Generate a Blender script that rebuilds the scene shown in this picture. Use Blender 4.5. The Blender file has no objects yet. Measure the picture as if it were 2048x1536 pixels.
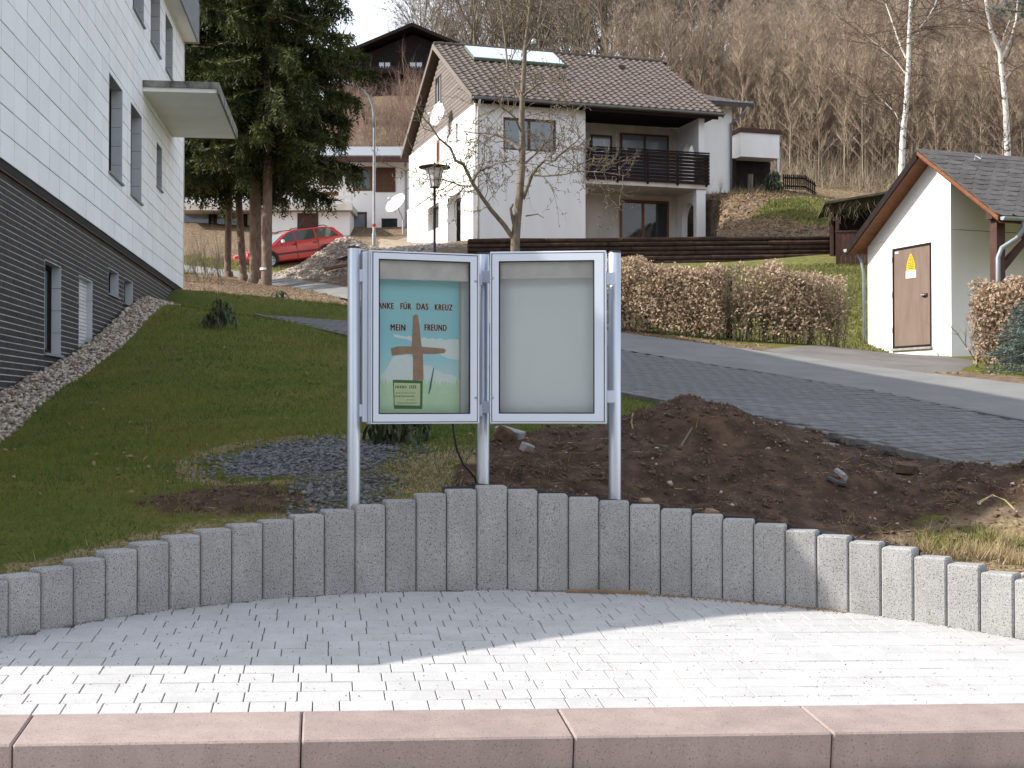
import bpy, bmesh, math, random
import numpy as np
from mathutils import Vector, Matrix

R = random.Random(11)
NR = np.random.default_rng(5)
PI = math.pi
rad = math.radians
scene = bpy.context.scene
COL = scene.collection

# ------------------------------------------------------------------ camera
FPX = 2700.0                      # focal length in pixels of the 2048 px wide photograph
PITCH = math.atan(44 / FPX)       # camera looks slightly up
cam_data = bpy.data.cameras.new('camera')
cam_data.sensor_width = 36
cam_data.lens = 36 * FPX / 2048
cam_data.clip_start = 0.1
cam_data.clip_end = 2000
cam = bpy.data.objects.new('camera', cam_data)
COL.objects.link(cam)
cam.location = (0, 0, 0)          # heights in this scene are measured from the eye
cam.rotation_euler = (PI / 2 + PITCH, 0, 0)
scene.camera = cam

# ------------------------------------------------------------------ light
SUN_EL, SUN_T = rad(36), rad(-6)
SUN_DIR = Vector((-math.cos(SUN_EL) * math.cos(SUN_T), math.cos(SUN_EL) * math.sin(SUN_T), math.sin(SUN_EL)))
world = bpy.data.worlds.new('World')
scene.world = world
world.use_nodes = True
wn, wl = world.node_tree.nodes, world.node_tree.links
wn.clear()
w_out = wn.new('ShaderNodeOutputWorld')
w_bg = wn.new('ShaderNodeBackground')
w_sky = wn.new('ShaderNodeTexSky')
w_sky.sky_type = 'NISHITA'
w_sky.sun_disc = False
w_sky.sun_elevation = SUN_EL
w_sky.sun_rotation = math.atan2(SUN_DIR.x, SUN_DIR.y)
w_sky.air_density = 1.0
w_sky.dust_density = 2.0
w_sky.ozone_density = 1.0
w_geo = wn.new('ShaderNodeTexCoord')
w_noise = wn.new('ShaderNodeTexNoise')
w_noise.inputs['Scale'].default_value = 1.7
w_noise.inputs['Detail'].default_value = 7
w_ramp = wn.new('ShaderNodeValToRGB')
w_ramp.color_ramp.elements[0].position = 0.38
w_ramp.color_ramp.elements[1].position = 0.66
w_ramp.color_ramp.elements[0].color = (0.06, 0.06, 0.06, 1)
w_ramp.color_ramp.elements[1].color = (0.9, 0.9, 0.9, 1)
w_mix = wn.new('ShaderNodeMix')
w_mix.data_type = 'RGBA'
w_mix.inputs['B'].default_value = (8.6, 8.8, 9.2, 1)       # bright thin cloud
wl.new(w_geo.outputs['Generated'], w_noise.inputs['Vector'])
wl.new(w_noise.outputs['Fac'], w_ramp.inputs['Fac'])
wl.new(w_ramp.outputs['Color'], w_mix.inputs['Factor'])
wl.new(w_sky.outputs['Color'], w_mix.inputs['A'])
wl.new(w_mix.outputs['Result'], w_bg.inputs['Color'])
wl.new(w_bg.outputs['Background'], w_out.inputs['Surface'])
w_bg.inputs['Strength'].default_value = 0.15

sun_data = bpy.data.lights.new('sun', 'SUN')
sun_data.energy = 4.8
sun_data.angle = rad(0.53)
sun_data.color = (1.0, 0.95, 0.87)
sun = bpy.data.objects.new('sun', sun_data)
COL.objects.link(sun)
sun.location = SUN_DIR * 60
sun.rotation_euler = SUN_DIR.to_track_quat('Z', 'Y').to_euler()

scene.view_settings.view_transform = 'Standard'
scene.view_settings.look = 'None'
scene.view_settings.exposure = 0.6
scene.view_settings.gamma = 1.0
scene.view_settings.use_curve_mapping = False
scene.render.engine = 'CYCLES'
scene.cycles.max_bounces = 8
scene.cycles.transparent_max_bounces = 16
scene.cycles.use_denoising = True


# ------------------------------------------------------------------ helpers
def at(px, py, d):
    """Point seen at photo pixel (px, py) that lies d metres in front of the camera."""
    x = (px - 1024) / FPX
    v = (768 - py) / FPX
    dy = math.cos(PITCH) - v * math.sin(PITCH)
    dz = math.sin(PITCH) + v * math.cos(PITCH)
    return Vector((x / dy * d, d, dz / dy * d))


def proj(p):
    cy = p[1] * math.cos(PITCH) + p[2] * math.sin(PITCH)
    cz = -p[1] * math.sin(PITCH) + p[2] * math.cos(PITCH)
    return 1024 + FPX * p[0] / cy, 768 - FPX * cz / cy


def in_frame(p, m=30):
    if p[1] < 0.5:
        return False
    x, y = proj(p)
    return -m < x < 2048 + m and -m < y < 1536 + m


def root_of(o):
    while o.parent:
        o = o.parent
    return o


def thing(name, label, cat, loc=(0, 0, 0), rotz=0.0, group=None):
    o = bpy.data.objects.new(name, None)
    COL.objects.link(o)
    o.empty_display_size = 0.2
    o.location = loc
    o.rotation_euler = (0, 0, rotz)
    o['label'] = label
    o['category'] = cat
    if group:
        o['group'] = group
    return o


def tag(o, label=None, cat=None, group=None, kind=None):
    for k, v in (('label', label), ('category', cat), ('group', group), ('kind', kind)):
        if v:
            o[k] = v
    return o


def copy_tree(o, parent=None):
    c = o.copy()
    COL.objects.link(c)
    if parent:
        c.parent = parent
    for ch in list(o.children):
        copy_tree(ch, c)
    return c


def root_inv(parent):
    r = root_of(parent)
    m = Matrix.Translation(r.location) @ r.rotation_euler.to_matrix().to_4x4()
    return m.inverted()


def link_mesh(name, me, mats, parent=None, smooth=False):
    if not isinstance(mats, (list, tuple)):
        mats = [mats]
    for m in mats:
        me.materials.append(m)
    if smooth:
        me.polygons.foreach_set('use_smooth', [True] * len(me.polygons))
    o = bpy.data.objects.new(name, me)
    COL.objects.link(o)
    if parent:
        o.parent = parent
    return o


def shared(name, me, parent, loc=(0, 0, 0), rot=(0, 0, 0), scale=None):
    o = bpy.data.objects.new(name, me)
    COL.objects.link(o)
    o.parent = parent
    o.location = loc
    o.rotation_euler = rot
    if scale:
        o.scale = scale
    return o


class MB:
    """Collects boxes, prisms and tubes and links them as one mesh object."""

    def __init__(self):
        self.v, self.f, self.mi = [], [], []
        self.cur = 0

    def m(self, i):
        self.cur = i
        return self

    def add(self, verts, faces):
        n = len(self.v)
        self.v.extend([tuple(p) for p in verts])
        self.f.extend([tuple(i + n for i in f) for f in faces])
        self.mi.extend([self.cur] * len(faces))
        return self

    def box(self, x0, x1, y0, y1, z0, z1, M=None):
        p = [(x0, y0, z0), (x1, y0, z0), (x1, y1, z0), (x0, y1, z0), (x0, y0, z1), (x1, y0, z1), (x1, y1, z1), (x0, y1, z1)]
        if M is not None:
            p = [M @ Vector(q) for q in p]
        return self.add(p, [(3, 2, 1, 0), (4, 5, 6, 7), (0, 1, 5, 4), (1, 2, 6, 5), (2, 3, 7, 6), (3, 0, 4, 7)])

    def prism(self, poly, off, M=None):
        """polygon (list of 3D points) extruded by the vector off"""
        n = len(poly)
        a = [Vector(p) for p in poly]
        b = [p + Vector(off) for p in a]
        if M is not None:
            a = [M @ p for p in a]
            b = [M @ p for p in b]
        faces = [tuple(range(n - 1, -1, -1)), tuple(range(n, 2 * n))]
        for i in range(n):
            j = (i + 1) % n
            faces.append((i, j, n + j, n + i))
        return self.add(a + b, faces)

    def face(self, pts):
        return self.add(pts, [tuple(range(len(pts)))])

    def tube(self, pts, r, n=8, cap=True):
        pts = [Vector(p) for p in pts]
        if not isinstance(r, (list, tuple)):
            r = [r] * len(pts)
        rings = []
        ref = None
        for i, p in enumerate(pts):
            t = (pts[min(i + 1, len(pts) - 1)] - pts[max(i - 1, 0)])
            t = t.normalized() if t.length > 1e-9 else Vector((0, 0, 1))
            if ref is None:
                ref = Vector((1, 0, 0)) if abs(t.x) < 0.8 else Vector((0, 1, 0))
            u = (ref - t * ref.dot(t)).normalized()
            w = t.cross(u)
            ref = u
            rings.append([p + (u * math.cos(2 * PI * k / n) + w * math.sin(2 * PI * k / n)) * r[i] for k in range(n)])
        vs = [q for ring in rings for q in ring]
        fs = []
        for i in range(len(rings) - 1):
            for k in range(n):
                l = (k + 1) % n
                fs.append((i * n + k, i * n + l, (i + 1) * n + l, (i + 1) * n + k))
        if cap:
            fs.append(tuple(range(n - 1, -1, -1)))
            fs.append(tuple((len(rings) - 1) * n + k for k in range(n)))
        return self.add(vs, fs)

    def lathe(self, prof, c, n=16, axis=None):
        """profile of (radius, height) spun about a vertical axis through c (or about `axis`)"""
        c = Vector(c)
        if axis is None:
            u, w, t = Vector((1, 0, 0)), Vector((0, 1, 0)), Vector((0, 0, 1))
        else:
            t = Vector(axis).normalized()
            q = t.to_track_quat('Z', 'Y')
            u, w = q @ Vector((1, 0, 0)), q @ Vector((0, 1, 0))
        vs, fs = [], []
        for r, h in prof:
            for k in range(n):
                a = 2 * PI * k / n
                vs.append(c + u * (r * math.cos(a)) + w * (r * math.sin(a)) + t * h)
        for i in range(len(prof) - 1):
            for k in range(n):
                l = (k + 1) % n
                fs.append((i * n + k, i * n + l, (i + 1) * n + l, (i + 1) * n + k))
        return self.add(vs, fs)

    def mesh(self, name):
        me = bpy.data.meshes.new(name)
        me.from_pydata(self.v, [], self.f)
        if any(self.mi):
            me.polygons.foreach_set('material_index', self.mi)
        me.update()
        return me

    def build(self, name, mats, parent=None, space='frame', smooth=False, bevel=0.0):
        """space: 'world' = world points, 'frame' = root's rotated frame but heights still absolute, 'local'"""
        if parent is not None and space == 'world':
            M = root_inv(parent)
            self.v = [tuple(M @ Vector(p)) for p in self.v]
        elif parent is not None and space == 'frame':
            z = root_of(parent).location.z
            self.v = [(p[0], p[1], p[2] - z) for p in self.v]
        me = self.mesh(name)
        if bevel:
            bm = bmesh.new()
            bm.from_mesh(me)
            bmesh.ops.remove_doubles(bm, verts=bm.verts, dist=1e-5)
            bmesh.ops.recalc_face_normals(bm, faces=bm.faces)
            bmesh.ops.bevel(bm, geom=bm.edges[:], offset=bevel, segments=1, affect='EDGES', profile=0.5)
            bm.to_mesh(me)
            bm.free()
        return link_mesh(name, me, mats, parent, smooth)


def arr_mesh(name, V, F):
    """fast mesh from numpy vertex and equal-sided face arrays"""
    V = np.asarray(V, dtype=np.float32)
    F = np.asarray(F, dtype=np.int32)
    me = bpy.data.meshes.new(name)
    me.vertices.add(len(V))
    me.vertices.foreach_set('co', V.ravel())
    k = F.shape[1]
    me.loops.add(F.size)
    me.loops.foreach_set('vertex_index', F.ravel())
    me.polygons.add(len(F))
    me.polygons.foreach_set('loop_start', np.arange(0, F.size, k, dtype=np.int32))
    me.polygons.foreach_set('loop_total', np.full(len(F), k, dtype=np.int32))
    me.update(calc_edges=True)
    return me


def unit(a):
    return a / np.maximum(np.linalg.norm(a, axis=1, keepdims=True), 1e-9)


def blades(P, D, L, Wd):
    """one thin triangle per row: base at P, pointing along D"""
    P, D = np.asarray(P, float), unit(np.asarray(D, float))
    n = len(P)
    s = unit(np.cross(D, NR.normal(size=(n, 3))))
    L = np.broadcast_to(np.asarray(L, float), (n,))[:, None]
    Wd = np.broadcast_to(np.asarray(Wd, float), (n,))[:, None]
    V = np.concatenate([P - s * Wd / 2, P + s * Wd / 2, P + D * L], axis=1).reshape(-1, 3)
    return V, np.arange(3 * n).reshape(-1, 3)


def leaf_quads(P, N, L, Wd):
    """one diamond leaf per row, folded along its midrib"""
    P, N = np.asarray(P, float), unit(np.asarray(N, float))
    n = len(P)
    a = unit(np.cross(N, NR.normal(size=(n, 3))))
    b = np.cross(N, a)
    L = np.broadcast_to(np.asarray(L, float), (n,))[:, None]
    Wd = np.broadcast_to(np.asarray(Wd, float), (n,))[:, None]
    V = np.concatenate([P - a * L / 2, P + b * Wd / 2 + N * L * .12, P + a * L / 2, P - b * Wd / 2 + N * L * .12], axis=1).reshape(-1, 3)
    k = np.arange(n)[:, None] * 4
    F = np.concatenate([k + [0, 1, 2], k + [0, 2, 3]], axis=1).reshape(-1, 3)
    return V, F


def seg_tubes(S, n=3):
    """S: rows of (p0, p1, r0, r1) -> n-sided tapered tubes"""
    S = np.asarray(S, float)
    p0, p1, r0, r1 = S[:, 0:3], S[:, 3:6], S[:, 6:7], S[:, 7:8]
    t = unit(p1 - p0)
    ref = np.where(np.abs(t[:, 2:3]) > .9, [[1., 0, 0]], [[0, 0, 1.]])
    u = unit(np.cross(t, ref))
    w = np.cross(t, u)
    vs = []
    for k in range(n):
        a = 2 * PI * k / n
        o = u * math.cos(a) + w * math.sin(a)
        vs += [p0 + o * r0, p1 + o * r1]
    V = np.stack(vs, axis=1).reshape(-1, 3)
    base = np.arange(len(S))[:, None] * (2 * n)
    F = []
    for k in range(n):
        l = (k + 1) % n
        F.append(base + [2 * k, 2 * l, 2 * l + 1, 2 * k + 1])
    return V, np.stack(F, axis=1).reshape(-1, 4)


def join_arrays(parts):
    """list of (V, F, material index) with faces of any side count -> triangles only"""
    Vs, Fs, Ms, n = [], [], [], 0
    for V, F, mi in parts:
        if len(F) == 0:
            continue
        F = np.asarray(F)
        if F.shape[1] == 4:
            F = np.concatenate([F[:, [0, 1, 2]], F[:, [0, 2, 3]]], axis=0)
        Vs.append(V)
        Fs.append(F + n)
        Ms.append(np.full(len(F), mi, dtype=np.int32))
        n += len(V)
    return np.concatenate(Vs), np.concatenate(Fs), np.concatenate(Ms)


def arr_obj(name, parts, mats, parent=None, origin=None, smooth=False):
    V, F, Mi = join_arrays(parts)
    if origin is not None:
        V = V - np.asarray(origin)
    me = arr_mesh(name, V, F)
    me.polygons.foreach_set('material_index', Mi)
    o = link_mesh(name, me, mats, parent, smooth)
    return o


def rect_minus(r, holes):
    out = [r]
    for h in holes:
        nxt = []
        for (a, b, c, d) in out:
            if h[0] >= b or h[1] <= a or h[2] >= d or h[3] <= c:
                nxt.append((a, b, c, d))
                continue
            if h[0] > a:
                nxt.append((a, h[0], c, d))
            if h[1] < b:
                nxt.append((h[1], b, c, d))
            x0, x1 = max(a, h[0]), min(b, h[1])
            if h[2] > c:
                nxt.append((x0, x1, c, h[2]))
            if h[3] < d:
                nxt.append((x0, x1, h[3], d))
        out = nxt
    return out


# ------------------------------------------------------------------ materials
def new_mat(name):
    m = bpy.data.materials.new(name)
    m.use_nodes = True
    nt = m.node_tree
    return m, nt, nt.nodes['Principled BSDF']


def mat(name, col, col2=None, scale=6.0, detail=5.0, rough=0.8, bump=0.0, bscale=40.0, metal=0.0, spec=0.3, lo=0.35, hi=0.65,
        stretch=None, coord='pos', transl=0.0, per_obj=0.0):
    """colour and relief from noise; col..col2 are the two tones of the thing itself"""
    m, nt, b = new_mat(name)
    N, L = nt.nodes, nt.links
    if col2 is None:
        col2 = tuple(c * 0.78 for c in col)
    if coord == 'pos':
        src = N.new('ShaderNodeNewGeometry').outputs['Position']
    else:
        src = N.new('ShaderNodeTexCoord').outputs['Object']
    if stretch:
        mp = N.new('ShaderNodeMapping')
        mp.inputs['Scale'].default_value = stretch
        L.new(src, mp.inputs['Vector'])
        src = mp.outputs['Vector']
    n1 = N.new('ShaderNodeTexNoise')
    n1.inputs['Scale'].default_value = scale
    n1.inputs['Detail'].default_value = detail
    n1.inputs['Roughness'].default_value = 0.62
    L.new(src, n1.inputs['Vector'])
    r = N.new('ShaderNodeValToRGB')
    r.color_ramp.elements[0].position, r.color_ramp.elements[1].position = lo, hi
    r.color_ramp.elements[0].color = (*col2, 1)
    r.color_ramp.elements[1].color = (*col, 1)
    L.new(n1.outputs['Fac'], r.inputs['Fac'])
    out = r.outputs['Color']
    if per_obj:
        oi = N.new('ShaderNodeObjectInfo')
        mr = N.new('ShaderNodeMapRange')
        mr.inputs['To Min'].default_value = 1 - per_obj
        mr.inputs['To Max'].default_value = 1 + per_obj
        L.new(oi.outputs['Random'], mr.inputs['Value'])
        mx = N.new('ShaderNodeVectorMath')
        mx.operation = 'SCALE'
        L.new(out, mx.inputs[0])
        L.new(mr.outputs['Result'], mx.inputs['Scale'])
        out = mx.outputs['Vector']
    L.new(out, b.inputs['Base Color'])
    b.inputs['Roughness'].default_value = rough
    b.inputs['Metallic'].default_value = metal
    b.inputs['Specular IOR Level'].default_value = spec
    if bump:
        n2 = N.new('ShaderNodeTexNoise')
        n2.inputs['Scale'].default_value = bscale
        n2.inputs['Detail'].default_value = 4
        L.new(src, n2.inputs['Vector'])
        bp = N.new('ShaderNodeBump')
        bp.inputs['Strength'].default_value = bump
        bp.inputs['Distance'].default_value = 0.02
        L.new(n2.outputs['Fac'], bp.inputs['Height'])
        L.new(bp.outputs['Normal'], b.inputs['Normal'])
    if transl:
        tr = N.new('ShaderNodeBsdfTranslucent')
        L.new(out, tr.inputs['Color'])
        ms = N.new('ShaderNodeMixShader')
        ms.inputs['Fac'].default_value = transl
        L.new(b.outputs['BSDF'], ms.inputs[1])
        L.new(tr.outputs['BSDF'], ms.inputs[2])
        L.new(ms.outputs['Shader'], N['Material Output'].inputs['Surface'])
    return m


def speckle_mat(name, base, dark, light, scale=110.0, rough=0.85, big=(0.9, 1.06), bump=0.25, per_obj=0.05, d_at=0.40, l_at=0.62, coord='pos'):
    """washed concrete / granite chips: dark and light grains in a mid tone"""
    m, nt, b = new_mat(name)
    N, L = nt.nodes, nt.links
    if coord == 'pos':
        src = N.new('ShaderNodeNewGeometry').outputs['Position']
    else:
        src = N.new('ShaderNodeTexCoord').outputs['Object']
    v = N.new('ShaderNodeTexNoise')
    v.inputs['Scale'].default_value = scale
    v.inputs['Detail'].default_value = 3
    v.inputs['Roughness'].default_value = 0.7
    L.new(src, v.inputs['Vector'])
    r = N.new('ShaderNodeValToRGB')
    e = r.color_ramp.elements
    e[0].position, e[0].color = d_at - 0.035, (*dark, 1)
    e[1].position, e[1].color = d_at + 0.035, (*base, 1)
    x = e.new(l_at)
    x.color = (*base, 1)
    y = e.new(l_at + 0.06)
    y.color = (*light, 1)
    L.new(v.outputs['Fac'], r.inputs['Fac'])
    n2 = N.new('ShaderNodeTexNoise')
    n2.inputs['Scale'].default_value = 3.5
    n2.inputs['Detail'].default_value = 5
    L.new(src, n2.inputs['Vector'])
    mr = N.new('ShaderNodeMapRange')
    mr.inputs['From Min'].default_value = 0.36
    mr.inputs['From Max'].default_value = 0.64
    mr.inputs['To Min'].default_value, mr.inputs['To Max'].default_value = big
    st = N.new('ShaderNodeMapping')
    st.inputs['Scale'].default_value = (1, 1, .35)
    L.new(src, st.inputs['Vector'])
    n3 = N.new('ShaderNodeTexNoise')
    n3.inputs['Scale'].default_value = 11
    n3.inputs['Detail'].default_value = 6
    L.new(st.outputs['Vector'], n3.inputs['Vector'])
    av = N.new('ShaderNodeMath')
    av.operation = 'MULTIPLY_ADD'
    av.inputs[1].default_value = .45
    L.new(n3.outputs['Fac'], av.inputs[0])
    sc_ = N.new('ShaderNodeMath')
    sc_.operation = 'MULTIPLY'
    sc_.inputs[1].default_value = .55
    L.new(n2.outputs['Fac'], sc_.inputs[0])
    L.new(sc_.outputs['Value'], av.inputs[2])
    L.new(av.outputs['Value'], mr.inputs['Value'])
    oi = N.new('ShaderNodeObjectInfo')
    mo = N.new('ShaderNodeMapRange')
    mo.inputs['To Min'].default_value, mo.inputs['To Max'].default_value = 1 - per_obj, 1 + per_obj
    L.new(oi.outputs['Random'], mo.inputs['Value'])
    mu = N.new('ShaderNodeMath')
    mu.operation = 'MULTIPLY'
    L.new(mr.outputs['Result'], mu.inputs[0])
    L.new(mo.outputs['Result'], mu.inputs[1])
    sc = N.new('ShaderNodeVectorMath')
    sc.operation = 'SCALE'
    L.new(r.outputs['Color'], sc.inputs[0])
    L.new(mu.outputs['Value'], sc.inputs['Scale'])
    L.new(sc.outputs['Vector'], b.inputs['Base Color'])
    b.inputs['Roughness'].default_value = rough
    b.inputs['Specular IOR Level'].default_value = 0.25
    if bump:
        bp = N.new('ShaderNodeBump')
        bp.inputs['Strength'].default_value = bump
        bp.inputs['Distance'].default_value = 0.004
        L.new(v.outputs['Fac'], bp.inputs['Height'])
        L.new(bp.outputs['Normal'], b.inputs['Normal'])
    return m


def glass_mat(name, tint=(0.03, 0.035, 0.04), rough=0.03, spec=0.6):
    """window glass over a dim room"""
    m, nt, b = new_mat(name)
    b.inputs['Base Color'].default_value = (*tint, 1)
    b.inputs['Roughness'].default_value = rough
    b.inputs['Specular IOR Level'].default_value = spec
    return m


def clear_glass(name):
    m, nt, b = new_mat(name)
    N, L = nt.nodes, nt.links
    fr = N.new('ShaderNodeFresnel')
    fr.inputs['IOR'].default_value = 1.5
    tr = N.new('ShaderNodeBsdfTransparent')
    tr.inputs['Color'].default_value = (0.98, 0.99, 0.985, 1)
    gl = N.new('ShaderNodeBsdfGlossy')
    gl.inputs['Roughness'].default_value = 0.01
    ms = N.new('ShaderNodeMixShader')
    L.new(fr.outputs['Fac'], ms.inputs['Fac'])
    L.new(tr.outputs['BSDF'], ms.inputs[1])
    L.new(gl.outputs['BSDF'], ms.inputs[2])
    L.new(ms.outputs['Shader'], N['Material Output'].inputs['Surface'])
    return m


M = {}
M['panel'] = mat('cladding_white', (0.87, 0.885, 0.90), (0.82, 0.835, 0.85), scale=1.6, rough=0.55, per_obj=0.035)
M['panel_gap'] = mat('cladding_joint', (0.03, 0.03, 0.034), rough=0.9)
M['reveal'] = mat('reveal_grey', (0.50, 0.53, 0.57), (0.44, 0.47, 0.51), scale=3, rough=0.6)
M['brick'] = mat('dark_clinker', (0.042, 0.038, 0.038), (0.024, 0.023, 0.025), scale=9, rough=0.6, bump=0.2, bscale=60, per_obj=0.22)
M['mortar'] = mat('pale_mortar', (0.52, 0.52, 0.52), (0.40, 0.40, 0.405), scale=12, rough=0.95)
M['soffit'] = mat('white_soffit', (0.84, 0.83, 0.80), (0.77, 0.76, 0.73), scale=2, rough=0.7)
M['fascia_grey'] = mat('grey_fascia', (0.26, 0.28, 0.30), (0.22, 0.24, 0.26), scale=3, rough=0.6)
M['grime'] = mat('mossy_edge', (0.30, 0.30, 0.27), (0.08, 0.08, 0.07), scale=6, rough=0.9)
M['glass'] = glass_mat('window_glass')
M['glass_blue'] = glass_mat('window_glass_pale', (0.17, 0.20, 0.24), 0.08, 0.8)
M['frame_white'] = mat('white_frame', (0.72, 0.72, 0.72), rough=0.4)
M['frame_brown'] = mat('brown_frame', (0.10, 0.045, 0.02), (0.06, 0.028, 0.014), scale=8, rough=0.5)
M['frame_orange'] = mat('varnished_frame', (0.21, 0.085, 0.032), (0.14, 0.055, 0.022), scale=8, rough=0.5)
M['dark'] = mat('dark_gap', (0.012, 0.012, 0.013), rough=0.9)
M['granite'] = speckle_mat('palisade_granite', (0.325, 0.322, 0.315), (0.055, 0.055, 0.058), (0.47, 0.465, 0.45), scale=150, d_at=0.405, l_at=0.59, big=(0.84, 1.08), per_obj=0.07)
M['paver'] = speckle_mat('white_paver', (0.45, 0.445, 0.44), (0.26, 0.258, 0.255), (0.55, 0.545, 0.54), scale=150, big=(0.90, 1.06), per_obj=0.03, bump=0.15, d_at=0.37, l_at=0.6)
M['joint'] = mat('joint_sand', (0.15, 0.14, 0.125), (0.085, 0.08, 0.072), scale=20, rough=1.0)
M['joint_dark'] = mat('dark_joint', (0.03, 0.03, 0.03), (0.018, 0.018, 0.018), scale=20, rough=1.0)
M['kerb'] = speckle_mat('rose_kerb_stone', (0.315, 0.248, 0.226), (0.165, 0.125, 0.115), (0.43, 0.35, 0.325), scale=130, big=(0.84, 1.08), per_obj=0.05, bump=0.3, d_at=0.38)
M['alu'] = mat('anodised_aluminium', (0.52, 0.56, 0.62), (0.48, 0.52, 0.58), scale=2, rough=0.38, metal=0.75, spec=0.5)
M['alu_paint'] = mat('silver_powder_coat', (0.56, 0.61, 0.69), (0.53, 0.58, 0.66), scale=2, rough=0.45, spec=0.4)
M['seal'] = mat('black_seal', (0.015, 0.015, 0.016), rough=0.6)
M['case_back'] = mat('case_back_panel', (0.86, 0.93, 0.97), (0.84, 0.91, 0.95), scale=1.5, rough=0.6)
M['clear'] = clear_glass('case_glass')
M['steel'] = mat('galvanised_steel', (0.48, 0.51, 0.54), (0.40, 0.43, 0.46), scale=12, rough=0.42, metal=0.6)
M['zinc'] = mat('weathered_zinc', (0.28, 0.30, 0.32), (0.21, 0.23, 0.25), scale=6, rough=0.5, metal=0.3)
M['black'] = mat('black_plastic', (0.016, 0.016, 0.017), rough=0.45)
M['render'] = mat('white_render', (0.82, 0.81, 0.80), (0.74, 0.73, 0.72), scale=1.6, detail=9, rough=0.9, lo=0.25, hi=0.6, bump=0.15, bscale=60, stretch=(1, 1, .22))
M['render_grey'] = mat('grey_render', (0.60, 0.57, 0.53), (0.40, 0.37, 0.33), scale=1.3, detail=9, rough=0.9, lo=0.3, hi=0.62, bump=0.15, bscale=60, stretch=(1, 1, .3))  # greyer, mottled render for the balcony recess, slabs and shutter box
M['roof_tile'] = mat('brown_roof_tile', (0.165, 0.132, 0.114), (0.070, 0.056, 0.050), scale=7, rough=0.75, lo=0.3, hi=0.7)
M['tile_dark'] = mat('ridge_tile', (0.09, 0.07, 0.06), rough=0.8)
M['board'] = mat('weathered_board', (0.185, 0.160, 0.145), (0.135, 0.115, 0.104), scale=4, rough=0.85, per_obj=0.12, stretch=(1, 1, 6))
M['wood_dark'] = mat('dark_stained_wood', (0.024, 0.016, 0.015), (0.014, 0.010, 0.009), scale=6, spec=.12, rough=0.75, per_obj=0.2)
M['wood_maroon'] = mat('maroon_stained_wood', (0.075, 0.036, 0.028), (0.05, 0.024, 0.02), scale=6, rough=0.75, per_obj=0.15)
M['wood_orange'] = mat('varnished_soffit', (0.20, 0.078, 0.030), (0.135, 0.05, 0.02), scale=5, rough=0.6, stretch=(1, 1, 4))
M['log'] = mat('dark_log', (0.062, 0.034, 0.023), (0.022, 0.013, 0.010), scale=5, rough=0.9, bump=0.6, bscale=25, per_obj=0.3)
M['shingle'] = mat('grey_shingle', (0.105, 0.098, 0.094), (0.072, 0.067, 0.064), scale=6, rough=0.85, per_obj=0.16, bump=0.2)
M['door_brown'] = mat('brown_steel_door', (0.195, 0.142, 0.115), (0.15, 0.106, 0.086), scale=2.5, rough=0.6, stretch=(3, 3, .5))
M['solar'] = mat('solar_glass', (0.50, 0.56, 0.60), (0.44, 0.50, 0.54), scale=0.5, rough=0.12, spec=0.9)
M['solar_frame'] = mat('solar_frame', (0.14, 0.19, 0.15), rough=0.5)
M['dish'] = mat('dish_white', (0.74, 0.74, 0.74), rough=0.4)
M['car_red'] = mat('red_car_paint', (0.44, 0.016, 0.012), (0.40, 0.015, 0.011), scale=1, rough=0.25, spec=0.6)
M['car_glass'] = glass_mat('car_glass', (0.05, 0.065, 0.06), 0.03, 0.9)
M['rubber'] = mat('tyre_rubber', (0.02, 0.02, 0.021), rough=0.85)
M['rim'] = mat('alloy_rim', (0.46, 0.46, 0.47), rough=0.35, metal=0.5)
M['trim'] = mat('dark_red_trim', (0.12, 0.018, 0.018), rough=0.5)
M['lamp_glass'] = mat('frosted_lamp', (0.72, 0.74, 0.76), (0.62, 0.64, 0.67), scale=5, rough=0.3)
M['yellow'] = mat('warning_yellow', (0.80, 0.47, 0.02), rough=0.5)
M['white'] = mat('label_white', (0.78, 0.78, 0.76), rough=0.6)
M['asphalt'] = mat('grey_asphalt', (0.205, 0.206, 0.198), (0.165, 0.165, 0.158), scale=1.4, detail=9, rough=0.9, bump=0.35, bscale=140)
M['apron'] = mat('patched_asphalt', (0.175, 0.163, 0.150), (0.125, 0.116, 0.108), scale=1.2, detail=9, rough=0.92, bump=0.35, bscale=140)
M['drive_paver'] = mat('grey_drive_paver', (0.170, 0.168, 0.166), (0.122, 0.120, 0.120), scale=14, rough=0.9, per_obj=0.12, bump=0.3, bscale=120)
M['edging'] = mat('concrete_edging', (0.19, 0.185, 0.175), (0.11, 0.108, 0.10), scale=5, rough=0.9, per_obj=0.1, bump=0.3)
M['concrete'] = mat('grey_concrete', (0.33, 0.32, 0.30), (0.22, 0.215, 0.205), scale=10, rough=0.9, bump=0.4)
M['gravel_pale'] = mat('pale_gravel', (0.50, 0.44, 0.37), (0.15, 0.11, 0.08), scale=14, detail=2, rough=0.85, lo=0.42, hi=0.58)
M['gravel_grey'] = mat('blue_grey_gravel', (0.21, 0.213, 0.215), (0.09, 0.091, 0.093), scale=30, detail=2, rough=0.85)
M['rubble'] = mat('rubble_stone', (0.46, 0.395, 0.34), (0.22, 0.178, 0.15), scale=9, detail=3, rough=0.9)
M['clod'] = mat('dark_soil_clod', (0.150, 0.096, 0.066), (0.060, 0.038, 0.027), scale=18, rough=1.0)
M['earth_clod'] = mat('light_earth_clod', (0.19, 0.135, 0.092), (0.095, 0.065, 0.045), scale=3, rough=1.0)
M['bark'] = mat('grey_brown_bark', (0.20, 0.170, 0.125), (0.10, 0.083, 0.062), scale=9, rough=0.9, bump=0.6, bscale=30, stretch=(1, 1, .35))
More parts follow.
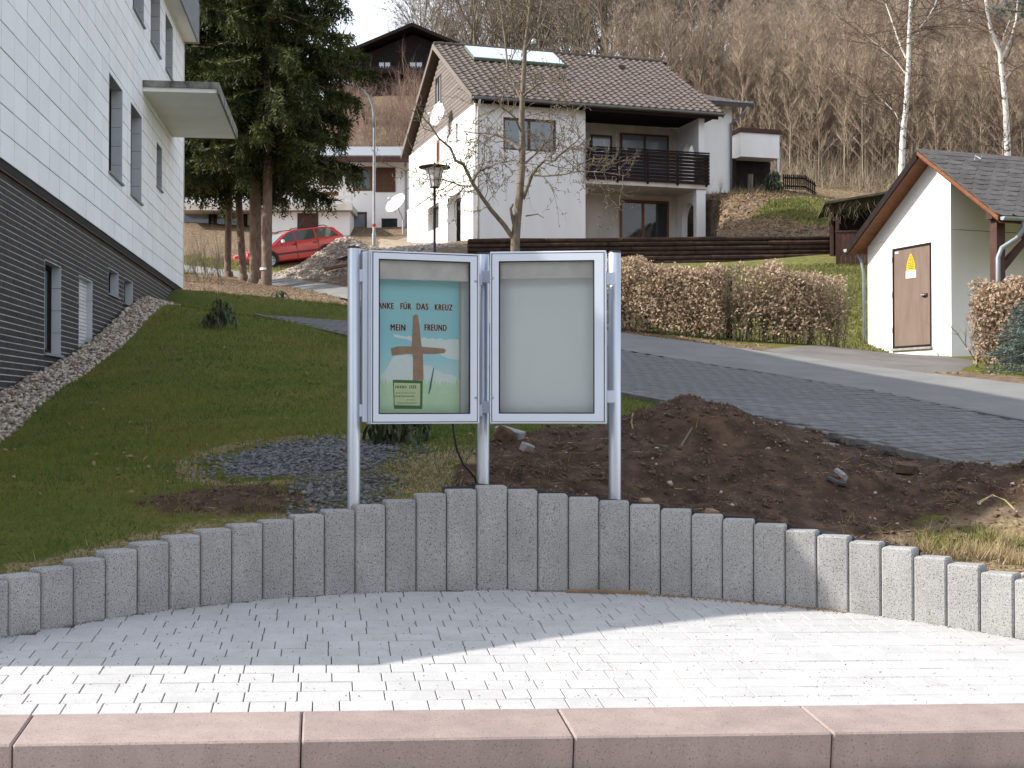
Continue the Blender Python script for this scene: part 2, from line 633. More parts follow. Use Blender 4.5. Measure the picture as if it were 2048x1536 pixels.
M['bark_spruce'] = mat('spruce_bark', (0.22, 0.155, 0.115), (0.11, 0.075, 0.055), scale=10, rough=0.9, bump=0.6, bscale=30, stretch=(1, 1, .4))
M['twig'] = mat('twig_bark', (0.165, 0.138, 0.095), (0.105, 0.085, 0.06), scale=3, rough=0.9)
M['bark_birch'] = mat('birch_bark', (0.66, 0.63, 0.58), (0.05, 0.042, 0.036), scale=5, detail=6, rough=0.8, lo=0.36, hi=0.46, stretch=(1, 1, 1.6))
M['twig_birch'] = mat('birch_twig', (0.12, 0.08, 0.058), (0.085, 0.055, 0.042), scale=3, rough=0.9)
M['wood_trunk'] = mat('forest_bark', (0.29, 0.245, 0.175), (0.17, 0.142, 0.10), scale=0.8, detail=3, rough=0.9)
M['wood_twig'] = mat('forest_twig', (0.375, 0.295, 0.222), (0.235, 0.183, 0.138), scale=0.12, detail=4, rough=0.95)
M['wood_twig_red'] = mat('reddish_twig', (0.30, 0.205, 0.165), (0.17, 0.112, 0.09), scale=0.9, detail=4, rough=0.95, per_obj=0.3)
M['wood_twig_grey'] = mat('grey_twig', (0.27, 0.22, 0.175), (0.175, 0.142, 0.114), scale=0.3, detail=3, rough=0.95)
M['needle'] = mat('spruce_needles', (0.072, 0.086, 0.018), (0.017, 0.024, 0.007), scale=1.3, detail=5, rough=0.7, transl=0.18)
M['needle_blue'] = mat('blue_needles', (0.15, 0.22, 0.20), (0.07, 0.11, 0.10), scale=4, rough=0.7, transl=0.15)
M['leaf_brown'] = mat('withered_beech_leaf', (0.56, 0.435, 0.315), (0.28, 0.195, 0.128), scale=9, detail=3, rough=0.8, transl=0.3)
M['leaf_green'] = mat('glossy_evergreen_leaf', (0.075, 0.11, 0.045), (0.035, 0.055, 0.025), scale=9, rough=0.45, transl=0.12)
M['grass_blade'] = mat('grass_blade', (0.185, 0.180, 0.034), (0.072, 0.122, 0.022), scale=1.1, detail=5, rough=0.8, transl=0.25)
M['meadow_blade'] = mat('sunny_grass_blade', (0.215, 0.215, 0.065), (0.12, 0.135, 0.04), scale=1.1, detail=5, rough=0.8, transl=0.25)
M['straw'] = mat('dry_grass', (0.42, 0.33, 0.19), (0.22, 0.165, 0.085), scale=3, rough=0.9, transl=0.2)
M['litter'] = mat('fallen_leaf', (0.36, 0.24, 0.145), (0.17, 0.105, 0.065), scale=11, detail=3, rough=0.9, transl=0.1)
M['foil'] = mat('black_foil', (0.055, 0.058, 0.065), (0.03, 0.032, 0.036), scale=8, rough=0.5)
M['plank'] = mat('raw_plank', (0.30, 0.20, 0.125), (0.21, 0.135, 0.085), scale=9, rough=0.85)
M['red_paint'] = mat('red_band', (0.5, 0.03, 0.02), rough=0.5)
M['sheet_white'] = mat('white_sheeting', (0.72, 0.71, 0.69), rough=0.7)
M['green_plastic'] = mat('green_mesh_plastic', (0.045, 0.13, 0.095), rough=0.6)


# ------------------------------------------------------------------ levels of the forecourt
GX, GY, GZ = -0.0297, 0.0681, -1.5626


def yard_z(x, y):
    return GZ + GX * x + GY * y


KA = rad(8.02)
KD = Vector((math.cos(KA), math.sin(KA), GX * math.cos(KA) + GY * math.sin(KA))).normalized()
KM = Vector((-math.sin(KA), math.cos(KA), -GX * math.sin(KA) + GY * math.cos(KA))).normalized()
KN = KD.cross(KM).normalized()
K0 = Vector((-1.80, 5.10, yard_z(-1.80, 5.10)))        # back edge of the kerb at the first joint
ARC_C, ARC_R = (0.36, 4.41), 3.27
STEP = 2 * math.asin(.1731 / 2 / ARC_R)


def arc(j, r=ARC_R):
    a = -.171 + (j - 15) * STEP
    return ARC_C[0] + r * math.sin(a), ARC_C[1] + r * math.cos(a), a


TOP_PX = {-1: 1165, 0: 1150, 1: 1135, 2: 1118, 3: 1100, 4: 1085, 5: 1072, 6: 1060, 7: 1050, 8: 1040, 9: 1031, 10: 1021, 11: 1011,
          12: 1001, 13: 989, 14: 980, 15: 973, 16: 981, 17: 989, 18: 997, 19: 1003, 20: 1011, 21: 1020, 22: 1030, 23: 1040, 24: 1050,
          25: 1062, 26: 1072, 27: 1084, 28: 1097, 29: 1114, 30: 1130, 31: 1147, 32: 1163}


def block_top(j):
    if j in TOP_PX:
        x, y, a = arc(j + .5)
        px = proj((x, y, -0.8))[0]
        return at(px, TOP_PX[j], y).z
    if j < 0:
        return block_top(-1) + (j + 1) * 0.030
    return block_top(32) - (j - 32) * 0.034


# ------------------------------------------------------------------ terrain from surveyed points
def wall_line(px, py):
    d = 8511 / (690 - px)
    return at(px, py, d)


CP = []
for j in range(-9, 46, 2):
    x, y, a = arc(j + .5, ARC_R + .22)
    CP.append((x, y, block_top(j) - .035))
LOWER = [at(1850, 918, 10.3), at(1600, 857, 11.5), at(1430, 822, 12.8), at(1240, 790, 14.5), at(960, 731, 17.5), at(690, 672, 20.5), at(512, 631, 23.6)]
UPPER = [at(2048, 850, 14), at(1750, 784, 16.5), at(1500, 744, 19), at(1230, 700, 21.5), at(960, 672, 22.5), at(694, 645, 23.0), at(512, 630, 23.7)]
NEAR = [at(2048, 850, 14), at(1750, 784, 16.5), at(1500, 744, 19), at(1230, 700, 21.5), at(960, 648, 27), at(694, 599, 36), at(545, 572, 43), at(390, 549, 48), at(250, 530, 53)]
FAR = [at(2048, 770, 17), at(1750, 737, 20.5), at(1500, 700, 23), at(1240, 668, 25), at(960, 620, 31.5), at(694, 575, 40), at(547, 552, 46), at(390, 533, 50.5), at(250, 516, 56)]
ext = Vector((2.2, -3.0, -.48))
LOWER = [LOWER[0] + Vector((3.4, -4.4, -.85)), LOWER[0] + Vector((1.6, -2.1, -.40))] + LOWER
UPPER = [UPPER[0] + ext * 2, UPPER[0] + ext] + UPPER
NEAR = [NEAR[0] + ext * 2, NEAR[0] + ext] + NEAR
FAR = [FAR[0] + ext * 2, FAR[0] + ext] + FAR
for line in (LOWER, UPPER, NEAR, FAR):
    CP += [tuple(p) for p in line]
PX_CP = [(0, 965, 8.6), (0, 868, 11), (500, 800, 12.2), (450, 700, 16), (430, 640, 20), (560, 880, 10), (600, 930, 8.9),
         (300, 592, 24.5), (400, 588, 26.5), (560, 600, 25.5), (694, 620, 24.5),
         (850, 870, 10.2), (1000, 880, 10.0), (1240, 850, 11.8), (1330, 850, 11.6),
         (1903, 713, 25.2), (1737, 706, 27.0), (2048, 713, 25.6), (1850, 725, 23), (1960, 735, 21.5),
         (1240, 660, 26.5), (1480, 684, 25), (1640, 690, 25.2), (1640, 608, 30), (1720, 608, 30),
         (1690, 517, 40), (1560, 519, 40.5), (1450, 519, 41), (1230, 520, 41.5), (1100, 523, 40), (940, 530, 38.5),
         (460, 555, 43.5), (530, 570, 41), (420, 570, 37), (370, 562, 39), (370, 500, 56), (470, 510, 54),
         (540, 537, 52.5), (650, 521, 54.3), (560, 550, 47.5), (690, 558, 43.5), (700, 480, 58), (760, 478, 56),
         (640, 470, 66), (815, 470, 66), (380, 485, 62), (842, 489, 57), (820, 482, 60), (950, 481, 48.6), (870, 505, 44),
         (1480, 448, 46.5), (1440, 402, 50), (1450, 391, 56), (1590, 402, 50.5), (1665, 476, 43.2), (1555, 386, 61), (1600, 388, 62), (1640, 400, 61), (1428, 462, 45),
         (790, 190, 95), (690, 200, 93), (900, 195, 96), (740, 320, 78), (1600, 352, 80), (1700, 395, 75), (1900, 395, 72), (2000, 398, 70)]
CP += [tuple(at(*p)) for p in PX_CP]
for px, py in ((0, 800), (110, 740), (185, 690), (237, 640), (290, 602), (350, 580)):
    CP.append(tuple(wall_line(px, py)))
CP += [(-4.15, 8, -.62), (-3.8, 5.5, -1.05), (-9, 12, .1), (-12, 22, 2.0), (-10, 32, 2.7),
       (2.2, 47.0, 5.0), (5.0, 47.5, 5.1), (12, 60, 9.35), (4, 62, 9.2), (-2, 62, 8.3),
       (-10, 115, 22.5), (-30, 112, 20), (-60, 100, 16), (5, 112, 25), (18, 110, 26.5), (32, 110, 26.5), (50, 110, 27), (20, 130, 33),
       (45, 135, 36), (5, 130, 27), (-10, 140, 20), (80, 110, 25), (0, 180, 22), (50, 200, 38), (-60, 180, 12), (110, 60, 4), (110, 0, -6),
       (60, 0, -3.5), (30, 5, -2.0), (14, 7.5, -1.35), (12, 24.5, .35), (20, 24, -.1), (34, 60, 8), (24, 44, 4.4),
       (-20, 0, -.9), (-20, 12, .6), (-30, 25, 3.0), (-60, 30, 5), (-100, 40, 8), (-100, -20, 0), (-40, -20, -1.8),
       (60, -60, -6), (-80, -80, -4), (120, -80, -9), (0, -80, -4), (-25, 60, 7.5), (-50, 70, 10)]
CP = np.array(CP)


def tps_k(r2):
    return np.where(r2 > 1e-12, 0.5 * r2 * np.log(np.maximum(r2, 1e-12)), 0.0)


_n = len(CP)
_XY = CP[:, :2] / 30.0
_K = tps_k(((_XY[:, None, :] - _XY[None, :, :]) ** 2).sum(-1)) + np.eye(_n) * 2e-5
_P = np.c_[np.ones(_n), _XY]
_A = np.block([[_K, _P], [_P.T, np.zeros((3, 3))]])
_W = np.linalg.solve(_A, np.r_[CP[:, 2], np.zeros(3)])


def seg_dist(x, y, line):
    """distance to a polyline and interpolated height along it"""
    best = np.full(x.shape, 1e9)
    for a, b in zip(line[:-1], line[1:]):
        dx, dy = b[0] - a[0], b[1] - a[1]
        t = np.clip(((x - a[0]) * dx + (y - a[1]) * dy) / (dx * dx + dy * dy + 1e-9), 0, 1)
        best = np.minimum(best, np.hypot(x - a[0] - t * dx, y - a[1] - t * dy))
    return best


def inside(x, y, poly):
    c = np.zeros(x.shape, bool)
    n = len(poly)
    for i in range(n):
        x0, y0 = poly[i][0], poly[i][1]
        x1, y1 = poly[(i + 1) % n][0], poly[(i + 1) % n][1]
        hit = ((y0 > y) != (y1 > y)) & (x < (x1 - x0) * (y - y0) / (y1 - y0 + 1e-12) + x0)
        c ^= hit
    return c


def gauss(x, y, cx, cy, sx, sy, rot=0.0):
    c, s = math.cos(rot), math.sin(rot)
    u, v = (x - cx) * c + (y - cy) * s, -(x - cx) * s + (y - cy) * c
    return np.exp(-.5 * ((u / sx) ** 2 + (v / sy) ** 2))


def vnoise(x, y, s, seed=0):
    """cheap smooth value noise"""
    X, Y = x / s + seed * 17.3, y / s + seed * 9.1
    xi, yi = np.floor(X), np.floor(Y)
    fx, fy = X - xi, Y - yi
    fx, fy = fx * fx * (3 - 2 * fx), fy * fy * (3 - 2 * fy)

    def h(a, b):
        t = np.sin(a * 127.1 + b * 311.7 + seed * 74.7) * 43758.5453
        return t - np.floor(t)
    return (h(xi, yi) * (1 - fx) + h(xi + 1, yi) * fx) * (1 - fy) + (h(xi, yi + 1) * (1 - fx) + h(xi + 1, yi + 1) * fx) * fy


def hw_xy(s, t):
    c, n = math.cos(rad(17)), math.sin(rad(17))
    return (-1.35 + s * c - t * n, 49.2 + s * n + t * c)


_la, _lb = at(936, 478, 40.1), at(1425, 473, 40.8)
TERRACE = [(_la.x, _la.y), (_lb.x, _lb.y), hw_xy(9.6, -.6), hw_xy(9.3, 10.9), hw_xy(.1, 10.9), hw_xy(.1, .1)]
DRIVE_POLY = [(p.x, p.y) for p in LOWER] + [(p.x, p.y) for p in UPPER[::-1]]
LANE_POLY = [(p.x, p.y) for p in NEAR] + [(p.x, p.y) for p in FAR[::-1]]
SOIL_POLY = [(-.42, 7.4), (-.25, 9.3), (.2, 10.4), (.85, 11.5), (1.4, 12.3), (1.9, 12.75), (2.42, 11.55), (3.12, 10.4), (4.1, 8.95), (4.9, 7.7), (3.6, 5.2), (3.0, 5.6), (2.5, 6.4), (1.5, 7.1), (.4, 7.5)]
SIDE_GRASS = [(2.3, 27.2), (1.5, 37), (3, 41), (12, 42), (12.5, 36), (9, 27.8), (6.5, 26.2)]
PATCH_GRASS = [at(1500, 432, 47.5), at(1545, 418, 49), at(1600, 408, 50), at(1720, 410, 50), at(1720, 460, 45.5), at(1640, 466, 44.5), at(1570, 455, 46)]
SAND_POLY = [at(745, 500, 47), at(760, 478, 57), at(815, 472, 64), at(835, 492, 56), at(870, 503, 46), at(860, 520, 42), at(700, 520, 44)]


def terrain(x, y):
    x, y = np.atleast_1d(np.asarray(x, float)), np.atleast_1d(np.asarray(y, float))
    sh = x.shape
    x, y = x.ravel(), y.ravel()
    z = np.empty_like(x)
    for i in range(0, len(x), 20000):
        q = np.c_[x[i:i + 20000], y[i:i + 20000]] / 30.0
        k = tps_k(((q[:, None, :] - _XY[None, :, :]) ** 2).sum(-1))
        z[i:i + 20000] = k @ _W[:_n] + _W[_n] + q @ _W[_n + 1:]
    # heaps of excavated soil between the palisades and the drive
    heap = .40 * gauss(x, y, 1.36, 9.75, .46, .55) + .08 * gauss(x, y, .5, 9.3, .6, .5) + .10 * gauss(x, y, 2.0, 9.0, .5, .5)
    heap += .20 * gauss(x, y, 3.45, 8.85, .55, .40) + .05 * gauss(x, y, 4.1, 8.0, .6, .5)
    heap -= .03 * gauss(x, y, 2.35, 7.9, .5, .35)
    heap += .07 * gauss(x, y, -1.62, 7.95, .5, .26)
    clear = 1 - np.exp(-(np.maximum(np.hypot(x - ARC_C[0], y - ARC_C[1]) - ARC_R - .15, 0) / .35) ** 2)
    soil = inside(x, y, SOIL_POLY)
    rough = (vnoise(x, y, .55, 1) - .5) * .10 + (vnoise(x, y, .24, 2) - .5) * .10 + (vnoise(x, y, .13, 3) - .5) * .05
    z = z + heap * clear + np.where(soil, rough, rough * .22) * clear * (np.abs(y) < 16)
    # uneven garden slope beside the white house
    z = z + np.where((y > 43.5) & (y < 55) & (x > 7.6) & (x < 16), (vnoise(x, y, 1.3, 5) - .5) * .26 + (vnoise(x, y, .5, 6) - .5) * .12, 0)
    # level terrace between the log wall and the white house
    z = np.where(inside(x, y, TERRACE), np.minimum(z, 4.86 + .02 * (x + 1.3)), z)
    return z.reshape(sh)


def tz(x, y):
    return float(terrain(x, y)[0])


xs = np.r_[[-150, -110, -80, -60, -45], np.arange(-36, -8, 1.0), np.arange(-8, 5.4, .11), np.arange(5.4, 13, .3), np.arange(13, 40, 1.0), [42, 48, 58, 75, 100, 140]]
ys = np.r_[[-90, -60, -40, -25, -14, -8, -4, -1, 1.5, 3.2], np.arange(4.0, 12.5, .105), np.arange(12.5, 27, .25), np.arange(27, 66, .6), np.arange(66, 120, 2.0), [125, 132, 140, 155, 180, 220, 280]]
GXX, GYY = np.meshgrid(xs, ys)
ZZ = terrain(GXX, GYY)
dist_arc = np.hypot(GXX - ARC_C[0], GYY - ARC_C[1])
kerb_side = (GXX - K0.x) * (-math.sin(KA)) + (GYY - K0.y) * math.cos(KA)      # > 0 behind the kerb's back edge
front = kerb_side < -.02
ZZ = np.where(front, yard_z(np.clip(GXX, -12, 12), np.clip(GYY, 3, 9)) - .34 - .02 * np.maximum(0, -GYY) + .42 * np.maximum(0, -GYY - 20), ZZ)
ZZ = np.where((dist_arc < ARC_R + .112) & ~front, yard_z(GXX, GYY) - .12, ZZ)
drv = inside(GXX, GYY, DRIVE_POLY) | inside(GXX, GYY, LANE_POLY)
ZZ = np.where(drv, ZZ - .10, ZZ)

# which ground is where: soil, leaf litter, grey gravel / straw, sand, bare earth
soil = inside(GXX, GYY, SOIL_POLY).astype(float)
dry_corner = np.clip(2.3 * gauss(GXX, GYY, 3.25, 7.5, .90, .70) - .5, 0, 1)
soil = np.maximum(soil, gauss(GXX, GYY, -1.68, 7.85, .42, .24) * 1.0) * (1 - dry_corner)
gravel = np.clip(1.5 * np.maximum(gauss(GXX, GYY, -1.36, 9.2, .44, .58), gauss(GXX, GYY, -1.02, 8.1, .22, .55)) - .15, 0, 1)
straw = np.clip(np.exp(-((dist_arc - ARC_R - .1) / .42) ** 2), 0, 1) * (GXX < 0) * .8
straw = np.maximum(straw, np.exp(-((np.abs(1.4 * gauss(GXX, GYY, -1.40, 9.2, .50, .62) - .42)) / .16) ** 2) * .75)
straw = np.maximum(straw, gauss(GXX, GYY, -.5, 8.6, .5, .8) * .9)
straw = np.maximum(straw, dry_corner * .55)
crest = (GYY > 26.6 + .12 * (GXX + 6)) & (GXX < 1.2)
litter = np.where(crest | (GYY > 27), 1.0, 0.0)
litter = np.where(seg_dist(GXX, GYY, FAR) < 1.1, 1.0, litter)
litter = np.where(inside(GXX, GYY, SIDE_GRASS), 0.0, litter)
litter = np.where(inside(GXX, GYY, [(p.x, p.y) for p in PATCH_GRASS]), 0.0, litter)
litter = np.where(GYY < -18, 1.0, litter)
litter = np.where((GYY > 46) & (GYY < 54) & (GXX < -8), .45, litter)
sand = inside(GXX, GYY, [(p.x, p.y) for p in SAND_POLY]).astype(float)
earth = np.where((GYY > 41.5) & (GYY < 58) & (GXX > 6.8) & (GXX < 15) & (litter > .5), 1.0, 0.0)
earth = np.maximum(earth, dry_corner)

nx, ny = len(xs), len(ys)
idx = np.arange(nx * ny).reshape(ny, nx)
quads = np.stack([idx[:-1, :-1], idx[:-1, 1:], idx[1:, 1:], idx[1:, :-1]], axis=-1).reshape(-1, 4)
me = arr_mesh('ground', np.stack([GXX, GYY, ZZ], -1).reshape(-1, 3), quads)


def colour_attr(me, name, r, g, b):
    at_ = me.color_attributes.new(name, 'FLOAT_COLOR', 'POINT')
    at_.data.foreach_set('color', np.stack([r, g, b, np.ones_like(r)], -1).astype(np.float32).ravel())


colour_attr(me, 'cover_a', soil, litter, gravel)
meadow = (inside(GXX, GYY, SIDE_GRASS) | inside(GXX, GYY, [(p.x, p.y) for p in PATCH_GRASS])).astype(float)
colour_attr(me, 'cover_b', straw, sand, earth)
colour_attr(me, 'cover_c', meadow, soil * 0, soil * 0)


def ground_material():
    m, nt, b = new_mat('ground_cover')
    N, L = nt.nodes, nt.links
    pos = N.new('ShaderNodeNewGeometry').outputs['Position']

    def noise(scale, detail=5, rough=.6):
        n = N.new('ShaderNodeTexNoise')
        n.inputs['Scale'].default_value = scale
        n.inputs['Detail'].default_value = detail
        n.inputs['Roughness'].default_value = rough
        L.new(pos, n.inputs['Vector'])
        return n.outputs['Fac']

    def ramp(fac, stops):
        r = N.new('ShaderNodeValToRGB')
        e = r.color_ramp.elements
        e[0].position, e[0].color = stops[0][0], (*stops[0][1], 1)
        e[1].position, e[1].color = stops[-1][0], (*stops[-1][1], 1)
        for p, c in stops[1:-1]:
            x = e.new(p)
            x.color = (*c, 1)
        L.new(fac, r.inputs['Fac'])
        return r.outputs['Color']

    def mixc(fac, a, bb):
        x = N.new('ShaderNodeMix')
        x.data_type = 'RGBA'
        L.new(fac, x.inputs['Factor'])
        L.new(a, x.inputs['A'])
        L.new(bb, x.inputs['B'])
        return x.outputs['Result']

    fine, mid, big = noise(38, 4), noise(6, 6), noise(.8, 5)
    blend = noise(4.5, 7, .7)

    def mask(ch):
        ad = N.new('ShaderNodeMath')
        ad.operation = 'ADD'
        L.new(ch, ad.inputs[0])
        L.new(blend, ad.inputs[1])
        mr = N.new('ShaderNodeMapRange')
        mr.interpolation_type = 'SMOOTHSTEP'
        mr.inputs['From Min'].default_value = .88
        mr.inputs['From Max'].default_value = 1.12
        L.new(ad.outputs['Value'], mr.inputs['Value'])
        return mr.outputs['Result']

    a1 = N.new('ShaderNodeVertexColor')
    a1.layer_name = 'cover_a'
    a2 = N.new('ShaderNodeVertexColor')
    a2.layer_name = 'cover_b'
    s1, s2 = N.new('ShaderNodeSeparateColor'), N.new('ShaderNodeSeparateColor')
    L.new(a1.outputs['Color'], s1.inputs['Color'])
    L.new(a2.outputs['Color'], s2.inputs['Color'])
    grass_f = ramp(fine, [(.3, (.050, .068, .014)), (.5, (.100, .120, .024)), (.72, (.170, .155, .042))])
    grass_b = ramp(big, [(.3, (.060, .095, .017)), (.5, (.120, .122, .026)), (.68, (.180, .140, .045))])
    g = N.new('ShaderNodeMix')
    g.data_type = 'RGBA'
    g.inputs['Factor'].default_value = .5
    L.new(grass_f, g.inputs['A'])
    L.new(grass_b, g.inputs['B'])
    col = g.outputs['Result']
    a3 = N.new('ShaderNodeVertexColor')
    a3.layer_name = 'cover_c'
    s3 = N.new('ShaderNodeSeparateColor')
    L.new(a3.outputs['Color'], s3.inputs['Color'])
    col = mixc(mask(s3.outputs['Red']), col, ramp(mid, [(.3, (.085, .095, .028)), (.5, (.145, .145, .046)), (.7, (.22, .195, .085))]))
    straw_c = ramp(fine, [(.3, (.14, .11, .055)), (.5, (.24, .185, .10)), (.7, (.38, .30, .18))])
    soil_c = ramp(mid, [(.3, (.036, .023, .016)), (.5, (.076, .048, .033)), (.7, (.140, .092, .062))])
    grav_c = ramp(fine, [(.33, (.040, .042, .044)), (.5, (.095, .098, .10)), (.66, (.20, .205, .21))])
    lit_c = ramp(mid, [(.3, (.085, .06, .038)), (.48, (.15, .108, .07)), (.58, (.21, .155, .102)), (.7, (.29, .22, .15))])
    sand_c = ramp(mid, [(.3, (.22, .175, .13)), (.7, (.36, .30, .235))])
    earth_c = ramp(mid, [(.3, (.075, .05, .034)), (.5, (.15, .105, .07)), (.7, (.24, .185, .125))])
    col = mixc(mask(s1.outputs['Green']), col, lit_c)
    col = mixc(mask(s2.outputs['Blue']), col, earth_c)
    col = mixc(mask(s2.outputs['Red']), col, straw_c)
    col = mixc(mask(s1.outputs['Blue']), col, grav_c)
    col = mixc(mask(s1.outputs['Red']), col, soil_c)
    col = mixc(mask(s2.outputs['Green']), col, sand_c)
    L.new(col, b.inputs['Base Color'])
    b.inputs['Roughness'].default_value = 1.0
    b.inputs['Specular IOR Level'].default_value = .1
    bp = N.new('ShaderNodeBump')
    bp.inputs['Strength'].default_value = .8
    bp.inputs['Distance'].default_value = .03
    L.new(noise(26, 6, .7), bp.inputs['Height'])
    L.new(bp.outputs['Normal'], b.inputs['Normal'])
    return m


ground = link_mesh('ground', me, ground_material(), None, True)
tag(ground, 'sloping ground of shaded lawn, dark soil and brown leaf litter rising to the wooded hill', None, None, 'structure')


# ------------------------------------------------------------------ strips that follow the ground
def resample(line, n):
    P = np.array([tuple(p) for p in line])
    s = np.r_[0, np.cumsum(np.linalg.norm(np.diff(P[:, :2], axis=0), axis=1))]
    q = np.linspace(0, s[-1], n)
    # smooth the corners a little
    out = np.stack([np.interp(q, s, P[:, k]) for k in range(3)], -1)
    for _ in range(6):
        out[1:-1] = .25 * out[:-2] + .5 * out[1:-1] + .25 * out[2:]
    return out


def strip(name, A, B, lift, n, m, material, label):
    a, b = resample(A, n), resample(B, n)
    V = []
    for t in np.linspace(0, 1, m):
        V.append(a * (1 - t) + b * t)
    V = np.array(V)
    V[..., 2] += lift
    idx = np.arange(m * n).reshape(m, n)
    F = np.stack([idx[:-1, :-1], idx[:-1, 1:], idx[1:, 1:], idx[1:, :-1]], -1).reshape(-1, 4)
    o = link_mesh(name, arr_mesh(name, V.reshape(-1, 3), F), material, None, True)
    tag(o, label, None, None, 'structure')
    return o, a, b


lane, lane_near, lane_far = strip('road', NEAR, FAR, .02, 90, 5, M['asphalt'], 'narrow grey asphalt lane climbing left past the houses')
apron_poly = [at(1690, 732, 20.9), at(1500, 702, 23.2), at(1560, 700, 24.4), at(1730, 708, 26.8), at(1905, 714, 25.1), at(1965, 718, 24.4), at(1950, 742, 21.4), at(1930, 757, 19.4), at(1830, 750, 19.4)]
bm = MB()
cpt = sum(apron_poly, Vector()) / len(apron_poly)
rim = []
for i in range(len(apron_poly)):
    a, b = apron_poly[i], apron_poly[(i + 1) % len(apron_poly)]
    rim += [a.lerp(b, k / 5) for k in range(5)]
nr = len(rim)
ring_pts = [cpt.lerp(p, k / 7) for k in range(1, 8) for p in rim]
rz = terrain(np.array([p.x for p in ring_pts]), np.array([p.y for p in ring_pts]))
V_ = [(p.x, p.y, z + (.016 if k < 6 * nr else -.03)) for k, (p, z) in enumerate(zip(ring_pts, rz))]
F_ = [(k * nr + i, k * nr + (i + 1) % nr, (k + 1) * nr + (i + 1) % nr, (k + 1) * nr + i) for k in range(6) for i in range(nr)]
bm.add(V_ + [(cpt.x, cpt.y, tz(cpt.x, cpt.y) + .016)], F_ + [(len(V_), (i + 1) % nr, i) for i in range(nr)])
apron = bm.build('apron', M['apron'], None, smooth=True)
tag(apron, 'patch of worn asphalt in front of the white transformer building', None, None, 'structure')

# drive of small pavers with its bed
drive, drv_a, drv_b = strip('driveway', LOWER, UPPER, -.035, 80, 4, M['joint_dark'], 'shaded driveway of grey concrete pavers beside the asphalt lane')


def drive_point(s, t):
    """s: 0..1 along, t: 0..1 across"""
    f = s * (len(drv_a) - 1)
    i = min(int(f), len(drv_a) - 2)
    f -= i
    a = drv_a[i] * (1 - f) + drv_a[i + 1] * f
    b = drv_b[i] * (1 - f) + drv_b[i + 1] * f
    return Vector(a * (1 - t) + b * t)


paver_me = MB()
PW, PL = .155, .24
def bevel_box_into(mb, w, l, h, c):
    """box w x l x h standing on z=-h..0 with a chamfered top"""
    v = [(-w, -l, -h), (w, -l, -h), (w, l, -h), (-w, l, -h), (-w, -l, -c), (w, -l, -c), (w, l, -c), (-w, l, -c),
         (-w + c, -l + c, 0), (w - c, -l + c, 0), (w - c, l - c, 0), (-w + c, l - c, 0)]
    f = [(8, 9, 10, 11)]
    for a, b in ((0, 4), (4, 8)):
        for k in range(4):
            n = (k + 1) % 4
            f.append((a + k, a + n, b + n, b + k))
    mb.add(v, f)
    return mb


bevel_box_into(paver_me, PL / 2 - .010, PW / 2 - .011, .05, .007)
paver_mesh = paver_me.mesh('paver')
paver_mesh.materials.append(M['drive_paver'])
length = float(np.linalg.norm(np.diff(drv_a, axis=0), axis=1).sum())
spots = []
ns = int(length / PW)
for i in range(ns):
    s0 = (i + .5) / ns
    a, b = drive_point(s0, 0), drive_point(s0, 1)
    w = (b - a).length
    nt_ = int(w / PL)
    across = (b - a).normalized() if w > .01 else Vector((1, 0, 0))
    along = (drive_point(min(s0 + .01, 1), .5) - drive_point(max(s0 - .01, 0), .5)).normalized()
    up = across.cross(along)
    if up.z < 0:
        up = -up
    for k in range(nt_):
        u = (k + .5 + (.5 if i % 2 else 0)) * PL
        if u > w - PL * .4:
            continue
        p = a + across * u
        p = p + up * (.036 + R.uniform(-.003, .003))
        mtx = Matrix((across, up.cross(across), up)).transposed().to_4x4()
        mtx.translation = p
        spots.append((p, mtx))
seen = [q for q in spots if in_frame(q[0], 5)]
seen.sort(key=lambda q: q[0].y)
chosen = seen[:300]
ids = {id(q) for q in chosen}
for p, mtx in chosen:
    o = shared('paver', paver_mesh, drive)
    o.matrix_local = mtx
rest = MB()
for q in spots:
    if id(q) in ids:
        continue
    n0 = len(rest.v)
    rest.add([q[1] @ Vector(v.co) for v in paver_mesh.vertices], [tuple(f.vertices) for f in paver_mesh.polygons])
o = rest.build('paver_field', M['drive_paver'], drive, space='local')
tag(o, kind='stuff')

# concrete edging along the drive's lower side
edge_line = resample(LOWER, 27)
for i in range(len(edge_line) - 1):
    a, b = Vector(edge_line[i]), Vector(edge_line[i + 1])
    d = (b - a)
    dn = d.normalized()
    sd = Vector((dn.y, -dn.x, 0)).normalized()
    if sd.y > 0:
        sd = -sd
    a2, b2 = a + dn * .003, b - dn * .003
    m_ = MB().prism([a2 - sd * .045 + Vector((0, 0, -.22)), a2 + sd * .055 + Vector((0, 0, -.22)), a2 + sd * .055 + Vector((0, 0, .035)), a2 - sd * .045 + Vector((0, 0, .035))], b2 - a2)
    m_.build('edging_stone', M['edging'], drive, space='local', bevel=.006)

upl = resample(UPPER, 27)[:16]
for a, b in zip(upl[:-1], upl[1:]):
    a, b = Vector(a), Vector(b)
    dn = (b - a).normalized()
    sd = Vector((dn.y, -dn.x, 0)).normalized()
    a2, b2 = a + dn * .003, b - dn * .003
    MB().prism([a2 - sd * .06 + Vector((0, 0, -.2)), a2 + sd * .06 + Vector((0, 0, -.2)), a2 + sd * .06 + Vector((0, 0, .03)), a2 - sd * .06 + Vector((0, 0, .03))], b2 - a2).build('edging_stone', M['drive_paver'], drive, space='local')

